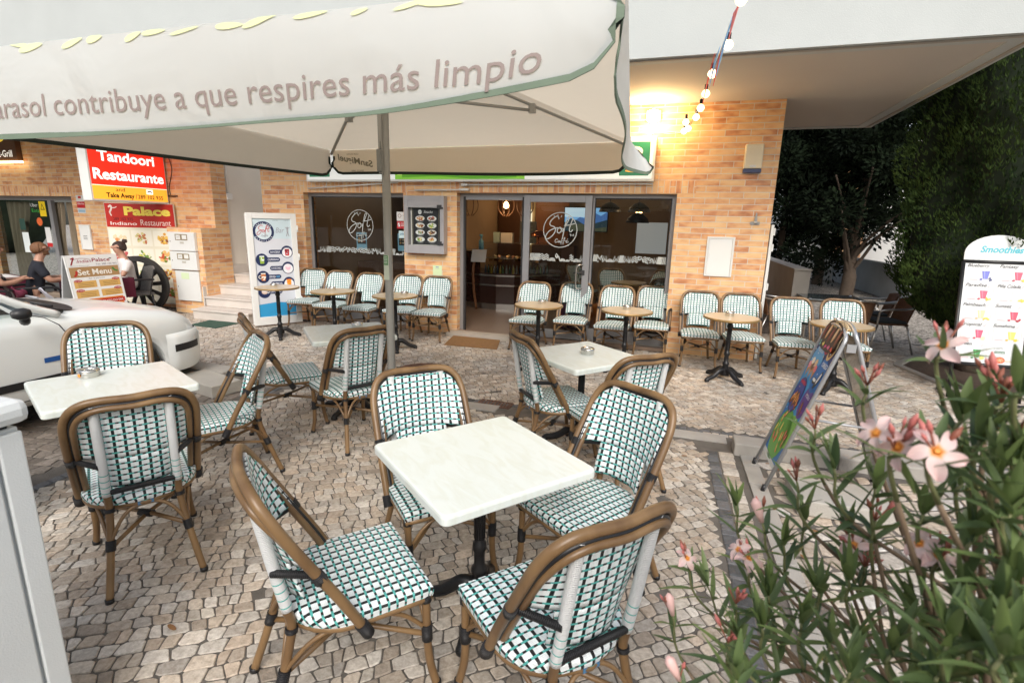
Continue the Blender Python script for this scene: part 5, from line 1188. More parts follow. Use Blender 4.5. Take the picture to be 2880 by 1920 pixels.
pal = [[srgb(222,150,90), srgb(240,220,180), srgb(250,240,220)], [srgb(226,210,150), srgb(200,120,80), srgb(150,170,90), srgb(245,240,225)], [srgb(226,170,70), srgb(240,200,100), srgb(150,90,60)], [srgb(200,90,90), srgb(230,190,180), srgb(150,60,60)], [srgb(226,220,110), srgb(240,234,200), srgb(120,150,70)], [srgb(210,90,60), srgb(236,190,120), srgb(120,140,60)]]
for r in range(4):
    for c in range(3):
        u, v = .14+.40*c, 1.18-.33*r; p.rect(u-.12, v-.14, u+.25, v+.14, srgb(246, 240, 222), 2); p.blot(u+.065, v, .14, .11, pal[(r*3+c) % 6], 3, 34, r*3+c, .20)
p.build('print', t)
# menu board
t = thing('menu_board', 'white set menu A board standing at the restaurant terrace', 'menu board', (-7.96, 5.03, 0))
mb = MB(); mb.prism([(-.02, 0, .05), (-.02, .72, .05), (-.17, .72, 1.13), (-.17, 0, 1.13)], (-.028, 0, 0), P('board_white', (.72, .72, .70), .5)); mb.build('front_leaf', t, bev=.003)
mb = MB(); mb.prism([(-.42, 0, .05), (-.42, .72, .05), (-.20, .72, 1.13), (-.20, 0, 1.13)], (-.028, 0, 0), P('board_grey', (.42, .43, .43), .6)); mb.build('rear_leaf', t, bev=.003)
mb = MB(); mb.tube([(-.08, .02, .35), (-.34, .02, .35)], .006, chrome, 6); mb.build('stay', t)
V_ = Vector((-.15, 0, 1.08)); p = Print(Vector((-.018, .01, .06))+V_*.235, (0, 1, 0), V_); p.sv = .765
p.rect(0, 0, .70, 1.07, srgb(240, 240, 238), 1); p.txt('Indian', .13, .94, .06, srgb(170, 60, 80), 3, shear=.35, w=.20); p.txt('Palace', .34, .95, .07, srgb(150, 30, 50), 3, bold=.012, w=.25); p.txt('Tel.: 289 102 935', .38, .885, .03, srgb(90, 80, 110), 3, w=.30); p.txt('Tandoori Restaurant', .03, .875, .02, srgb(160, 160, 150), 3, w=.26)
p.stroke([(.05, .90), (.08, .98), (.10, 1.03), (.06, 1.01)], .02, srgb(150, 40, 50), 3); p.stroke([(.08, 1.0), (.2, 1.02), (.32, .99)], .006, srgb(150, 40, 50), 3); p.ell(.60, 1.0, .02, .012, srgb(120, 120, 120), 3)
p.rect(.01, .67, .69, .86, srgb(176, 140, 96), 2); p.txt('Set Menu', .11, .71, .11, srgb(245, 240, 230), 3, bold=.02, w=.47); p.stroke([(.06, .69), (.09, .73), (.10, .79)], .03, srgb(190, 50, 40), 3); p.stroke([(.60, .82), (.63, .77), (.67, .75)], .03, srgb(70, 130, 60), 3); p.txt('for 2 persons', .24, .63, .025, srgb(120, 110, 110), 3, w=.22)
for k, pr in enumerate(('27.00€', '30.00€', '31.00€', '33.00€')):
    u, v = (.03, .37)[k % 2], (.47, .29)[k//2]; p.rect(u, v, u+.30, v+.13, srgb(222, 178, 104), 2)
    for j in range(3): p.rect(u+.05, v+.02+.03*j, u+.26, v+.026+.03*j, srgb(120, 90, 60), 3)
    uu = u+.06 if k % 2 == 0 else u+.24; p.ell(uu, v+.135, .055, .026, srgb(186, 40, 44), 4, 18); p.txt(pr, uu-.04, v+.125, .024, srgb(245, 230, 226), 5, w=.08)
p.rect(.04, .08, .66, .26, srgb(224, 130, 50), 2); p.rect(.02, .15, .68, .235, srgb(186, 36, 40), 3); p.txt('LUNCH MENU | PRATO DO DIA', .05, .17, .04, srgb(245, 236, 230), 4, bold=.015, w=.60); p.txt('Chicken Curry / Tandoori Chicken', .12, .10, .025, srgb(250, 230, 200), 4, shear=.2, w=.5); p.ell(.60, .05, .06, .035, srgb(170, 80, 50), 4)
p.build('print', t)
# wagon wheel
wd = P('charred_wood', (.028, .025, .023), .75, var=.35, scale=25, bump=.4, bscale=80)
wc = Vector((-9.00, 6.70, .51)); t = thing('wagon_wheel', 'old black wooden wagon wheel leaning by the meter pier', 'wheel', wc, R(17))
def circ(r, y, n=40): return [(r*math.cos(2*math.pi*i/n), y, r*math.sin(2*math.pi*i/n)) for i in range(n)]
mb = MB(); n = 44
for i in range(n):
    a, b_ = 2*math.pi*i/n, 2*math.pi*(i+1)/n; q = []
    for (r, y) in ((.505, -.04), (.505, .04), (.415, .045), (.415, -.045)): q.append([(r*math.cos(s), y, r*math.sin(s)) for s in (a, b_)])
    for k in range(4): m_ = (k+1) % 4; mb.poly([q[k][0], q[k][1], q[m_][1], q[m_][0]], wd)
mb.build('rim', t)
for k in range(12):
    a = math.pi*2*k/12+.1; mb = MB(); mb.tube([(.08*math.cos(a), -.03, .08*math.sin(a)), (.25*math.cos(a), -.012, .25*math.sin(a)), (.445*math.cos(a), 0, .445*math.sin(a))], [.040, .034, .036], wd, 8); mb.build('spoke', t)
mb = MB(); pr = [(.001, -.17), (.04, -.17), (.045, -.14), (.085, -.13), (.10, -.06), (.13, -.05), (.13, .04), (.10, .05), (.06, .10)]
mb.lathe(pr, wd, 20); mb.v = [(x, z, -y) for x, y, z in mb.v]; mb.build('hub', t)
# electricity boxes on the pier
for z0, z1, l in ((1.115, 1.44, 'upper white meter box with label window on the brick pier'), (.785, 1.105, 'lower white meter box with label window on the brick pier')):
    t = thing('meter_box', l, 'meter box', (-8.27, 7.05, z0), 0, 'white meter boxes on the pier'); h = z1-z0
    mb = MB(); mb.box(-.30, -.06, 0, .30, -.001, h, wpl); mb.build('case', t, bev=.006)
    p = Print((-.30, -.062, 0), (1, 0, 0), (0, 0, 1)); p.rect(.17, h-.14, .45, h-.035, srgb(140, 126, 96), 1); p.rect(.19, h-.125, .29, h-.05, srgb(226, 226, 222), 2); p.rect(.33, h-.12, .43, h-.05, srgb(226, 226, 222), 2); p.rect(.27, h-.20, .36, h-.165, srgb(190, 186, 176), 1); p.ell(.05, h*.5, .008, .012, srgb(60, 60, 60), 1, 10)
    for k in range(2): p.stroke([(.20, h-.07-.02*k), (.235, h-.08-.015*k), (.28, h-.065-.02*k)], .004, srgb(120, 110, 120), 3)
    p.build('label_window', t)
t = thing('meter_cover_panel', 'plain white panel with a green note below the meter boxes', 'panel', (-8.26, 7.05, .23)); mb = MB(); mb.box(-.27, -.03, 0, .27, -.001, .535, wpl); mb.build('panel', t, bev=.005)
p = Print((-.27, -.032, 0), (1, 0, 0), (0, 0, 1)); p.rect(.14, .39, .32, .50, srgb(214, 230, 190), 1); p.ell(.04, .25, .007, .012, srgb(70, 70, 70), 1, 10); p.build('note', t)
t = thing('utility_door', 'narrow white utility door on the brick wall beside the restaurant window', 'utility door', (-11.13, D, 1.02)); mb = MB(); frame(mb, -.15, 0, .15, .48, -.03, -.001, .02, wpl); mb.box(-.13, -.024, .02, .13, -.002, .46, P('cupboard_white', (.8, .8, .8))); mb.build('door', t, bev=.003)
p = Print((-.06, -.026, .20), (1, 0, 0), (0, 0, 1))
for k in range(3): p.rect(0, .03*k, .11, .03*k+.012, srgb(130, 130, 130), 1)
p.build('label', t)
t = thing('wall_plate', 'red and white alarm notice plate above the utility door', 'plate', (-11.155, D, 1.72)); p = Print((-.11, -.004, 0), (1, 0, 0), (0, 0, 1)); p.rect(0, 0, .22, .34, srgb(214, 214, 210), 0); p.rect(0, .10, .22, .22, srgb(190, 40, 44), 1); p.txt('Alarme', .02, .165, .04, srgb(250, 236, 236), 2, w=.18); p.rect(.06, .28, .14, .325, srgb(190, 50, 40), 1); p.rect(.02, .02, .20, .07, srgb(150, 180, 200), 1); p.build('plate', t)
t = thing('grill_sign', 'dark wooden grill sign with a lit bar at the far left', 'sign', (-13.0, D, 2.66)); mb = MB(); mb.box(-.8, -.10, .06, .42, -.003, .75, woodw); mb.build('board', t)
p = Print((-.8, -.103, .06), (1, 0, 0), (0, 0, 1)); p.e = .5; p.txt('Restaurant-Grill', .02, .06, .13, srgb(240, 236, 226), 1, bold=.015, w=1.08); p.ell(.62, .42, .32, .10, srgb(226, 200, 60), 1); p.build('sign_face', t)
mb = MB(); mb.box(-.8, -.14, .0, .58, -.10, .035, emis('led_warm', (1, .74, .40), 5.)); mb.build('light_bar', t)

# ------------------------------------------------------------------ parked car (faces the building, right flank towards us)
paint = P('car_white', (.83, .86, .85), .28, 0, var=.015, scale=2, coat=.6)
blackp = P('car_black_plastic', (.018, .018, .02), .45, var=.1); rub = P('tyre_rubber', (.015, .015, .016), .8)
CX = -5.45
car = thing('parked_car', 'white parked hatchback with black mirror, nose towards the restaurant', 'car', (CX, 2.2, 0))
def hw(y):
    if y < 3.70: return .80-.02*max(0, (1.2-y))
    t = min(1, (y-3.70)/.54); return .80*math.sqrt(max(0, 1-t**2.8*.86))
def zs(y): return float(np.interp(y, [0, 2.4, 2.74, 3.34, 3.77, 3.90, 4.0, 4.1, 4.2], [.93, .935, .915, .850, .770, .735, .69, .635, .60]))
def zc(y): return float(np.interp(y, [0, 2.6, 2.85, 3.04, 3.49, 3.75, 4.03, 4.12, 4.2], [.90, .92, .945, .958, .900, .85, .775, .73, .655]))
def half(y):
    h, s, c = hw(y), zs(y), zc(y); b = .24
    return [(0, c), (h*.40, c-.004), (h*.66, c-.02-(c-s)*.25), (h*.84, s+.025), (h*.94, s-.015), (h*.985, s-.07), (h, s-.16), (h*1.0, .55 if s > .65 else s-.2), (h*.995, .42), (h*.975, .30), (h*.93, b)]
ysn = [.3, .9, 1.5, 2.0, 2.4, 2.7, 2.95, 3.2, 3.4, 3.6, 3.75, 3.88, 3.98, 4.07, 4.14, 4.19]
mb = MB(); rows = []
for y in ysn:
    hf = half(y); ring = [(-x, y-2.2, z) for x, z in hf[::-1]]+[(x, y-2.2, z) for x, z in hf[1:]]; b0 = len(mb.v); mb.v += ring; rows.append((b0, len(ring)))
for (a, n), (b_, _) in zip(rows[:-1], rows[1:]):
    for i in range(n-1): mb.face([a+i, a+i+1, b_+i+1, b_+i], paint, None, True)
a, n = rows[-1]; mb.face([a+i for i in range(n)], paint); a, n = rows[0]; mb.face([a+i for i in range(n)][::-1], paint)
for (a, n), (b_, _) in zip(rows[:-1], rows[1:]): mb.face([a, b_, b_+n-1, a+n-1], blackp)
body = mb.build('body', car)
cut = bpy.data.meshes.new('cut'); bm = bmesh.new()
for sx in (-1, 1): bmesh.ops.create_cone(bm, cap_ends=True, segments=40, radius1=.335, radius2=.335, depth=.5, matrix=Matrix.Translation((sx*.80, 3.30-2.2, .285)) @ Matrix.Rotation(R(90), 4, 'Y'))
bm.to_mesh(cut); bm.free(); co = bpy.data.objects.new('cut', cut); COL.objects.link(co); co.location = car.location
md = body.modifiers.new('arch', 'BOOLEAN'); md.object = co; md.operation = 'DIFFERENCE'; md.solver = 'EXACT'
bpy.context.view_layer.update(); dg = bpy.context.evaluated_depsgraph_get(); nm_ = bpy.data.meshes.new_from_object(body.evaluated_get(dg)); body.modifiers.clear(); body.data = nm_; bpy.data.objects.remove(co)
def side(y, z, out=.004):   # a point on the right flank
    h = hw(y); hf = half(y); x = h
    for (x0, z0), (x1, z1) in zip(hf[:-1], hf[1:]):
        if z1 <= z <= z0: x = x0+(x1-x0)*(z0-z)/max(1e-6, z0-z1)
    return (x+out, y-2.2, z)
for sx in (-1, 1):
    for yw_ in (3.30, .95):
        wh = MB(); pr = [(.20, -.09), (.28, -.085), (.295, -.06), (.295, .06), (.28, .085), (.20, .09)]
        wh.lathe(pr, rub, 28); wh.v = [(z, x, y) for x, y, z in wh.v]; o = wh.build('wheel', car, loc=(sx*.70, yw_-2.2, .295))
        rm_ = MB(); rm_.lathe([(.001, .075), (.06, .07), (.12, .06), (.19, .072), (.20, .05)], chrome, 24); rm_.v = [(z*sx, x, y) for x, y, z in rm_.v]; rm_.build('rim', o)
bp_ = MB()       # bumper wraps round the nose
path = [(-hw(y)*1.0, y-2.2) for y in (3.645, 3.76, 3.88, 4.0, 4.10)]+[(-.36, 1.99), (0, 2.01), (.36, 1.99)]+[(hw(y)*1.0, y-2.2) for y in (4.10, 4.0, 3.88, 3.76, 3.645)]
path = [(p_.x, p_.y) for p_ in spline([(a, b_, 0) for a, b_ in path], 4)]
def offp(k, d):
    a, b_ = path[max(0, k-1)], path[min(len(path)-1, k+1)]; tx, ty = b_[0]-a[0], b_[1]-a[1]; l_ = math.hypot(tx, ty); return (path[k][0]+d*(-ty)/l_*-1*-1, path[k][1]+d*tx/l_)
prf = [(.0, .585), (.016, .572), (.030, .53), (.034, .42), (.030, .32), (.018, .24), (.0, .20)]
for k in range(len(path)-1):
    for (d0, z0), (d1, z1) in zip(prf[:-1], prf[1:]):
        q = []
        for kk, d, z in ((k, d0, z0), (k+1, d0, z0), (k+1, d1, z1), (k, d1, z1)): x, y = offp(kk, d*min(1, .12+.3*min(kk, len(path)-1-kk))+.002); q.append((x, y, z))
        bp_.poly(q, paint, None, True)
bo = bp_.build('bumper', car); me = bo.data; bm = bmesh.new(); bm.from_mesh(me); bmesh.ops.remove_doubles(bm, verts=bm.verts, dist=1e-5); bmesh.ops.recalc_face_normals(bm, faces=bm.faces); bm.to_mesh(me); bm.free()
ins = MB()
for k in range(len(path)-13, len(path)-3):
    q = []
    for kk, z in ((k, .475), (k+1, .475), (k+1, .405), (k, .405)): x, y = offp(kk, .0375); q.append((x, y, z))
    ins.poly(q, blackp)
ins.build('bumper_insert', bo)
mb = MB(); mb.tube([side(y, z, .0015) for y, z in ((2.50, 1.0), (2.60, .945), (2.70, .905), (2.77, .84), (2.81, .76), (2.83, .6), (2.83, .30))], .004, blackp, 6); mb.tube([side(y, .29, .001) for y in np.linspace(.8, 2.83, 12)], .004, blackp, 6); mb.build('door_seam', car)
mb = MB()
for y0, y1 in zip(np.linspace(.8, 2.75, 9)[:-1], np.linspace(.8, 2.75, 9)[1:]):
    mb.poly([side(y0, .395, .008), side(y1, .395, .008), side(y1, .455, .008), side(y0, .455, .008)], blackp)
mb.build('side_moulding', car)
mb = MB(); mb.poly([side(2.62, .56, .004), side(2.84, .56, .004), side(2.84, .60, .004), side(2.62, .60, .004)], pm(srgb(40, 90, 160))); mb.build('blue_decal', car)
# cabin
mb = MB()
rf = [(-.60, -1.6, 1.36), (.60, -1.6, 1.36), (.62, -.28, 1.40), (-.62, -.28, 1.40)]; mb.poly([(x, y, z+.03) for x, y, z in rf], paint); mb.poly(rf[::-1], paint)
mb.build('roof', car, bev=.01)
for sx in (-1, 1):
    mb = MB(); mb.tube(spline([(sx*.61, -.29, 1.395), (sx*.68, .10, 1.19), (sx*.735, .38, 1.015), (sx*.755, .60, .915)], 6), [.030]*18+[.026], paint, 8); mb.tube(spline([(sx*.585, -.26, 1.40), (sx*.655, .13, 1.19), (sx*.705, .42, 1.01), (sx*.70, .66, .93)], 6), .018, blackp, 6); mb.build('pillar', car)
    mb = MB(); mb.poly([(sx*.625, -.30, 1.38), (sx*.695, .08, 1.18), (sx*.765, .33, .965), (sx*.78, .30, .945), (sx*.775, -1.2, .945), (sx*.63, -1.2, 1.38)], GL); mb.build('side_glass', car)
mb = MB(); mb.poly([(-.60, -.27, 1.39), (.60, -.27, 1.39), (.70, .42, 1.0), (.40, .68, .955), (0, .74, .96), (-.40, .68, .955), (-.70, .42, 1.0)], GL); mb.build('windscreen', car)
mb = MB(); pc = spline([(-.66, .70, .925), (-.4, .78, .945), (0, .82, .95), (.4, .78, .945), (.58, .75, .93), (.66, .70, .92)], 5); pb = spline([(-.66, .55, .935), (-.4, .66, .95), (0, .72, .955), (.4, .66, .95), (.58, .60, .94), (.66, .55, .935)], 5)
for a, b_, c, d_ in zip(pc[:-1], pc[1:], pb[1:], pb[:-1]): mb.poly([a+Vector((0, .06, .006)), b_+Vector((0, .06, .006)), c+Vector((0, 0, .012)), d_+Vector((0, 0, .012))], blackp)
mb.build('cowl', car)
mb = MB(); mb.tube([(.56, .68, .96), (.25, .62, 1.0), (-.10, .57, 1.03)], .009, blackp, 6); mb.tube([(.05, .80, .995), (.30, .74, 1.0)], .011, P('wiper_grey', (.4, .4, .42), .4), 6); mb.build('wiper', car)
mb = MB(); mb.lathe([(.001, -.11), (.05, -.10), (.085, -.04), (.09, .03), (.06, .09), (.001, .105)], blackp, 18, sx=1.15, cap=False); mb.v = [(x*.75, z*1.0*.9, y*.80) for x, y, z in mb.v]; mb.v = [(x, y, z) for x, y, z in mb.v]; mi = mb.build('mirror', car, loc=(.93, .26, .985)); mi.rotation_euler = (0, R(-8), R(-12)); mi.scale = (.62, .62, .62)
mb = MB(); mb.tube([(-.02, .03, -.03), (-.10, .05, -.075), (-.15, .06, -.09)], [.04, .05, .055], blackp, 10); mb.build('stalk', mi)
mb = MB(); mb.box(-.62, -1.4, .30, .62, .5, .93, P('car_inside', (.03, .03, .035), .9)); mb.build('interior', car)
mb = MB(); mb.lathe([(.001, .004), (.012, .003), (.014, 0)], blackp, 12, c=(.05, 1.02, .952)); mb.build('washer_jet', car)

# ------------------------------------------------------------------ guests on the terrace
skin = P('skin', (.46, .25, .17), .5, var=.08, scale=8)
def skin_mesh(name, chains, mats, parent, sub=2, matf=None):
    """one continuous surface grown over a skeleton: chains share joints by name"""
    J, E, order = {}, [], []
    for ch in chains:
        prev = None
        for nm, co_, r in ch:
            if nm not in J: J[nm] = (co_, r); order.append(nm)
            if prev is not None: E.append((prev, nm))
            prev = nm
    idx = {n: i for i, n in enumerate(order)}
    me = bpy.data.meshes.new(name); me.from_pydata([J[n][0] for n in order], [(idx[a], idx[b]) for a, b in E], [])
    o = bpy.data.objects.new(name, me); COL.objects.link(o)
    md = o.modifiers.new('skin', 'SKIN'); md.use_smooth_shade = True; md.branch_smoothing = .3
    sv = me.skin_vertices[0].data
    for i, n in enumerate(order): r = J[n][1]; sv[i].radius = (r, r) if not isinstance(r, tuple) else r; sv[i].use_root = (i == 0)
    o.modifiers.new('sub', 'SUBSURF').levels = sub
    bpy.context.view_layer.update(); dg = bpy.context.evaluated_depsgraph_get(); m2 = bpy.data.meshes.new_from_object(o.evaluated_get(dg))
    o.modifiers.clear(); o.data = m2
    m2.materials.clear()
    for m in mats: m2.materials.append(m)
    for p_ in m2.polygons: p_.use_smooth = True; p_.material_index = matf(p_.center) if matf else 0
    o.parent = parent; return o
def seated(label, loc, rz, shirt, short, hairc, beard=False, glasses=False, bun=False, lean=.0):
    t = thing('person', label, 'person', loc, rz)
    L = lean; ch = []
    sp = [('pel', (0, 0, .52), (.15, .12)), ('waist', (0, .02+L*.3, .70), (.135, .105)), ('chest', (0, .05+L*.7, .92), (.165, .115)), ('neckb', (0, .06+L, 1.055), .066), ('neck', (0, .085+L, 1.11), .054), ('jaw', (0, .115+L, 1.165), (.068, .078)), ('skull', (0, .105+L, 1.235), (.086, .105)), ('crown', (0, .10+L, 1.29), (.066, .08))]
    ch.append(sp); ch.append([sp[5], ('chin', (0, .165+L, 1.150), .026)]); ch.append([sp[6], ('nose', (0, .215+L, 1.215), .012)])
    for s in (-1, 1):
        ch.append([sp[2], ('sh%d' % s, (s*.185, .05+L*.8, .985), .060), ('up%d' % s, (s*.225, .10+L*.6, .88), .050), ('el%d' % s, (s*.245, .16+L*.6, .775), .043), ('fo%d' % s, (s*.17, .30+L*.5, .785), .036), ('wr%d' % s, (s*.085, .40+L*.4, .815), .026), ('pa%d' % s, (s*.055, .455+L*.4, .825), (.030, .018))])
        for k in range(4): ch.append([('pa%d' % s, (s*.055, .455+L*.4, .825), (.030, .018)), ('f%d%d' % (s, k), (s*(.070-.018*k), .50+L*.4, .825-.004*k), .0085), ('g%d%d' % (s, k), (s*(.055-.018*k), .525+L*.4-.004*k, .805), .0075)])
        ch.append([('wr%d' % s, (s*.085, .40+L*.4, .815), .026), ('th%d' % s, (s*.045, .43+L*.4, .845), .010), ('ti%d' % s, (s*.035, .465+L*.4, .845), .008)])
        ch.append([sp[6], ('ear%d' % s, (s*.083, .105+L, 1.215), .013)])
        ch.append([sp[0], ('hip%d' % s, (s*.10, .06, .50), .088), ('th_%d' % s, (s*.115, .28, .51), .078), ('kn%d' % s, (s*.125, .46, .50), .060), ('ca%d' % s, (s*.12, .47, .32), .055), ('an%d' % s, (s*.115, .45, .09), .038), ('to%d' % s, (s*.12, .58, .035), .030)])
    skin_mesh('body', ch, [skin], t)
    g = .014; cl = [[('p', (0, 0, .50), (.165, .135)), ('w', (0, .02+L*.3, .70), (.135+g, .105+g)), ('c', (0, .05+L*.7, .92), (.165+g, .115+g)), ('n', (0, .06+L, 1.05), .075)]]
    for s in (-1, 1): cl.append([('c', (0, .05+L*.7, .92), (.165+g, .115+g)), ('s%d' % s, (s*.185, .05+L*.8, .985), .073), ('u%d' % s, (s*.225, .10+L*.6, .885), .066), ('e%d' % s, (s*.236, .13+L*.6, .825), .062)])
    skin_mesh('shirt', cl, [P('cloth_'+label[:14].replace(' ', '_'), shirt, .9, var=.12, scale=8, bump=.2)], t)
    sh = [[('p', (0, 0, .50), (.168, .13)), ('q', (0, .02, .58), (.158, .125))]]
    for s in (-1, 1): sh.append([('p', (0, 0, .50), (.168, .13)), ('h%d' % s, (s*.10, .06, .50), .102), ('k%d' % s, (s*.118, .36, .508), .088)])
    skin_mesh('trousers', sh, [P('trouser_'+label[:14].replace(' ', '_'), short, .9, var=.1)], t)
    hm = P('hair_'+label[:14].replace(' ', '_'), hairc, .6, var=.4, scale=60, bump=.6, bscale=200)
    mb = MB()
    def hd(u, v):
        a = u*2*math.pi; th = v*math.pi*.66; r = 1+.03*math.sin(a*9)*math.sin(th*5); fr_ = max(0, math.sin(a)); th *= (1-.38*fr_)*(1+.14*max(0, -math.sin(a)))
        return (.083*math.sin(th)*math.cos(a)*r, .090+L+(.098*math.sin(th)*math.sin(a))*r, 1.222+.094*math.cos(th)*r)
    mb.grid(hd, 28, 10, hm); mb.build('hair', t, solid=.006)
    if bun: mb = MB(); mb.lathe([(.001, -.035), (.03, -.025), (.04, 0), (.03, .028), (.001, .036)], hm, 14, (0, .01+L, 1.315), cap=False); mb.build('bun', t)
    if beard:
        mb = MB(); mb.grid(lambda u, v: (.066*math.cos(math.pi*u)*(1-.25*v), .118+L+(.062+.012*v)*math.sin(math.pi*u), 1.195-.062*v), 16, 5, hm); mb.build('beard', t, solid=.012)
    if glasses:
        mb = MB()
        for s in (-1, 1): mb.tube([(s*.035+.024*math.cos(a), .200+L, 1.228+.019*math.sin(a)) for a in [2*math.pi*i/14 for i in range(14)]], .0022, BLK, 5, closed=True); mb.tube([(s*.058, .198+L, 1.232), (s*.088, .11+L, 1.232)], .002, BLK, 5)
        mb.tube([(-.012, .202+L, 1.232), (.012, .202+L, 1.232)], .002, BLK, 5); mb.build('glasses', t)
    return t
MX = -8.4
FA = -R(25)          # they face along the terrace
_h = onx(116, 706, -8.8); _man = (_h.x-.17*math.sin(-FA), _h.y-.17*math.cos(FA))
_h = onx(-25, 690, -8.9); _lft = (_h.x-.2*math.sin(-FA), _h.y-.2*math.cos(FA))
_h = onx(330, 700, -8.75); _wom = (_h.x+.05, _h.y+.11)
seated('man in a dark navy t-shirt and glasses sitting at the terrace table', (*_man, -.02), FA, (.012, .014, .022), (.40, .32, .24), (.17, .075, .03), True, True, lean=.06)
seated('person in a white t-shirt at the left picture edge, seen from behind', (*_lft, -.02), FA, (.66, .58, .54), (.35, .3, .28), (.12, .06, .03), lean=.10)
seated('woman in white with dark bun half hidden behind the menu board', (*_wom, -.03), math.pi-R(22), (.70, .66, .64), (.3, .3, .34), (.035, .02, .014), bun=True)
gw = weave_mat('grey_wicker', .014, .010)
for n_ in gw.node_tree.nodes:
    if n_.type == 'MIX':
        for k in (6, 7):
            c = n_.inputs[k].default_value; l_ = (c[0]+c[1]+c[2])/3*.22; n_.inputs[k].default_value = (l_*1.05, l_, l_*.95, 1)
def wicker_chair(label, loc, rz):
    t = thing('wicker_chair', label, 'chair', loc, rz, 'grey wicker terrace chairs')
    def bk(u, v): x = (u-.5)*.52; return (x, -.23-.10*v+.05*(2*u-1)**2, .40+.47*v-.04*(2*u-1)**2*v)
    mb = MB(); mb.grid(bk, 16, 14, gw, lambda u, v: (u*.52, v*.48)); mb.build('backrest', t, solid=.02)
    mb = MB(); mb.box(-.26, -.25, .40, .26, .25, .44, gw); mb.build('seat', t, bev=.01)
    for s in (-1, 1):
        mb = MB(); mb.tube(spline([(s*.27, -.26, .66), (s*.29, 0, .67), (s*.29, .24, .655), (s*.28, .28, .55), (s*.26, .25, .40)], 5), .018, BLK, 8); mb.build('armrest', t)
        for y in (-.22, .22): mb = MB(); mb.tube([(s*.23, y, .42), (s*.25, y*1.1, 0)], .016, BLK, 8); mb.build('leg', t)
    return t
wicker_chair('grey wicker chair carrying the man in the dark t-shirt', (*_man, 0), FA)
wicker_chair('grey wicker chair carrying the person at the left picture edge', (*_lft, 0), FA)
wicker_chair('grey wicker chair carrying the woman behind the menu board', (*_wom, 0), math.pi-R(22))
burg = P('burgundy_cloth', (.12, .012, .035), .85, var=.12, scale=6, bump=.2, bscale=40)
for x, y, l in ((_man[0]+.24, _man[1]+.74, 'burgundy clothed terrace table between the man and the menu board'), (_lft[0]-.95, _lft[1]+.60, 'burgundy clothed terrace table at the left picture edge')):
    t = thing('terrace_table', l, 'table', (x, y, 0), FA*.5, 'burgundy clothed terrace tables')
    mb = MB(); mb.box(-.34, -.34, .70, .34, .34, .735, woodw); mb.tube([(0, 0, 0), (0, 0, .70)], .04, BLK, 10); mb.box(-.25, -.25, 0, .25, .25, .02, BLK); mb.build('frame', t)
    def cl(u, v):
        a = u*2*math.pi; r = .36 if v < .5 else .36+.03*math.sin(a*8)*(v-.5)*2; m_ = max(abs(math.cos(a)), abs(math.sin(a))); return (r*math.cos(a)/m_*min(1, v*2+.0001), r*math.sin(a)/m_*min(1, v*2+.0001), .741-max(0, v-.5)*.62)
    mb = MB(); mb.grid(cl, 48, 8, burg); setp(mb.build('tablecloth', t), None)
    mb = MB(); mb.box(-.30, -.30, .742, .30, .30, .746, P('paper_top', (.62, .60, .58), .8)); mb.build('paper_cover', t)
mb = MB(); mb.lathe([(.036, 0), (.037, .12), (.034, .16), (.014, .21), (.013, .245), (.001, .246)], P('water_bottle', (.45, .58, .68), .15), 16); mb.lathe([(.0375, .05), (.0375, .11)], P('bottle_label', (.15, .35, .6), .5), 16, cap=False)
setp(mb.build('water_bottle', loc=(_man[0]+.26, _man[1]+.62, .747)), 'clear water bottle with blue label on the terrace table', 'bottle')
mb = MB(); mb.grid(lambda u, v: (-.28+.30*u+.05*math.sin(v*7), -.20+.12*v+.02*math.sin(u*9), .62-.26*v+.03*math.sin(u*6+v*4)), 14, 10, burg); setp(mb.build('jacket', loc=(_man[0]+.38, _man[1]-.16, .08), solid=.01), 'burgundy jacket draped over the arm of the man’s chair', 'jacket')
mb = MB(); mb.grid(lambda u, v: (-.02+.16*u, -.10+.12*v, .58-.20*v+.03*math.sin(u*5+v*3)), 10, 8, P('pale_cloth', (.50, .50, .56), .9)); setp(mb.build('scarf', loc=(_man[0]+.40, _man[1]-.05, .08), solid=.008), 'pale grey cloth draped beside the burgundy jacket', 'cloth')

# white cabinet close to the camera on the left
t = thing('white_cabinet', 'weathered white cabinet with rounded cap close at the lower left', 'cabinet', (-1.752, .90, 0))
cw = P('cabinet_white', (.68, .71, .71), .5, var=.06, scale=3, bump=.15, bscale=200)
mb = MB(); mb.box(-.60, -.62, 0, -.012, 0, 1.11, cw); mb.build('carcass', t, bev=.004)
mb = MB(); mb.box(-.011, -.060, .02, .006, 0, 1.10, cw); mb.box(-.011, -.60, .02, .006, -.070, 1.10, cw); mb.build('door', t, bev=.005)
mb = MB(); mb.box(-.62, -.64, 1.125, .03, .02, 1.195, cw); mb.build('cap', t, bev=.025)
mb = MB(); mb.box(-.58, -.60, 1.105, -.02, -.02, 1.13, blackp); mb.build('seal', t)
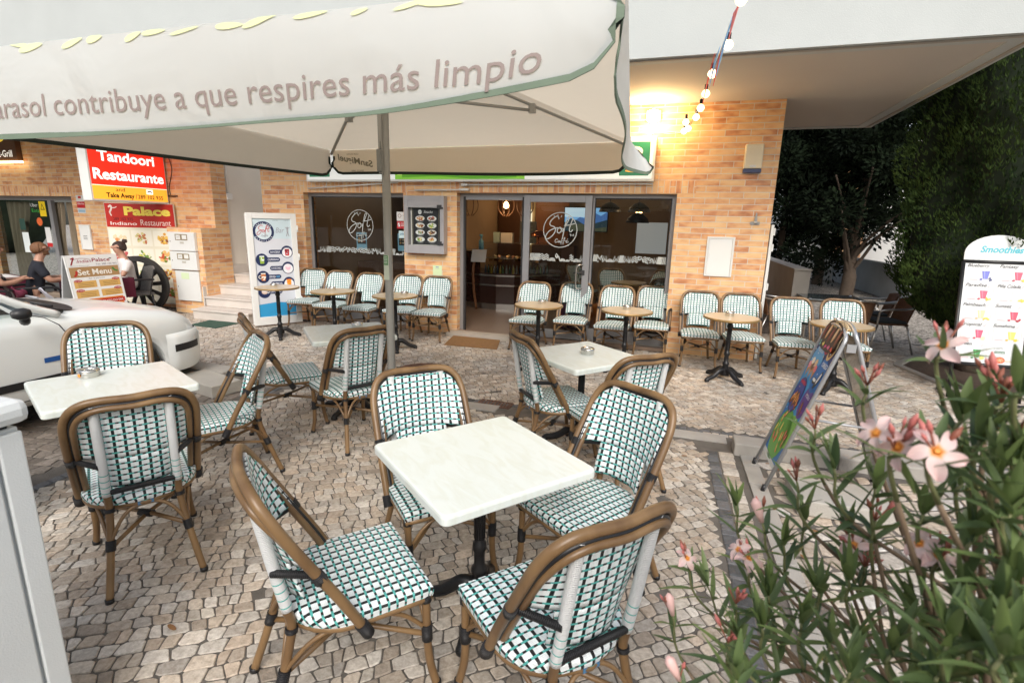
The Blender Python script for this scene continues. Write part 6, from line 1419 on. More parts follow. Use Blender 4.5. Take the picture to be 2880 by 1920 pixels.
# ------------------------------------------------------------------ ice cream A board
t = thing('ice_cream_sign', 'metal A board with a bright ice cream poster at the kerb corner', 'sign', (1.07, 3.735, 0))
yN, yF = -.215, .215; TOP = Vector((-.02, 0, 1.15)); LF, RFx = -.365, .39
am = P('sign_alu', (.50, .51, .53), .35, .6)
for sx, name in ((LF, 'front_frame'), (RFx, 'rear_frame')):
    mb = MB(); tz = 1.08 if sx < 0 else 1.10; tx = -.035 if sx < 0 else .015
    mb.tube([(sx, yN, .02)]+spline([(sx+(tx-sx)*.93, yN, tz*.93), (tx, yN*.93, tz+.0), (tx+.004, yN*.5, tz+.035), (tx+.004, 0, tz+.045), (tx+.004, yF*.5, tz+.035), (tx, yF*.93, tz), (sx+(tx-sx)*.93, yF, tz*.93)], 6)+[(sx, yF, .02)], .0125, am, 10)
    for y in (yN, yF): mb.tube([(sx, y, .05), (sx-.008*(1 if sx > 0 else -1)*-1, y, 0)], .0145, BLK, 8)
    mb.build(name, t)
mb = MB(); mb.tube([(-.185, yN-.012, .55), (.20, yN-.012, .53)], .008, am, 6); mb.tube([(-.185, yF+.012, .55), (.20, yF+.012, .53)], .008, am, 6); mb.box(-.03, yN-.02, 1.0, .02, yN-.008, 1.05, am); mb.build('stay', t)
Vd = Vector((-.035-LF, 0, 1.08)); O_ = Vector((LF, yF-.015, 0))+Vd*.13
mb = MB(); n_ = Vector((-Vd.z, 0, Vd.x)).normalized(); mb.prism([O_, O_+Vector((0, -.40, 0)), O_+Vector((0, -.40, 0))+Vd*.87, O_+Vd*.87], -n_*.006, P('panel_white', (.6, .6, .6), .4)); mb.build('front_panel', t)
p = Print(O_+n_*.001, (0, -1, 0), Vd); Hh = Vd.length*.87
p.rect(0, 0, .40, Hh, srgb(28, 120, 196), 0); p.rect(0, Hh*.38, .40, Hh*.8, srgb(40, 150, 216), 1); p.rect(0, Hh*.70, .40, Hh, srgb(36, 52, 120), 1); p.ell(.17, .20, .17, .19, srgb(86, 168, 60), 2); p.ell(.30, .27, .12, .12, srgb(120, 190, 70), 2); p.rect(0, 0, .40, .035, srgb(220, 226, 226), 2)
def cone(u, v, s, c1, c2): p.poly([(u-.03*s, v), (u, v-.10*s), (u+.03*s, v)], c2, 5); p.ell(u, v+.015*s, .034*s, .032*s, c1, 6, 14)
def stick(u, v, s, a, c1, c2): p.ell(u, v, .022*s, .065*s, c1, 5, 16, a); p.ell(u+.004, v+.01*s, .012*s, .04*s, c2, 6, 12, a)
rr = random.Random(8)
for k in range(16): stick(.03+.30*rr.random(), .08+.26*rr.random(), .55, rr.uniform(-.8, .8), rr.choice([srgb(226, 60, 60), srgb(250, 190, 60), srgb(120, 200, 90), srgb(240, 130, 50), srgb(240, 230, 120)]), rr.choice([srgb(250, 220, 120), srgb(250, 150, 130), srgb(190, 230, 140)]))
p.ell(.11, .49, .10, .135, srgb(34, 46, 120), 3, 30); p.ell(.11, .49, .085, .12, srgb(52, 70, 160), 4, 30)
for k in range(5): stick(.05+.03*k, .45+.02*(k % 2), .9, -.5+.2*k, srgb(110, 60, 36), srgb(226, 150, 80))
p.txt('HARIBO', .05, .575, .028, srgb(226, 40, 40), 6, bold=.02, w=.12); p.ell(.31, .50, .085, .12, srgb(96, 60, 150), 3, 28); p.txt('Milka', .27, .53, .03, srgb(240, 236, 250), 6, shear=.2, w=.09); stick(.30, .45, .8, .3, srgb(120, 70, 40), srgb(170, 110, 70))
p.ell(.30, .69, .10, .12, srgb(30, 110, 190), 3, 28); p.txt('OREO', .265, .755, .032, srgb(245, 248, 250), 6, bold=.02, w=.11); p.ell(.27, .65, .035, .022, srgb(20, 18, 22), 5); p.ell(.27, .655, .033, .012, srgb(236, 236, 236), 6); stick(.33, .67, 1.1, -.35, srgb(24, 22, 26), srgb(226, 226, 230))
p.ell(.12, .76, .11, .12, srgb(90, 170, 226), 3, 28)
for k in range(5): cone(.05+.035*k, .70+.035*(k % 2), .8, [srgb(240, 160, 170), srgb(250, 236, 210), srgb(120, 70, 50), srgb(236, 200, 150), srgb(240, 120, 130)][k], srgb(200, 140, 80))
p.txt('Maxibon', .06, .82, .028, srgb(240, 240, 250), 6, shear=.2, w=.12)
p.ell(.09, .895, .06, .05, srgb(120, 190, 230), 4); p.rect(.045, .885, .135, .91, srgb(226, 60, 60), 5); p.ell(.22, .875, .05, .05, srgb(210, 60, 90), 4); p.ell(.32, .885, .05, .09, srgb(226, 190, 130), 4, 18, -.4); p.ell(.32, .885, .03, .065, srgb(120, 60, 40), 5, 18, -.4)
for k in range(26): p.ell(.02+.36*rr.random(), .36+.55*rr.random(), .006, .006, rr.choice([srgb(236, 240, 250), srgb(250, 200, 120), srgb(220, 70, 80)]), 7, 8)
p.build('poster', t)
mb = MB(); ctr = []
for k in range(28):
    a = 2*math.pi*k/28; ctr.append((abs(math.cos(a))**.7*math.copysign(1, math.cos(a))*.185, abs(math.sin(a))**.7*math.copysign(1, math.sin(a))*.112))
C0 = O_+Vector((0, -.20, 0))+Vd.normalized()*(Hh-.035)+n_*.012; Vn = Vd.normalized()
mb.prism([C0+Vector((0, -u, 0))+Vn*v+n_*(.03*(v/.112)**2*-1) for u, v in ctr], n_*.004, P('header_rim', (.62, .50, .32), .4)); mb.build('header_plate', t)
p = Print(C0+n_*.0055, (0, -1, 0), Vd); p.poly([(u*.94, v*.92) for u, v in ctr], srgb(48, 32, 26), 0)
for k in range(5): p.ell(-.14+.07*k, .01+.015*(k % 2), .020, .062, [srgb(96, 30, 34), srgb(214, 160, 110), srgb(110, 40, 44), srgb(226, 180, 130), srgb(120, 60, 44)][k], 2, 18, -.25); p.ell(-.142+.07*k, .015+.015*(k % 2), .009, .038, [srgb(140, 60, 60), srgb(240, 210, 170), srgb(160, 80, 80), srgb(240, 214, 180), srgb(160, 100, 80)][k], 3, 12, -.25)
for k in range(4): p.rect(-.03+.016*k, .062, -.02+.016*k, .098, srgb(226, 200, 140), 3)
for k in range(5): p.blot(-.12+.06*k, -.068, .02, .016, [[srgb(110, 190, 190)], [srgb(240, 220, 110)], [srgb(226, 90, 150)], [srgb(236, 120, 160)], [srgb(236, 80, 40)]][k], 3, 6, k, .5)
p.build('header_print', t)
Vr = Vector((.015-RFx, 0, 1.10)); O2 = Vector((RFx, yN+.01, 0))+Vr*.12; n2 = Vector((Vr.z, 0, -Vr.x)).normalized()
mb = MB(); mb.prism([O2, O2+Vector((0, .40, 0)), O2+Vector((0, .40, 0))+Vr*.86, O2+Vr*.86], n2*.004, P('smoked_sheet', (.20, .17, .13), .12, var=.05, coat=.3)); mb.build('rear_panel', t)
mb = MB(); mb.prism([O2+Vector((0, .40, 0)), O2+Vector((0, .415, 0)), O2+Vector((0, .415, 0))+Vr*.8, O2+Vector((0, .40, 0))+Vr*.8], n2*.012, BLK); mb.build('edge_strip', t)
# ------------------------------------------------------------------ smoothie board
S0 = Vector((2.985, 6.60, .38)); SV = Vector((.03, .27, 1.055)); SU = Vector((1, 0, 0)); sw = .585; sh = SV.length
t = thing('smoothie_sign', 'tall white smoothie menu board with black frame under the cypress', 'sign', (3.27, 6.5, 0)); Wt = Vector((3.27, 6.5, 0)); Sn = SV.normalized()
blf = P('black_frame', (.014, .015, .016), .4)
mb = MB()
for u in (-.018, sw+.018): mb.tube([S0+SU*u-Wt-Sn*.43, S0+SU*u+SV-Wt], .019, blf, 8)
for v in (-.02, sh+.0): mb.tube([S0-SU*.018+Sn*v-Wt, S0+SU*(sw+.018)+Sn*v-Wt], .019, blf, 8)
mb.build('frame', t)
mb = MB(); b0 = [S0+SU*u-Wt-Sn*.43 for u in (-.018, sw+.018)]
mb.tube(spline([b0[0]+Vector((0, 0, .0)), (b0[0].x-.02, .12, .014), (b0[0].x+.05, .34, .014), (0, .40, .014), (b0[1].x-.05, .34, .014), (b0[1].x+.02, .12, .014), b0[1]], 6), .012, blf, 8); mb.tube(spline([b0[0], (b0[0].x-.01, -.14, .014), (0, -.22, .014), (b0[1].x+.01, -.14, .014), b0[1]], 6), .012, blf, 8); mb.build('base', t)
sn = SU.cross(Sn)
mb = MB(); mb.prism([S0-Wt, S0+SU*sw-Wt, S0+SU*sw+SV-Wt, S0+SV-Wt], -sn*.012, P('board_back', (.5, .5, .5), .5)); mb.build('board', t)
arc = [(-.018, 0), (sw+.018, 0)]+[(sw/2+(sw/2+.018)*math.cos(R(a)), .07+.205*math.sin(R(a))) for a in range(0, 181, 12)]
mb = MB(); O3 = S0+SV+Sn*.02; mb.prism([O3+SU*u+Sn*v-Wt for u, v in arc], -sn*.012, P('header_white', (.60, .63, .62), .4, var=.02)); mb.build('header_panel', t)
p = Print(O3-Wt+sn*.002, SU, Sn); p.txt('Smoothies', .12, .085, .072, srgb(50, 168, 184), 1, shear=.3, bold=.03, w=.38); p.build('header_lettering', t)
p = Print(S0-Wt+sn*.002, SU, Sn); p.rect(0, 0, sw, sh, srgb(206, 209, 210), 0)
drinks = [('Blueberry', srgb(96, 104, 190), srgb(60, 70, 120)), ('Fantasy', srgb(200, 70, 100), srgb(236, 200, 70)), ('Paradise', srgb(214, 74, 104), srgb(240, 196, 60)), ('Piña Colada', srgb(232, 230, 216), srgb(240, 200, 80)), ('Palmbeach', srgb(222, 196, 150), srgb(240, 196, 60)),
          ('Sunset', srgb(214, 60, 88), srgb(170, 40, 60)), ('Tropical', srgb(214, 70, 104), srgb(226, 206, 170)), ('Sunshine', srgb(236, 200, 96), srgb(240, 190, 50)), ('Green', srgb(46, 140, 70), srgb(226, 210, 110))]
for k, (nm, c1, c2) in enumerate(drinks):
    u, v = .03+.285*(k % 2), sh-.045-.212*(k//2); 
    p.txt(nm, u-.01, v-.012, .036, srgb(24, 24, 28), 3, shear=.35, bold=.012, w=min(.20, .024*len(nm)))
    for q in (((u, v-.03), (u, v-.155)), ((u, v-.155), (u+.11, v-.155)), ((u+.245, v-.01), (u+.245, v-.14)), ((u+.19, v-.01), (u+.245, v-.01))): p.stroke(q, .0025, srgb(206, 150, 156), 1, smooth=False)
    for j in range(4): p.rect(u+.015, v-.05-.022*j, u+.095, v-.056-.022*j, srgb(196, 198, 200), 1)
    p.rect(u+.02, v-.146, u+.09, v-.150, srgb(220, 110, 120), 1)
    p.poly([(u+.139, v-.14), (u+.181, v-.14), (u+.196, v-.055), (u+.126, v-.055)], c1, 3); p.poly([(u+.126, v-.054), (u+.196, v-.054), (u+.199, v-.03), (u+.123, v-.03)], srgb(214, 218, 222), 3); p.poly([(u+.150, v-.138), (u+.158, v-.138), (u+.152, v-.058), (u+.139, v-.058)], tuple(min(1, x*1.5+.05) for x in c1), 4); p.stroke([(u+.18, v-.03), (u+.225, v+.02)], .004, srgb(150, 154, 160), 3, smooth=False)
    p.blot(u+.205, v-.142, .026, .014, [c2, tuple(x*.85 for x in c2)], 5, 8, k, .5); p.ell(u+.122, v-.145, .013, .011, tuple(x*.7 for x in c1), 5, 12)
p.txt('100%', .34, .155, .024, srgb(120, 130, 126), 2, w=.08, rot=.12); p.rect(.345, .115, .435, .14, srgb(48, 96, 76), 2); p.txt('natural', .352, .12, .018, srgb(230, 236, 232), 3, w=.075)
p.ell(.40, .045, .042, .035, srgb(196, 70, 40), 2, 24); p.ell(.40, .045, .034, .028, srgb(226, 110, 60), 3, 24)
for k in range(6): p.stroke([(.40, .045), (.40+.03*math.cos(k), .045+.025*math.sin(k))], .003, srgb(245, 200, 160), 4, smooth=False)
p.txt('Smoothies Bar', .435, .03, .022, srgb(190, 160, 90), 2, shear=.35, w=.11)
p.build('menu_sheet', t)
# ------------------------------------------------------------------ walls and house beyond
stw = P('stained_wall', (.34, .32, .29), .9, var=.35, scale=1.4, bump=.4, bscale=80)
stw2 = P('grey_blue_wall', (.36, .38, .39), .9, var=.35, scale=1.1, bump=.4, bscale=60)
mb = MB(); mb.box(1.86, 9.36, 0, 2.10, 14.2, 1.09, stw); mb.box(1.85, 9.34, 1.09, 2.11, 14.2, 1.12, stw); setp(mb.build('low_wall', bev=.006), 'stained beige low wall just past the brick corner', 'wall')
mb = MB(); mb.box(5.45, 15.0, 0, 5.65, 21.2, .92, stw2); setp(mb.build('garden_wall', bev=.006), 'weathered grey wall bordering the alley on the right', 'wall')
mb = MB(); mb.box(-1.0, 21.2, 0, 5.65, 21.4, 1.0, white); setp(mb.build('end_wall', bev=.006), 'white rendered wall closing the alley', 'wall')
hs_ = thing('house', 'white house with a brick corner beyond the alley wall', 'house', (9, 26, 0)); mb = MB(); mb.box(-4.5, 0, 0, 7, 6, 5.5, white); mb.build('wall', hs_); mb = MB(); mb.box(-2.6, -.05, 0, -1.4, -.001, 5, BR); mb.build('brick_pier', hs_); mb = MB(); mb.box(-4.4, -.03, 1.25, -2.7, -.002, 2.3, GL); mb.build('window', hs_)
# ------------------------------------------------------------------ rattan terrace set
glt = P('dark_table_glass', (.08, .10, .105), .12, var=.03); ratt = P('brown_rattan', (.13, .062, .028), .6, var=.35, scale=90, bump=.8, bscale=250)
t = thing('patio_table', 'dark rectangular glass patio table before the low wall', 'table', (2.36, 9.07, 0)); mb = MB(); mb.box(-.42, -.40, .71, .42, .40, .725, glt); mb.build('tabletop', t, bev=.004)
for sx in (-1, 1):
    for sy in (-1, 1): mb = MB(); mb.tube(spline([(sx*.33, sy*.32, .71), (sx*.38, sy*.36, .66), (sx*.38, sy*.36, 0)], 5), .016, chrome, 8); mb.build('leg', t)
mb = MB()
for sy in (-1, 1): mb.tube([(-.38, sy*.36, .69), (.38, sy*.36, .69)], .014, chrome, 8)
mb.build('rail', t)
pr_ = None
for x, y, rz, l in ((3.02, 8.78, -80, 'brown rattan patio chair nearest the cypress, with a dark cushion'), (3.05, 9.5, -95, 'brown rattan patio chair behind the nearest one'), (2.42, 8.42, -170, 'brown rattan patio chair half hidden behind the last woven chair'), (1.66, 9.0, 90, 'brown rattan patio chair between building corner and low wall')):
    if pr_ is None:
        o = pr_ = thing('rattan_chair', l, 'chair', group='brown rattan patio chairs')
        def bk(u, v): a = (u-.5)*1.9; return (.25*math.sin(a)*(1+.06*v), -.06-.20*math.cos(a)-.10*v, .44+.36*v-.03*(2*u-1)**2)
        mb = MB(); mb.grid(bk, 18, 10, ratt); mb.build('backrest', o, solid=.018)
        mb = MB(); mb.box(-.22, -.22, .42, .22, .22, .445, ratt); mb.build('seat', o, bev=.01)
        mb = MB(); mb.box(-.21, -.20, .446, .21, .21, .48, P('dark_cushion', (.04, .045, .045), .95, bump=.5)); mb.build('cushion', o, bev=.012)
        for s in (-1, 1):
            mb = MB(); mb.tube(spline([(s*.23, -.30, .70), (s*.29, -.1, .665), (s*.29, .12, .655), (s*.26, .21, .62), (s*.235, .21, .50), (s*.22, .20, .43)], 5), .013, chrome, 8); mb.build('armrest', o)
            mb = MB(); mb.tube([(s*.22, .20, .43), (s*.235, .26, 0)], .013, chrome, 8); mb.build('leg', o)
            mb = MB(); mb.tube([(s*.20, -.20, .43), (s*.23, -.33, 0)], .013, chrome, 8); mb.build('leg', o)
        mb = MB(); mb.tube(spline([(-.25, -.28, .72), (-.18, -.37, .79), (0, -.40, .805), (.18, -.37, .79), (.25, -.28, .72)], 5), .012, chrome, 8); mb.build('back_rail', o)
    else: o = copy_tree(pr_); o['label'] = l
    o.location = (x, y, 0); o.rotation_euler[2] = R(rz+180)
# ------------------------------------------------------------------ trees
def leaf_mat(name, c0, c1, rough=.6, trans=.12):
    m, nt, N, L = _nm(name)
    out = N.new('ShaderNodeOutputMaterial'); b = N.new('ShaderNodeBsdfPrincipled'); tr = N.new('ShaderNodeBsdfTranslucent'); mx = N.new('ShaderNodeMixShader'); mx.inputs[0].default_value = trans
    a = N.new('ShaderNodeAttribute'); a.attribute_name = 'tone'; c = N.new('ShaderNodeMix'); c.data_type = 'RGBA'; c.inputs[6].default_value = rgba(c0); c.inputs[7].default_value = rgba(c1)
    L.new(a.outputs['Fac'], c.inputs[0]); L.new(c.outputs[2], b.inputs['Base Color']); L.new(c.outputs[2], tr.inputs[0]); b.inputs['Roughness'].default_value = rough; b.inputs['Specular IOR Level'].default_value = .5 if rough < .5 else .12
    L.new(b.outputs[0], mx.inputs[1]); L.new(tr.outputs[0], mx.inputs[2]); L.new(mx.outputs[0], out.inputs[0]); return m
def foliage(name, parent, pts, mat, seed):
    """pts: (position, direction, length, width, tone) -> one mesh of small pointed leaf faces"""
    V, F, T_ = [], [], []; q = random.Random(seed)
    for c, d, l_, w_, tn in pts:
        d = d.normalized(); s = d.cross(Vector((q.uniform(-1, 1), q.uniform(-1, 1), q.uniform(-1, 1)))); s = s.normalized() if s.length > 1e-4 else Vector((1, 0, 0))
        b0 = len(V); u = d.cross(s)*l_*q.uniform(-.12, .12)
        V += [tuple(c), tuple(c+d*l_*.45+s*w_+u), tuple(c+d*l_), tuple(c+d*l_*.45-s*w_+u)]; F.append((b0, b0+1, b0+2, b0+3)); T_.append(tn)
    me = bpy.data.meshes.new(name); me.from_pydata(V, [], F); me.materials.append(mat)
    a = me.attributes.new('tone', 'FLOAT', 'FACE'); a.data.foreach_set('value', T_)
    o = bpy.data.objects.new(name, me); COL.objects.link(o)
    if parent: o.parent = parent
    return o
bark = P('bark', (.075, .055, .04), .95, var=.4, scale=12, bump=1., bscale=40)
CYP = leaf_mat('cypress_leaf', (.014, .030, .010), (.075, .120, .030), .7, .06)
def cypress(label, x, y, rad, z0, z1, n, seed):
    t = thing('cypress_tree', label, 'tree', (x, y, 0)); q = random.Random(seed)
    mb = MB(); mb.tube(spline([(0, 0, -.05), (.03, .02, .5), (0, 0, 1.4), (.02, 0, z1*.8)], 6), [.19]*7+[.15]*6+[.06]*6, bark, 12); mb.build('trunk', t)
    def rr_(z, a):
        k = (z-z0)/(z1-z0); b = min(1, ((z-z0)/.75+.02))**.55*(1-max(0, (k-.55)/.45)**2*.8)
        return rad*b*(1+.09*math.sin(a*5+z*2.1)+.06*math.sin(a*11-z*5)+.07*mnoise.noise((math.cos(a)*2, math.sin(a)*2, z*1.6+seed)))
    mb = MB(); mb.grid(lambda u, v: (rr_(z0+(z1-z0)*v, u*2*math.pi)*.86*math.cos(u*2*math.pi), rr_(z0+(z1-z0)*v, u*2*math.pi)*.86*math.sin(u*2*math.pi), z0+.05+(z1-z0)*v*.98), 40, 40, P('cypress_core', (.010, .018, .007), 1., var=.5, scale=6)); mb.build('light_block_core', t)  # dark core added inside the crown to block light between the leaves
    pts = []
    for i in range(n):
        z = z0+(z1-z0)*q.random()**1.15; a = q.random()*2*math.pi; r = rr_(z, a)*(1-.20*q.random()**1.8)
        c = Vector((r*math.cos(a), r*math.sin(a), z)); clump = mnoise.noise((a*3, z*3.2, seed*1.7)); d = Vector((math.cos(a)*q.uniform(.1, .9), math.sin(a)*q.uniform(.1, .9), q.uniform(.5, 1.2)))
        if clump < -.28 and q.random() < .6: c -= Vector((math.cos(a), math.sin(a), 0))*.10
        c += Vector((math.cos(a), math.sin(a), 0))*.05*max(0, clump)
        for k in range(3): pts.append((c, d+Vector((q.uniform(-.5, .5), q.uniform(-.5, .5), q.uniform(-.2, .3))), q.uniform(.035, .08), q.uniform(.004, .009), min(1, max(0, .42+.6*clump+q.uniform(-.3, .3)))))
    foliage('crown', t, pts, CYP, seed); return t
cypress('big dense green cypress standing in the soil bed behind the smoothie board', 3.80, 7.92, 1.03, .42, 6.5, 46000, 5)
DRK = leaf_mat('shaded_tree_leaf', (.004, .007, .004), (.014, .024, .011), .95, .03)  # shade of the underexposed crowns is put into the leaf colour
def dark_tree(label, x, y, h, cr, zc_, cz, n, seed, fork=True, low=.9):
    t = thing('dark_tree', label, 'tree', (x, y, 0)); q = random.Random(seed)
    mb = MB(); mb.tube(spline([(0, 0, -.05), (.02, 0, .5), (.0, .03, .9), (.05, 0, 1.4), (.0, .02, h*.8)], 6), [.17]*8+[.15]*8+[.09]*9, bark, 12)
    if fork:
        for k in range(11):
            a = q.random()*6.28; z = q.uniform(.55, 1.5); l_ = q.uniform(1.0, 2.2); mb.tube(spline([(0, 0, z), (.25*math.cos(a), .25*math.sin(a), z+.4), (l_*.5*math.cos(a), l_*.5*math.sin(a), z+1.0), (l_*.85*math.cos(a), l_*.85*math.sin(a), z+1.25+q.random()*.6)], 5), [.055]*5+[.04]*6+[.02]*5, bark, 7)
    mb.build('trunk', t)
    pts = []; cl = []
    for i in range(n//150):
        a = q.random()*6.28; u = q.uniform(-1, 1); rr_ = q.random()**.4; r = math.sqrt(1-u*u)
        c = Vector((cr*rr_*r*math.cos(a), cr*rr_*r*math.sin(a), zc_+cz*rr_*u))
        if c.z < low: continue
        cl.append((c, q.uniform(.28, .55), q.random()))
    for c, s, tn in cl:
        for k in range(150):
            d = Vector((q.gauss(0, 1), q.gauss(0, 1), q.gauss(0, .8))); d = d.normalized()*s*q.random()**.45
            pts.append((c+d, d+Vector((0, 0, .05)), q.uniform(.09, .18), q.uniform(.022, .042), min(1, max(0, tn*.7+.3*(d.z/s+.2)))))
    foliage('crown', t, pts, DRK, seed); return t
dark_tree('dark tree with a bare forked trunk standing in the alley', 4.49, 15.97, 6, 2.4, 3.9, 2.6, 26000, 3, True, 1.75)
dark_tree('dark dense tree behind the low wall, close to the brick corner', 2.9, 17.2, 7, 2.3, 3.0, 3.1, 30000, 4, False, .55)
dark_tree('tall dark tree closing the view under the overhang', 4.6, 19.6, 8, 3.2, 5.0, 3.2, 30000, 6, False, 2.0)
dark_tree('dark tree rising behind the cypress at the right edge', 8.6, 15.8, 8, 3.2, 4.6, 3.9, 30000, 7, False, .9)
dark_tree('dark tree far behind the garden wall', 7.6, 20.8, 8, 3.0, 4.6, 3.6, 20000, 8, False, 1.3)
# ------------------------------------------------------------------ oleander close to the camera
def dpt(x, y, dep): return at(x*1.22449, y*1.22449, dep)
LEAF = leaf_mat('oleander_leaf', (.058, .100, .042), (.185, .255, .080), .45, .22)
ole = thing('oleander_bush', 'pink flowering oleander bush close at the lower right', 'bush', (1.35, 1.10, 0)); OO = Vector((1.35, 1.10, 0))
q = random.Random(21)
LV, LF_, LT = [], [], []
def leaf(c, d, l_, w_, droop, tn):
    d = d.normalized(); s = d.cross(Vector((0, 0, 1))); s = s.normalized() if s.length > .05 else Vector((1, 0, 0)); s = (s+Vector((q.uniform(-.4, .4),)*3)).normalized(); n = s.cross(d).normalized(); b0 = len(LV); K = 6
    for i in range(K+1):
        t = i/K; w = w_*(math.sin(math.pi*(.06+.94*t)**.75))*(1 if i < K else 0)+.0008; p = c+d*(l_*t)-Vector((0, 0, droop*l_*t*t))
        LV.extend([tuple(p-s*w+n*w*.35), tuple(p), tuple(p+s*w+n*w*.35)])
    for i in range(K):
        a = b0+3*i; LF_.extend([(a, a+1, a+4, a+3), (a+1, a+2, a+5, a+4)]); LT.extend([tn]*2)
stem_m = P('oleander_stem', (.16, .17, .07), .6, var=.3, scale=20); bark_m = P('oleander_wood', (.20, .14, .09), .8, var=.35, scale=30)
budm = P('bud_pink', (.55, .17, .15), .5, var=.25, scale=60); calm = P('calyx_red', (.26, .085, .05), .6, var=.3, scale=60)
def petal_mat():
    m, nt, N, L = _nm('petal'); out = N.new('ShaderNodeOutputMaterial'); b = N.new('ShaderNodeBsdfPrincipled'); tr = N.new('ShaderNodeBsdfTranslucent'); mx = N.new('ShaderNodeMixShader'); mx.inputs[0].default_value = .25
    uv = N.new('ShaderNodeUVMap'); s = N.new('ShaderNodeSeparateXYZ'); L.new(uv.outputs[0], s.inputs[0]); rp = N.new('ShaderNodeValToRGB'); e = rp.color_ramp.elements
    e[0].position = .03; e[0].color = (.85, .28, .03, 1); e[1].position = .95; e[1].color = (.84, .58, .56, 1); k = e.new(.08); k.color = (.85, .46, .20, 1); k = e.new(.20); k.color = (.84, .66, .62, 1)
    L.new(s.outputs[1], rp.inputs[0]); L.new(rp.outputs[0], b.inputs['Base Color']); L.new(rp.outputs[0], tr.inputs[0]); b.inputs['Roughness'].default_value = .55
    L.new(b.outputs[0], mx.inputs[1]); L.new(tr.outputs[0], mx.inputs[2]); L.new(mx.outputs[0], out.inputs[0]); return m
PET = petal_mat()
def flower(c, nrm, s=.021):
    nrm = nrm.normalized(); a = nrm.cross(Vector((.3, .2, 1))).normalized(); b = nrm.cross(a); mb = MB(); r0 = q.random()*6
    for k in range(5):
        th = r0+2*math.pi*k/5; tw = q.uniform(-.1, .25); ln = s*q.uniform(.9, 1.1)
        def fn(u, v, th=th, tw=tw, ln=ln):
            r = .15*s+v*ln; w = (u-.5)*ln*.74*math.sin(math.pi*(.08+.84*v**1.25))**.7; e = a*math.cos(th)+b*math.sin(th); f = -a*math.sin(th)+b*math.cos(th)
            return c+e*r+f*(w+.30*v*v*ln)+nrm*(-.25*ln*v*v+.35*ln*v*(1-v)+tw*w+.12*ln*math.cos(u*6)*v)-OO
        mb.grid(fn, 5, 6, PET)
    mb.tube([c-OO-nrm*.9*s, c-OO-nrm*.1*s, c-OO], [s*.06, s*.12, s*.12], P('flower_tube', (.72, .42, .33), .6), 8); mb.tube([c-OO+nrm*.012*s, c-OO+nrm*.10*s], [s*.17, s*.10], P('throat', (.80, .30, .04), .6), 8); mb.build('flower', ole)
def bud(c, d, l_=.02, pink=True): mb.tube([c-OO, c+d.normalized()*l_*.5-OO, c+d.normalized()*l_-OO], [l_*.10, l_*.20, l_*.03], budm if pink else calm, 7)
tips = [ # x, y in the photo (2352 wide), depth, kind
 (2165,800,.62,'F'),(2060,1035,.52,'F2'),(2150,1045,.48,'F'),(1720,1285,.95,'F2'),(1578,1285,1.05,'F'),(2155,1285,.60,'F2'),(1750,1198,.92,'C'),(1545,1412,1.0,'C'),
 (1872,985,.80,'B'),(1992,885,.75,'B'),(1830,1105,.85,'B'),(1690,1385,.88,'B'),(1672,1475,.80,'B'),(2300,925,.56,'B'),(2335,990,.52,'B'),(2280,890,.60,'B'),(1960,1255,.82,'F'),(1985,1300,.8,'B'),(1560,1560,.8,'C'),(2010,1195,.75,'B'),
 (1690,1160,1.0,'L'),(1845,1195,.92,'L'),(1915,1075,.75,'L'),(2010,1120,.74,'L'),(1765,1365,.86,'L'),(1945,1225,.84,'L'),(1700,1475,.74,'L'),(2100,1400,.62,'L'),(2235,1230,.56,'L'),
 (2290,1090,.52,'L'),(2210,950,.58,'L'),(2330,1330,.50,'L'),(2050,1490,.58,'L'),(2240,1470,.50,'L'),(2330,1540,.46,'L'),(2160,1540,.52,'L'),(1690,1560,.68,'L'),
 (2320,1180,.50,'L'),(2200,1360,.55,'L'),(2280,1400,.5,'L'),(1950,1540,.6,'L'),(2350,1060,.5,'L'),(2345,1450,.46,'L'),(2120,1180,.60,'L'),(1750,1440,.8,'L'),(2330,1250,.56,'L'),(2260,1560,.55,'L'),(2090,1590,.58,'L'),(2345,900,.5,'L'),(2250,1010,.55,'L'),(2300,1500,.44,'L'),(2180,1470,.5,'L'),(2340,1380,.6,'L'),(2210,1100,.6,'L'),(2320,1300,.62,'L'),(2270,1180,.66,'L'),(2130,1450,.66,'L'),(1970,1470,.72,'L'),(2345,1130,.62,'L'),(1765,1365,.86,'L'),(1880,1360,.82,'L'),(1905,1475,.68,'L'),(1625,1345,1.02,'L'),(1840,1430,.75,'L'),(1800,1250,.9,'L'),(1950,1330,.76,'L')]
root_pts = [dpt(2500, 2250, .95), dpt(2350, 2300, 1.0), dpt(2650, 2000, .85), dpt(2200, 2300, 1.0)]
mbs, mbk = MB(), MB()
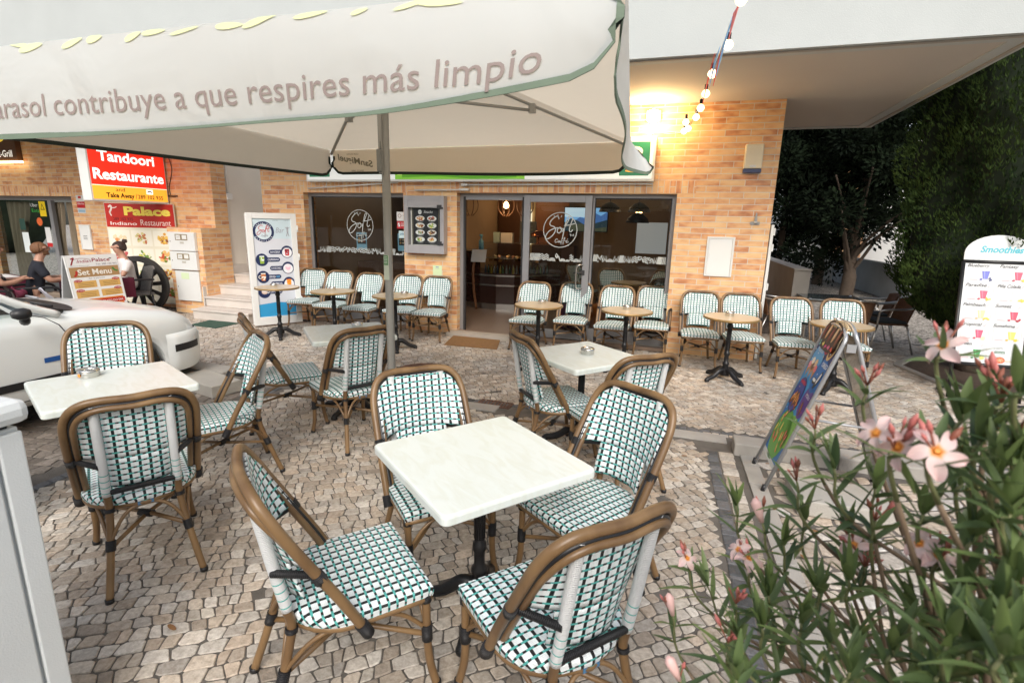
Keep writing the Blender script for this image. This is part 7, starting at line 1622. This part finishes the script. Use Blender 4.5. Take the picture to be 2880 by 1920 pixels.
for i, (x, y, dep, kind) in enumerate(tips):
    tp = dpt(x, y, dep); rt_ = root_pts[i % 4]; rt_ = rt_+Vector((q.uniform(-.06, .06), q.uniform(-.06, .06), q.uniform(-.05, .05)))
    mid = rt_.lerp(tp, .55)+Vector((q.uniform(-.03, .05), q.uniform(-.03, .03), q.uniform(-.04, .05))); up = (tp-mid).normalized()*.6+Vector((0, 0, .55)); m2 = tp-up.normalized()*.12*dep
    sp = spline([rt_, mid, m2, tp], 8); k = len(sp)
    mbk.tube([p_-OO for p_ in sp[:17]], [.0052-.0024*j/17 for j in range(17)], bark_m, 7); mbs.tube([p_-OO for p_ in sp[16:]], [.0027-.0011*j/(k-16) for j in range(k-16)], stem_m, 7)
    sc = .75+.25*min(1, dep)
    for j in range(16 if kind == 'L' else 19, k, 3):
        if j > k-3 and kind in 'FB': continue
        c = sp[j]; d0 = (sp[min(k-1, j+1)]-sp[j-1]).normalized(); a = d0.cross(Vector((0, 1, .3))).normalized(); b = d0.cross(a); ph = q.random()*6
        for w in range(3):
            th = ph+w*2.094+q.uniform(-.3, .3); d = d0*q.uniform(.45, .95)+(a*math.cos(th)+b*math.sin(th))
            leaf(c, d, q.uniform(.050, .088)*sc, q.uniform(.0034, .0054)*sc, q.uniform(.0, .35), min(1, max(0, q.gauss(.30, .25)+.15*(j/k))))
    d0 = (sp[-1]-sp[-2]).normalized()
    if kind == 'L':
        for w in range(6): leaf(sp[-1], d0*1.2+Vector((q.uniform(-1, 1), q.uniform(-1, 1), q.uniform(-.4, .8)))*.7, q.uniform(.05, .085)*sc, .0058*sc, .1, min(1, max(0, q.gauss(.62, .2))))
    if kind in ('F', 'F2', 'C', 'B'):
        mb = MB()
        nb = {'F': 4, 'F2': 5, 'C': 2, 'B': 6}[kind]
        for w in range(nb):
            d = d0+Vector((q.uniform(-1, 1), q.uniform(-1, 1), q.uniform(-.3, 1)))*.8; e = tp+d.normalized()*q.uniform(.012, .03)
            mbs.tube([tp-OO, e-OO], .0012, calm, 5); bud(e, d, q.uniform(.010, .021), q.random() < .6)
    toc = (Vector((0, 0, CH))-tp).normalized()
    if kind == 'C': mb.tube([tp-OO, tp+d0*.018-OO, tp+d0*.038-OO, tp+d0*.046-OO], [.004, .007, .009, .003], P('bud_open', (.78, .50, .46), .5, var=.15), 8)
    if kind != 'L': mb.build('bud_cluster', ole)
    if kind in ('F', 'F2'): flower(tp+toc*.006+Vector((0, 0, .004)), toc+Vector((q.uniform(-.6, .6), q.uniform(-.6, .6), q.uniform(0, .9))), .0205)
    if kind == 'F2': flower(tp+Vector((-.016, .004, .012))*1.2, toc+Vector((-.9, .2, .5)), .019)
mbk.build('branches', ole); mbs.build('green_stems', ole)
me = bpy.data.meshes.new('foliage'); me.from_pydata([tuple(Vector(v)-OO) for v in LV], [], LF_); me.materials.append(LEAF); a = me.attributes.new('tone', 'FLOAT', 'FACE'); a.data.foreach_set('value', LT)
me.polygons.foreach_set('use_smooth', [True]*len(LF_)); o = bpy.data.objects.new('foliage', me); COL.objects.link(o); o.parent = ole
# fallen leaves and weeds on the setts
lm2 = P('dry_leaf', (.26, .13, .05), .8, var=.3)
fl_ = [(.80, 3.98), (.86, 3.90), (.74, 3.3), (.92, 3.1), (.80, 2.8), (-1.0, 1.05), (.2, 3.9), (1.3, 3.9), (-1.9, 1.35), (.72, 4.03)]
for i, (x, y) in enumerate(fl_):
    mb = MB(); a = q.random()*6.28; l_ = q.uniform(.011, .022); pts = [(l_*math.cos(t_)*1.6, l_*.55*math.sin(t_)) for t_ in [2*math.pi*k/10 for k in range(10)]]
    mb.poly([(u*math.cos(a)-v*math.sin(a), u*math.sin(a)+v*math.cos(a), .006+.25*v*v/l_+.05*abs(u)) for u, v in pts], lm2); o = mb.build('dry_leaf', loc=(x, y, .002), solid=.001); setp(o, 'small brown dry leaf lying on the setts', 'leaf', 'fallen leaves on the setts')
# ------------------------------------------------------------------ across the street (mirror)
hg = thing('added_hedge', 'added unseen dark hedge that darkens the restaurant window reflection', 'hedge', (-28, 0, 0)); mb = MB(); mb.grid(lambda u, v: (.6*math.sin(u*40)*math.sin(v*9)+2*math.sin(v*3.1), -14+30*u, 6*v), 60, 12, P('added_hedge_green', (.02, .03, .015), 1., var=.6, scale=4)); mb.build('foliage', hg, solid=.3)  # added out of view to darken what the restaurant window reflects
# (only mirrored in the panes)
ob = thing('street_house', 'pale house across the street, mirrored in the shop windows', 'house', (-4, -13, 0))
mb = MB(); mb.box(-13, -6, 0, 13, 0, 4.6, P('far_render', (.42, .38, .33), .9, var=.1)); mb.build('wall', ob); mb = MB(); mb.box(-13.3, -6.3, 4.6, 13.3, .3, 4.8, P('far_roof', (.20, .10, .07), .8)); mb.build('roof', ob)
for k in range(5): mb = MB(); mb.box(-10+4.6*k, .001, .9, -8.4+4.6*k, .03, 2.6, P('far_window', (.03, .035, .04), .2)); mb.build('window', ob)
dark_tree('broad street tree behind the camera, mirrored in the panes', -9.0, -8.5, 6, 3.0, 4.4, 2.6, 9000, 31, False, 1.6)
dark_tree('second street tree behind the camera, mirrored in the right pane', 4.5, -9.0, 6, 3.0, 4.2, 2.6, 9000, 32, False, 1.6)
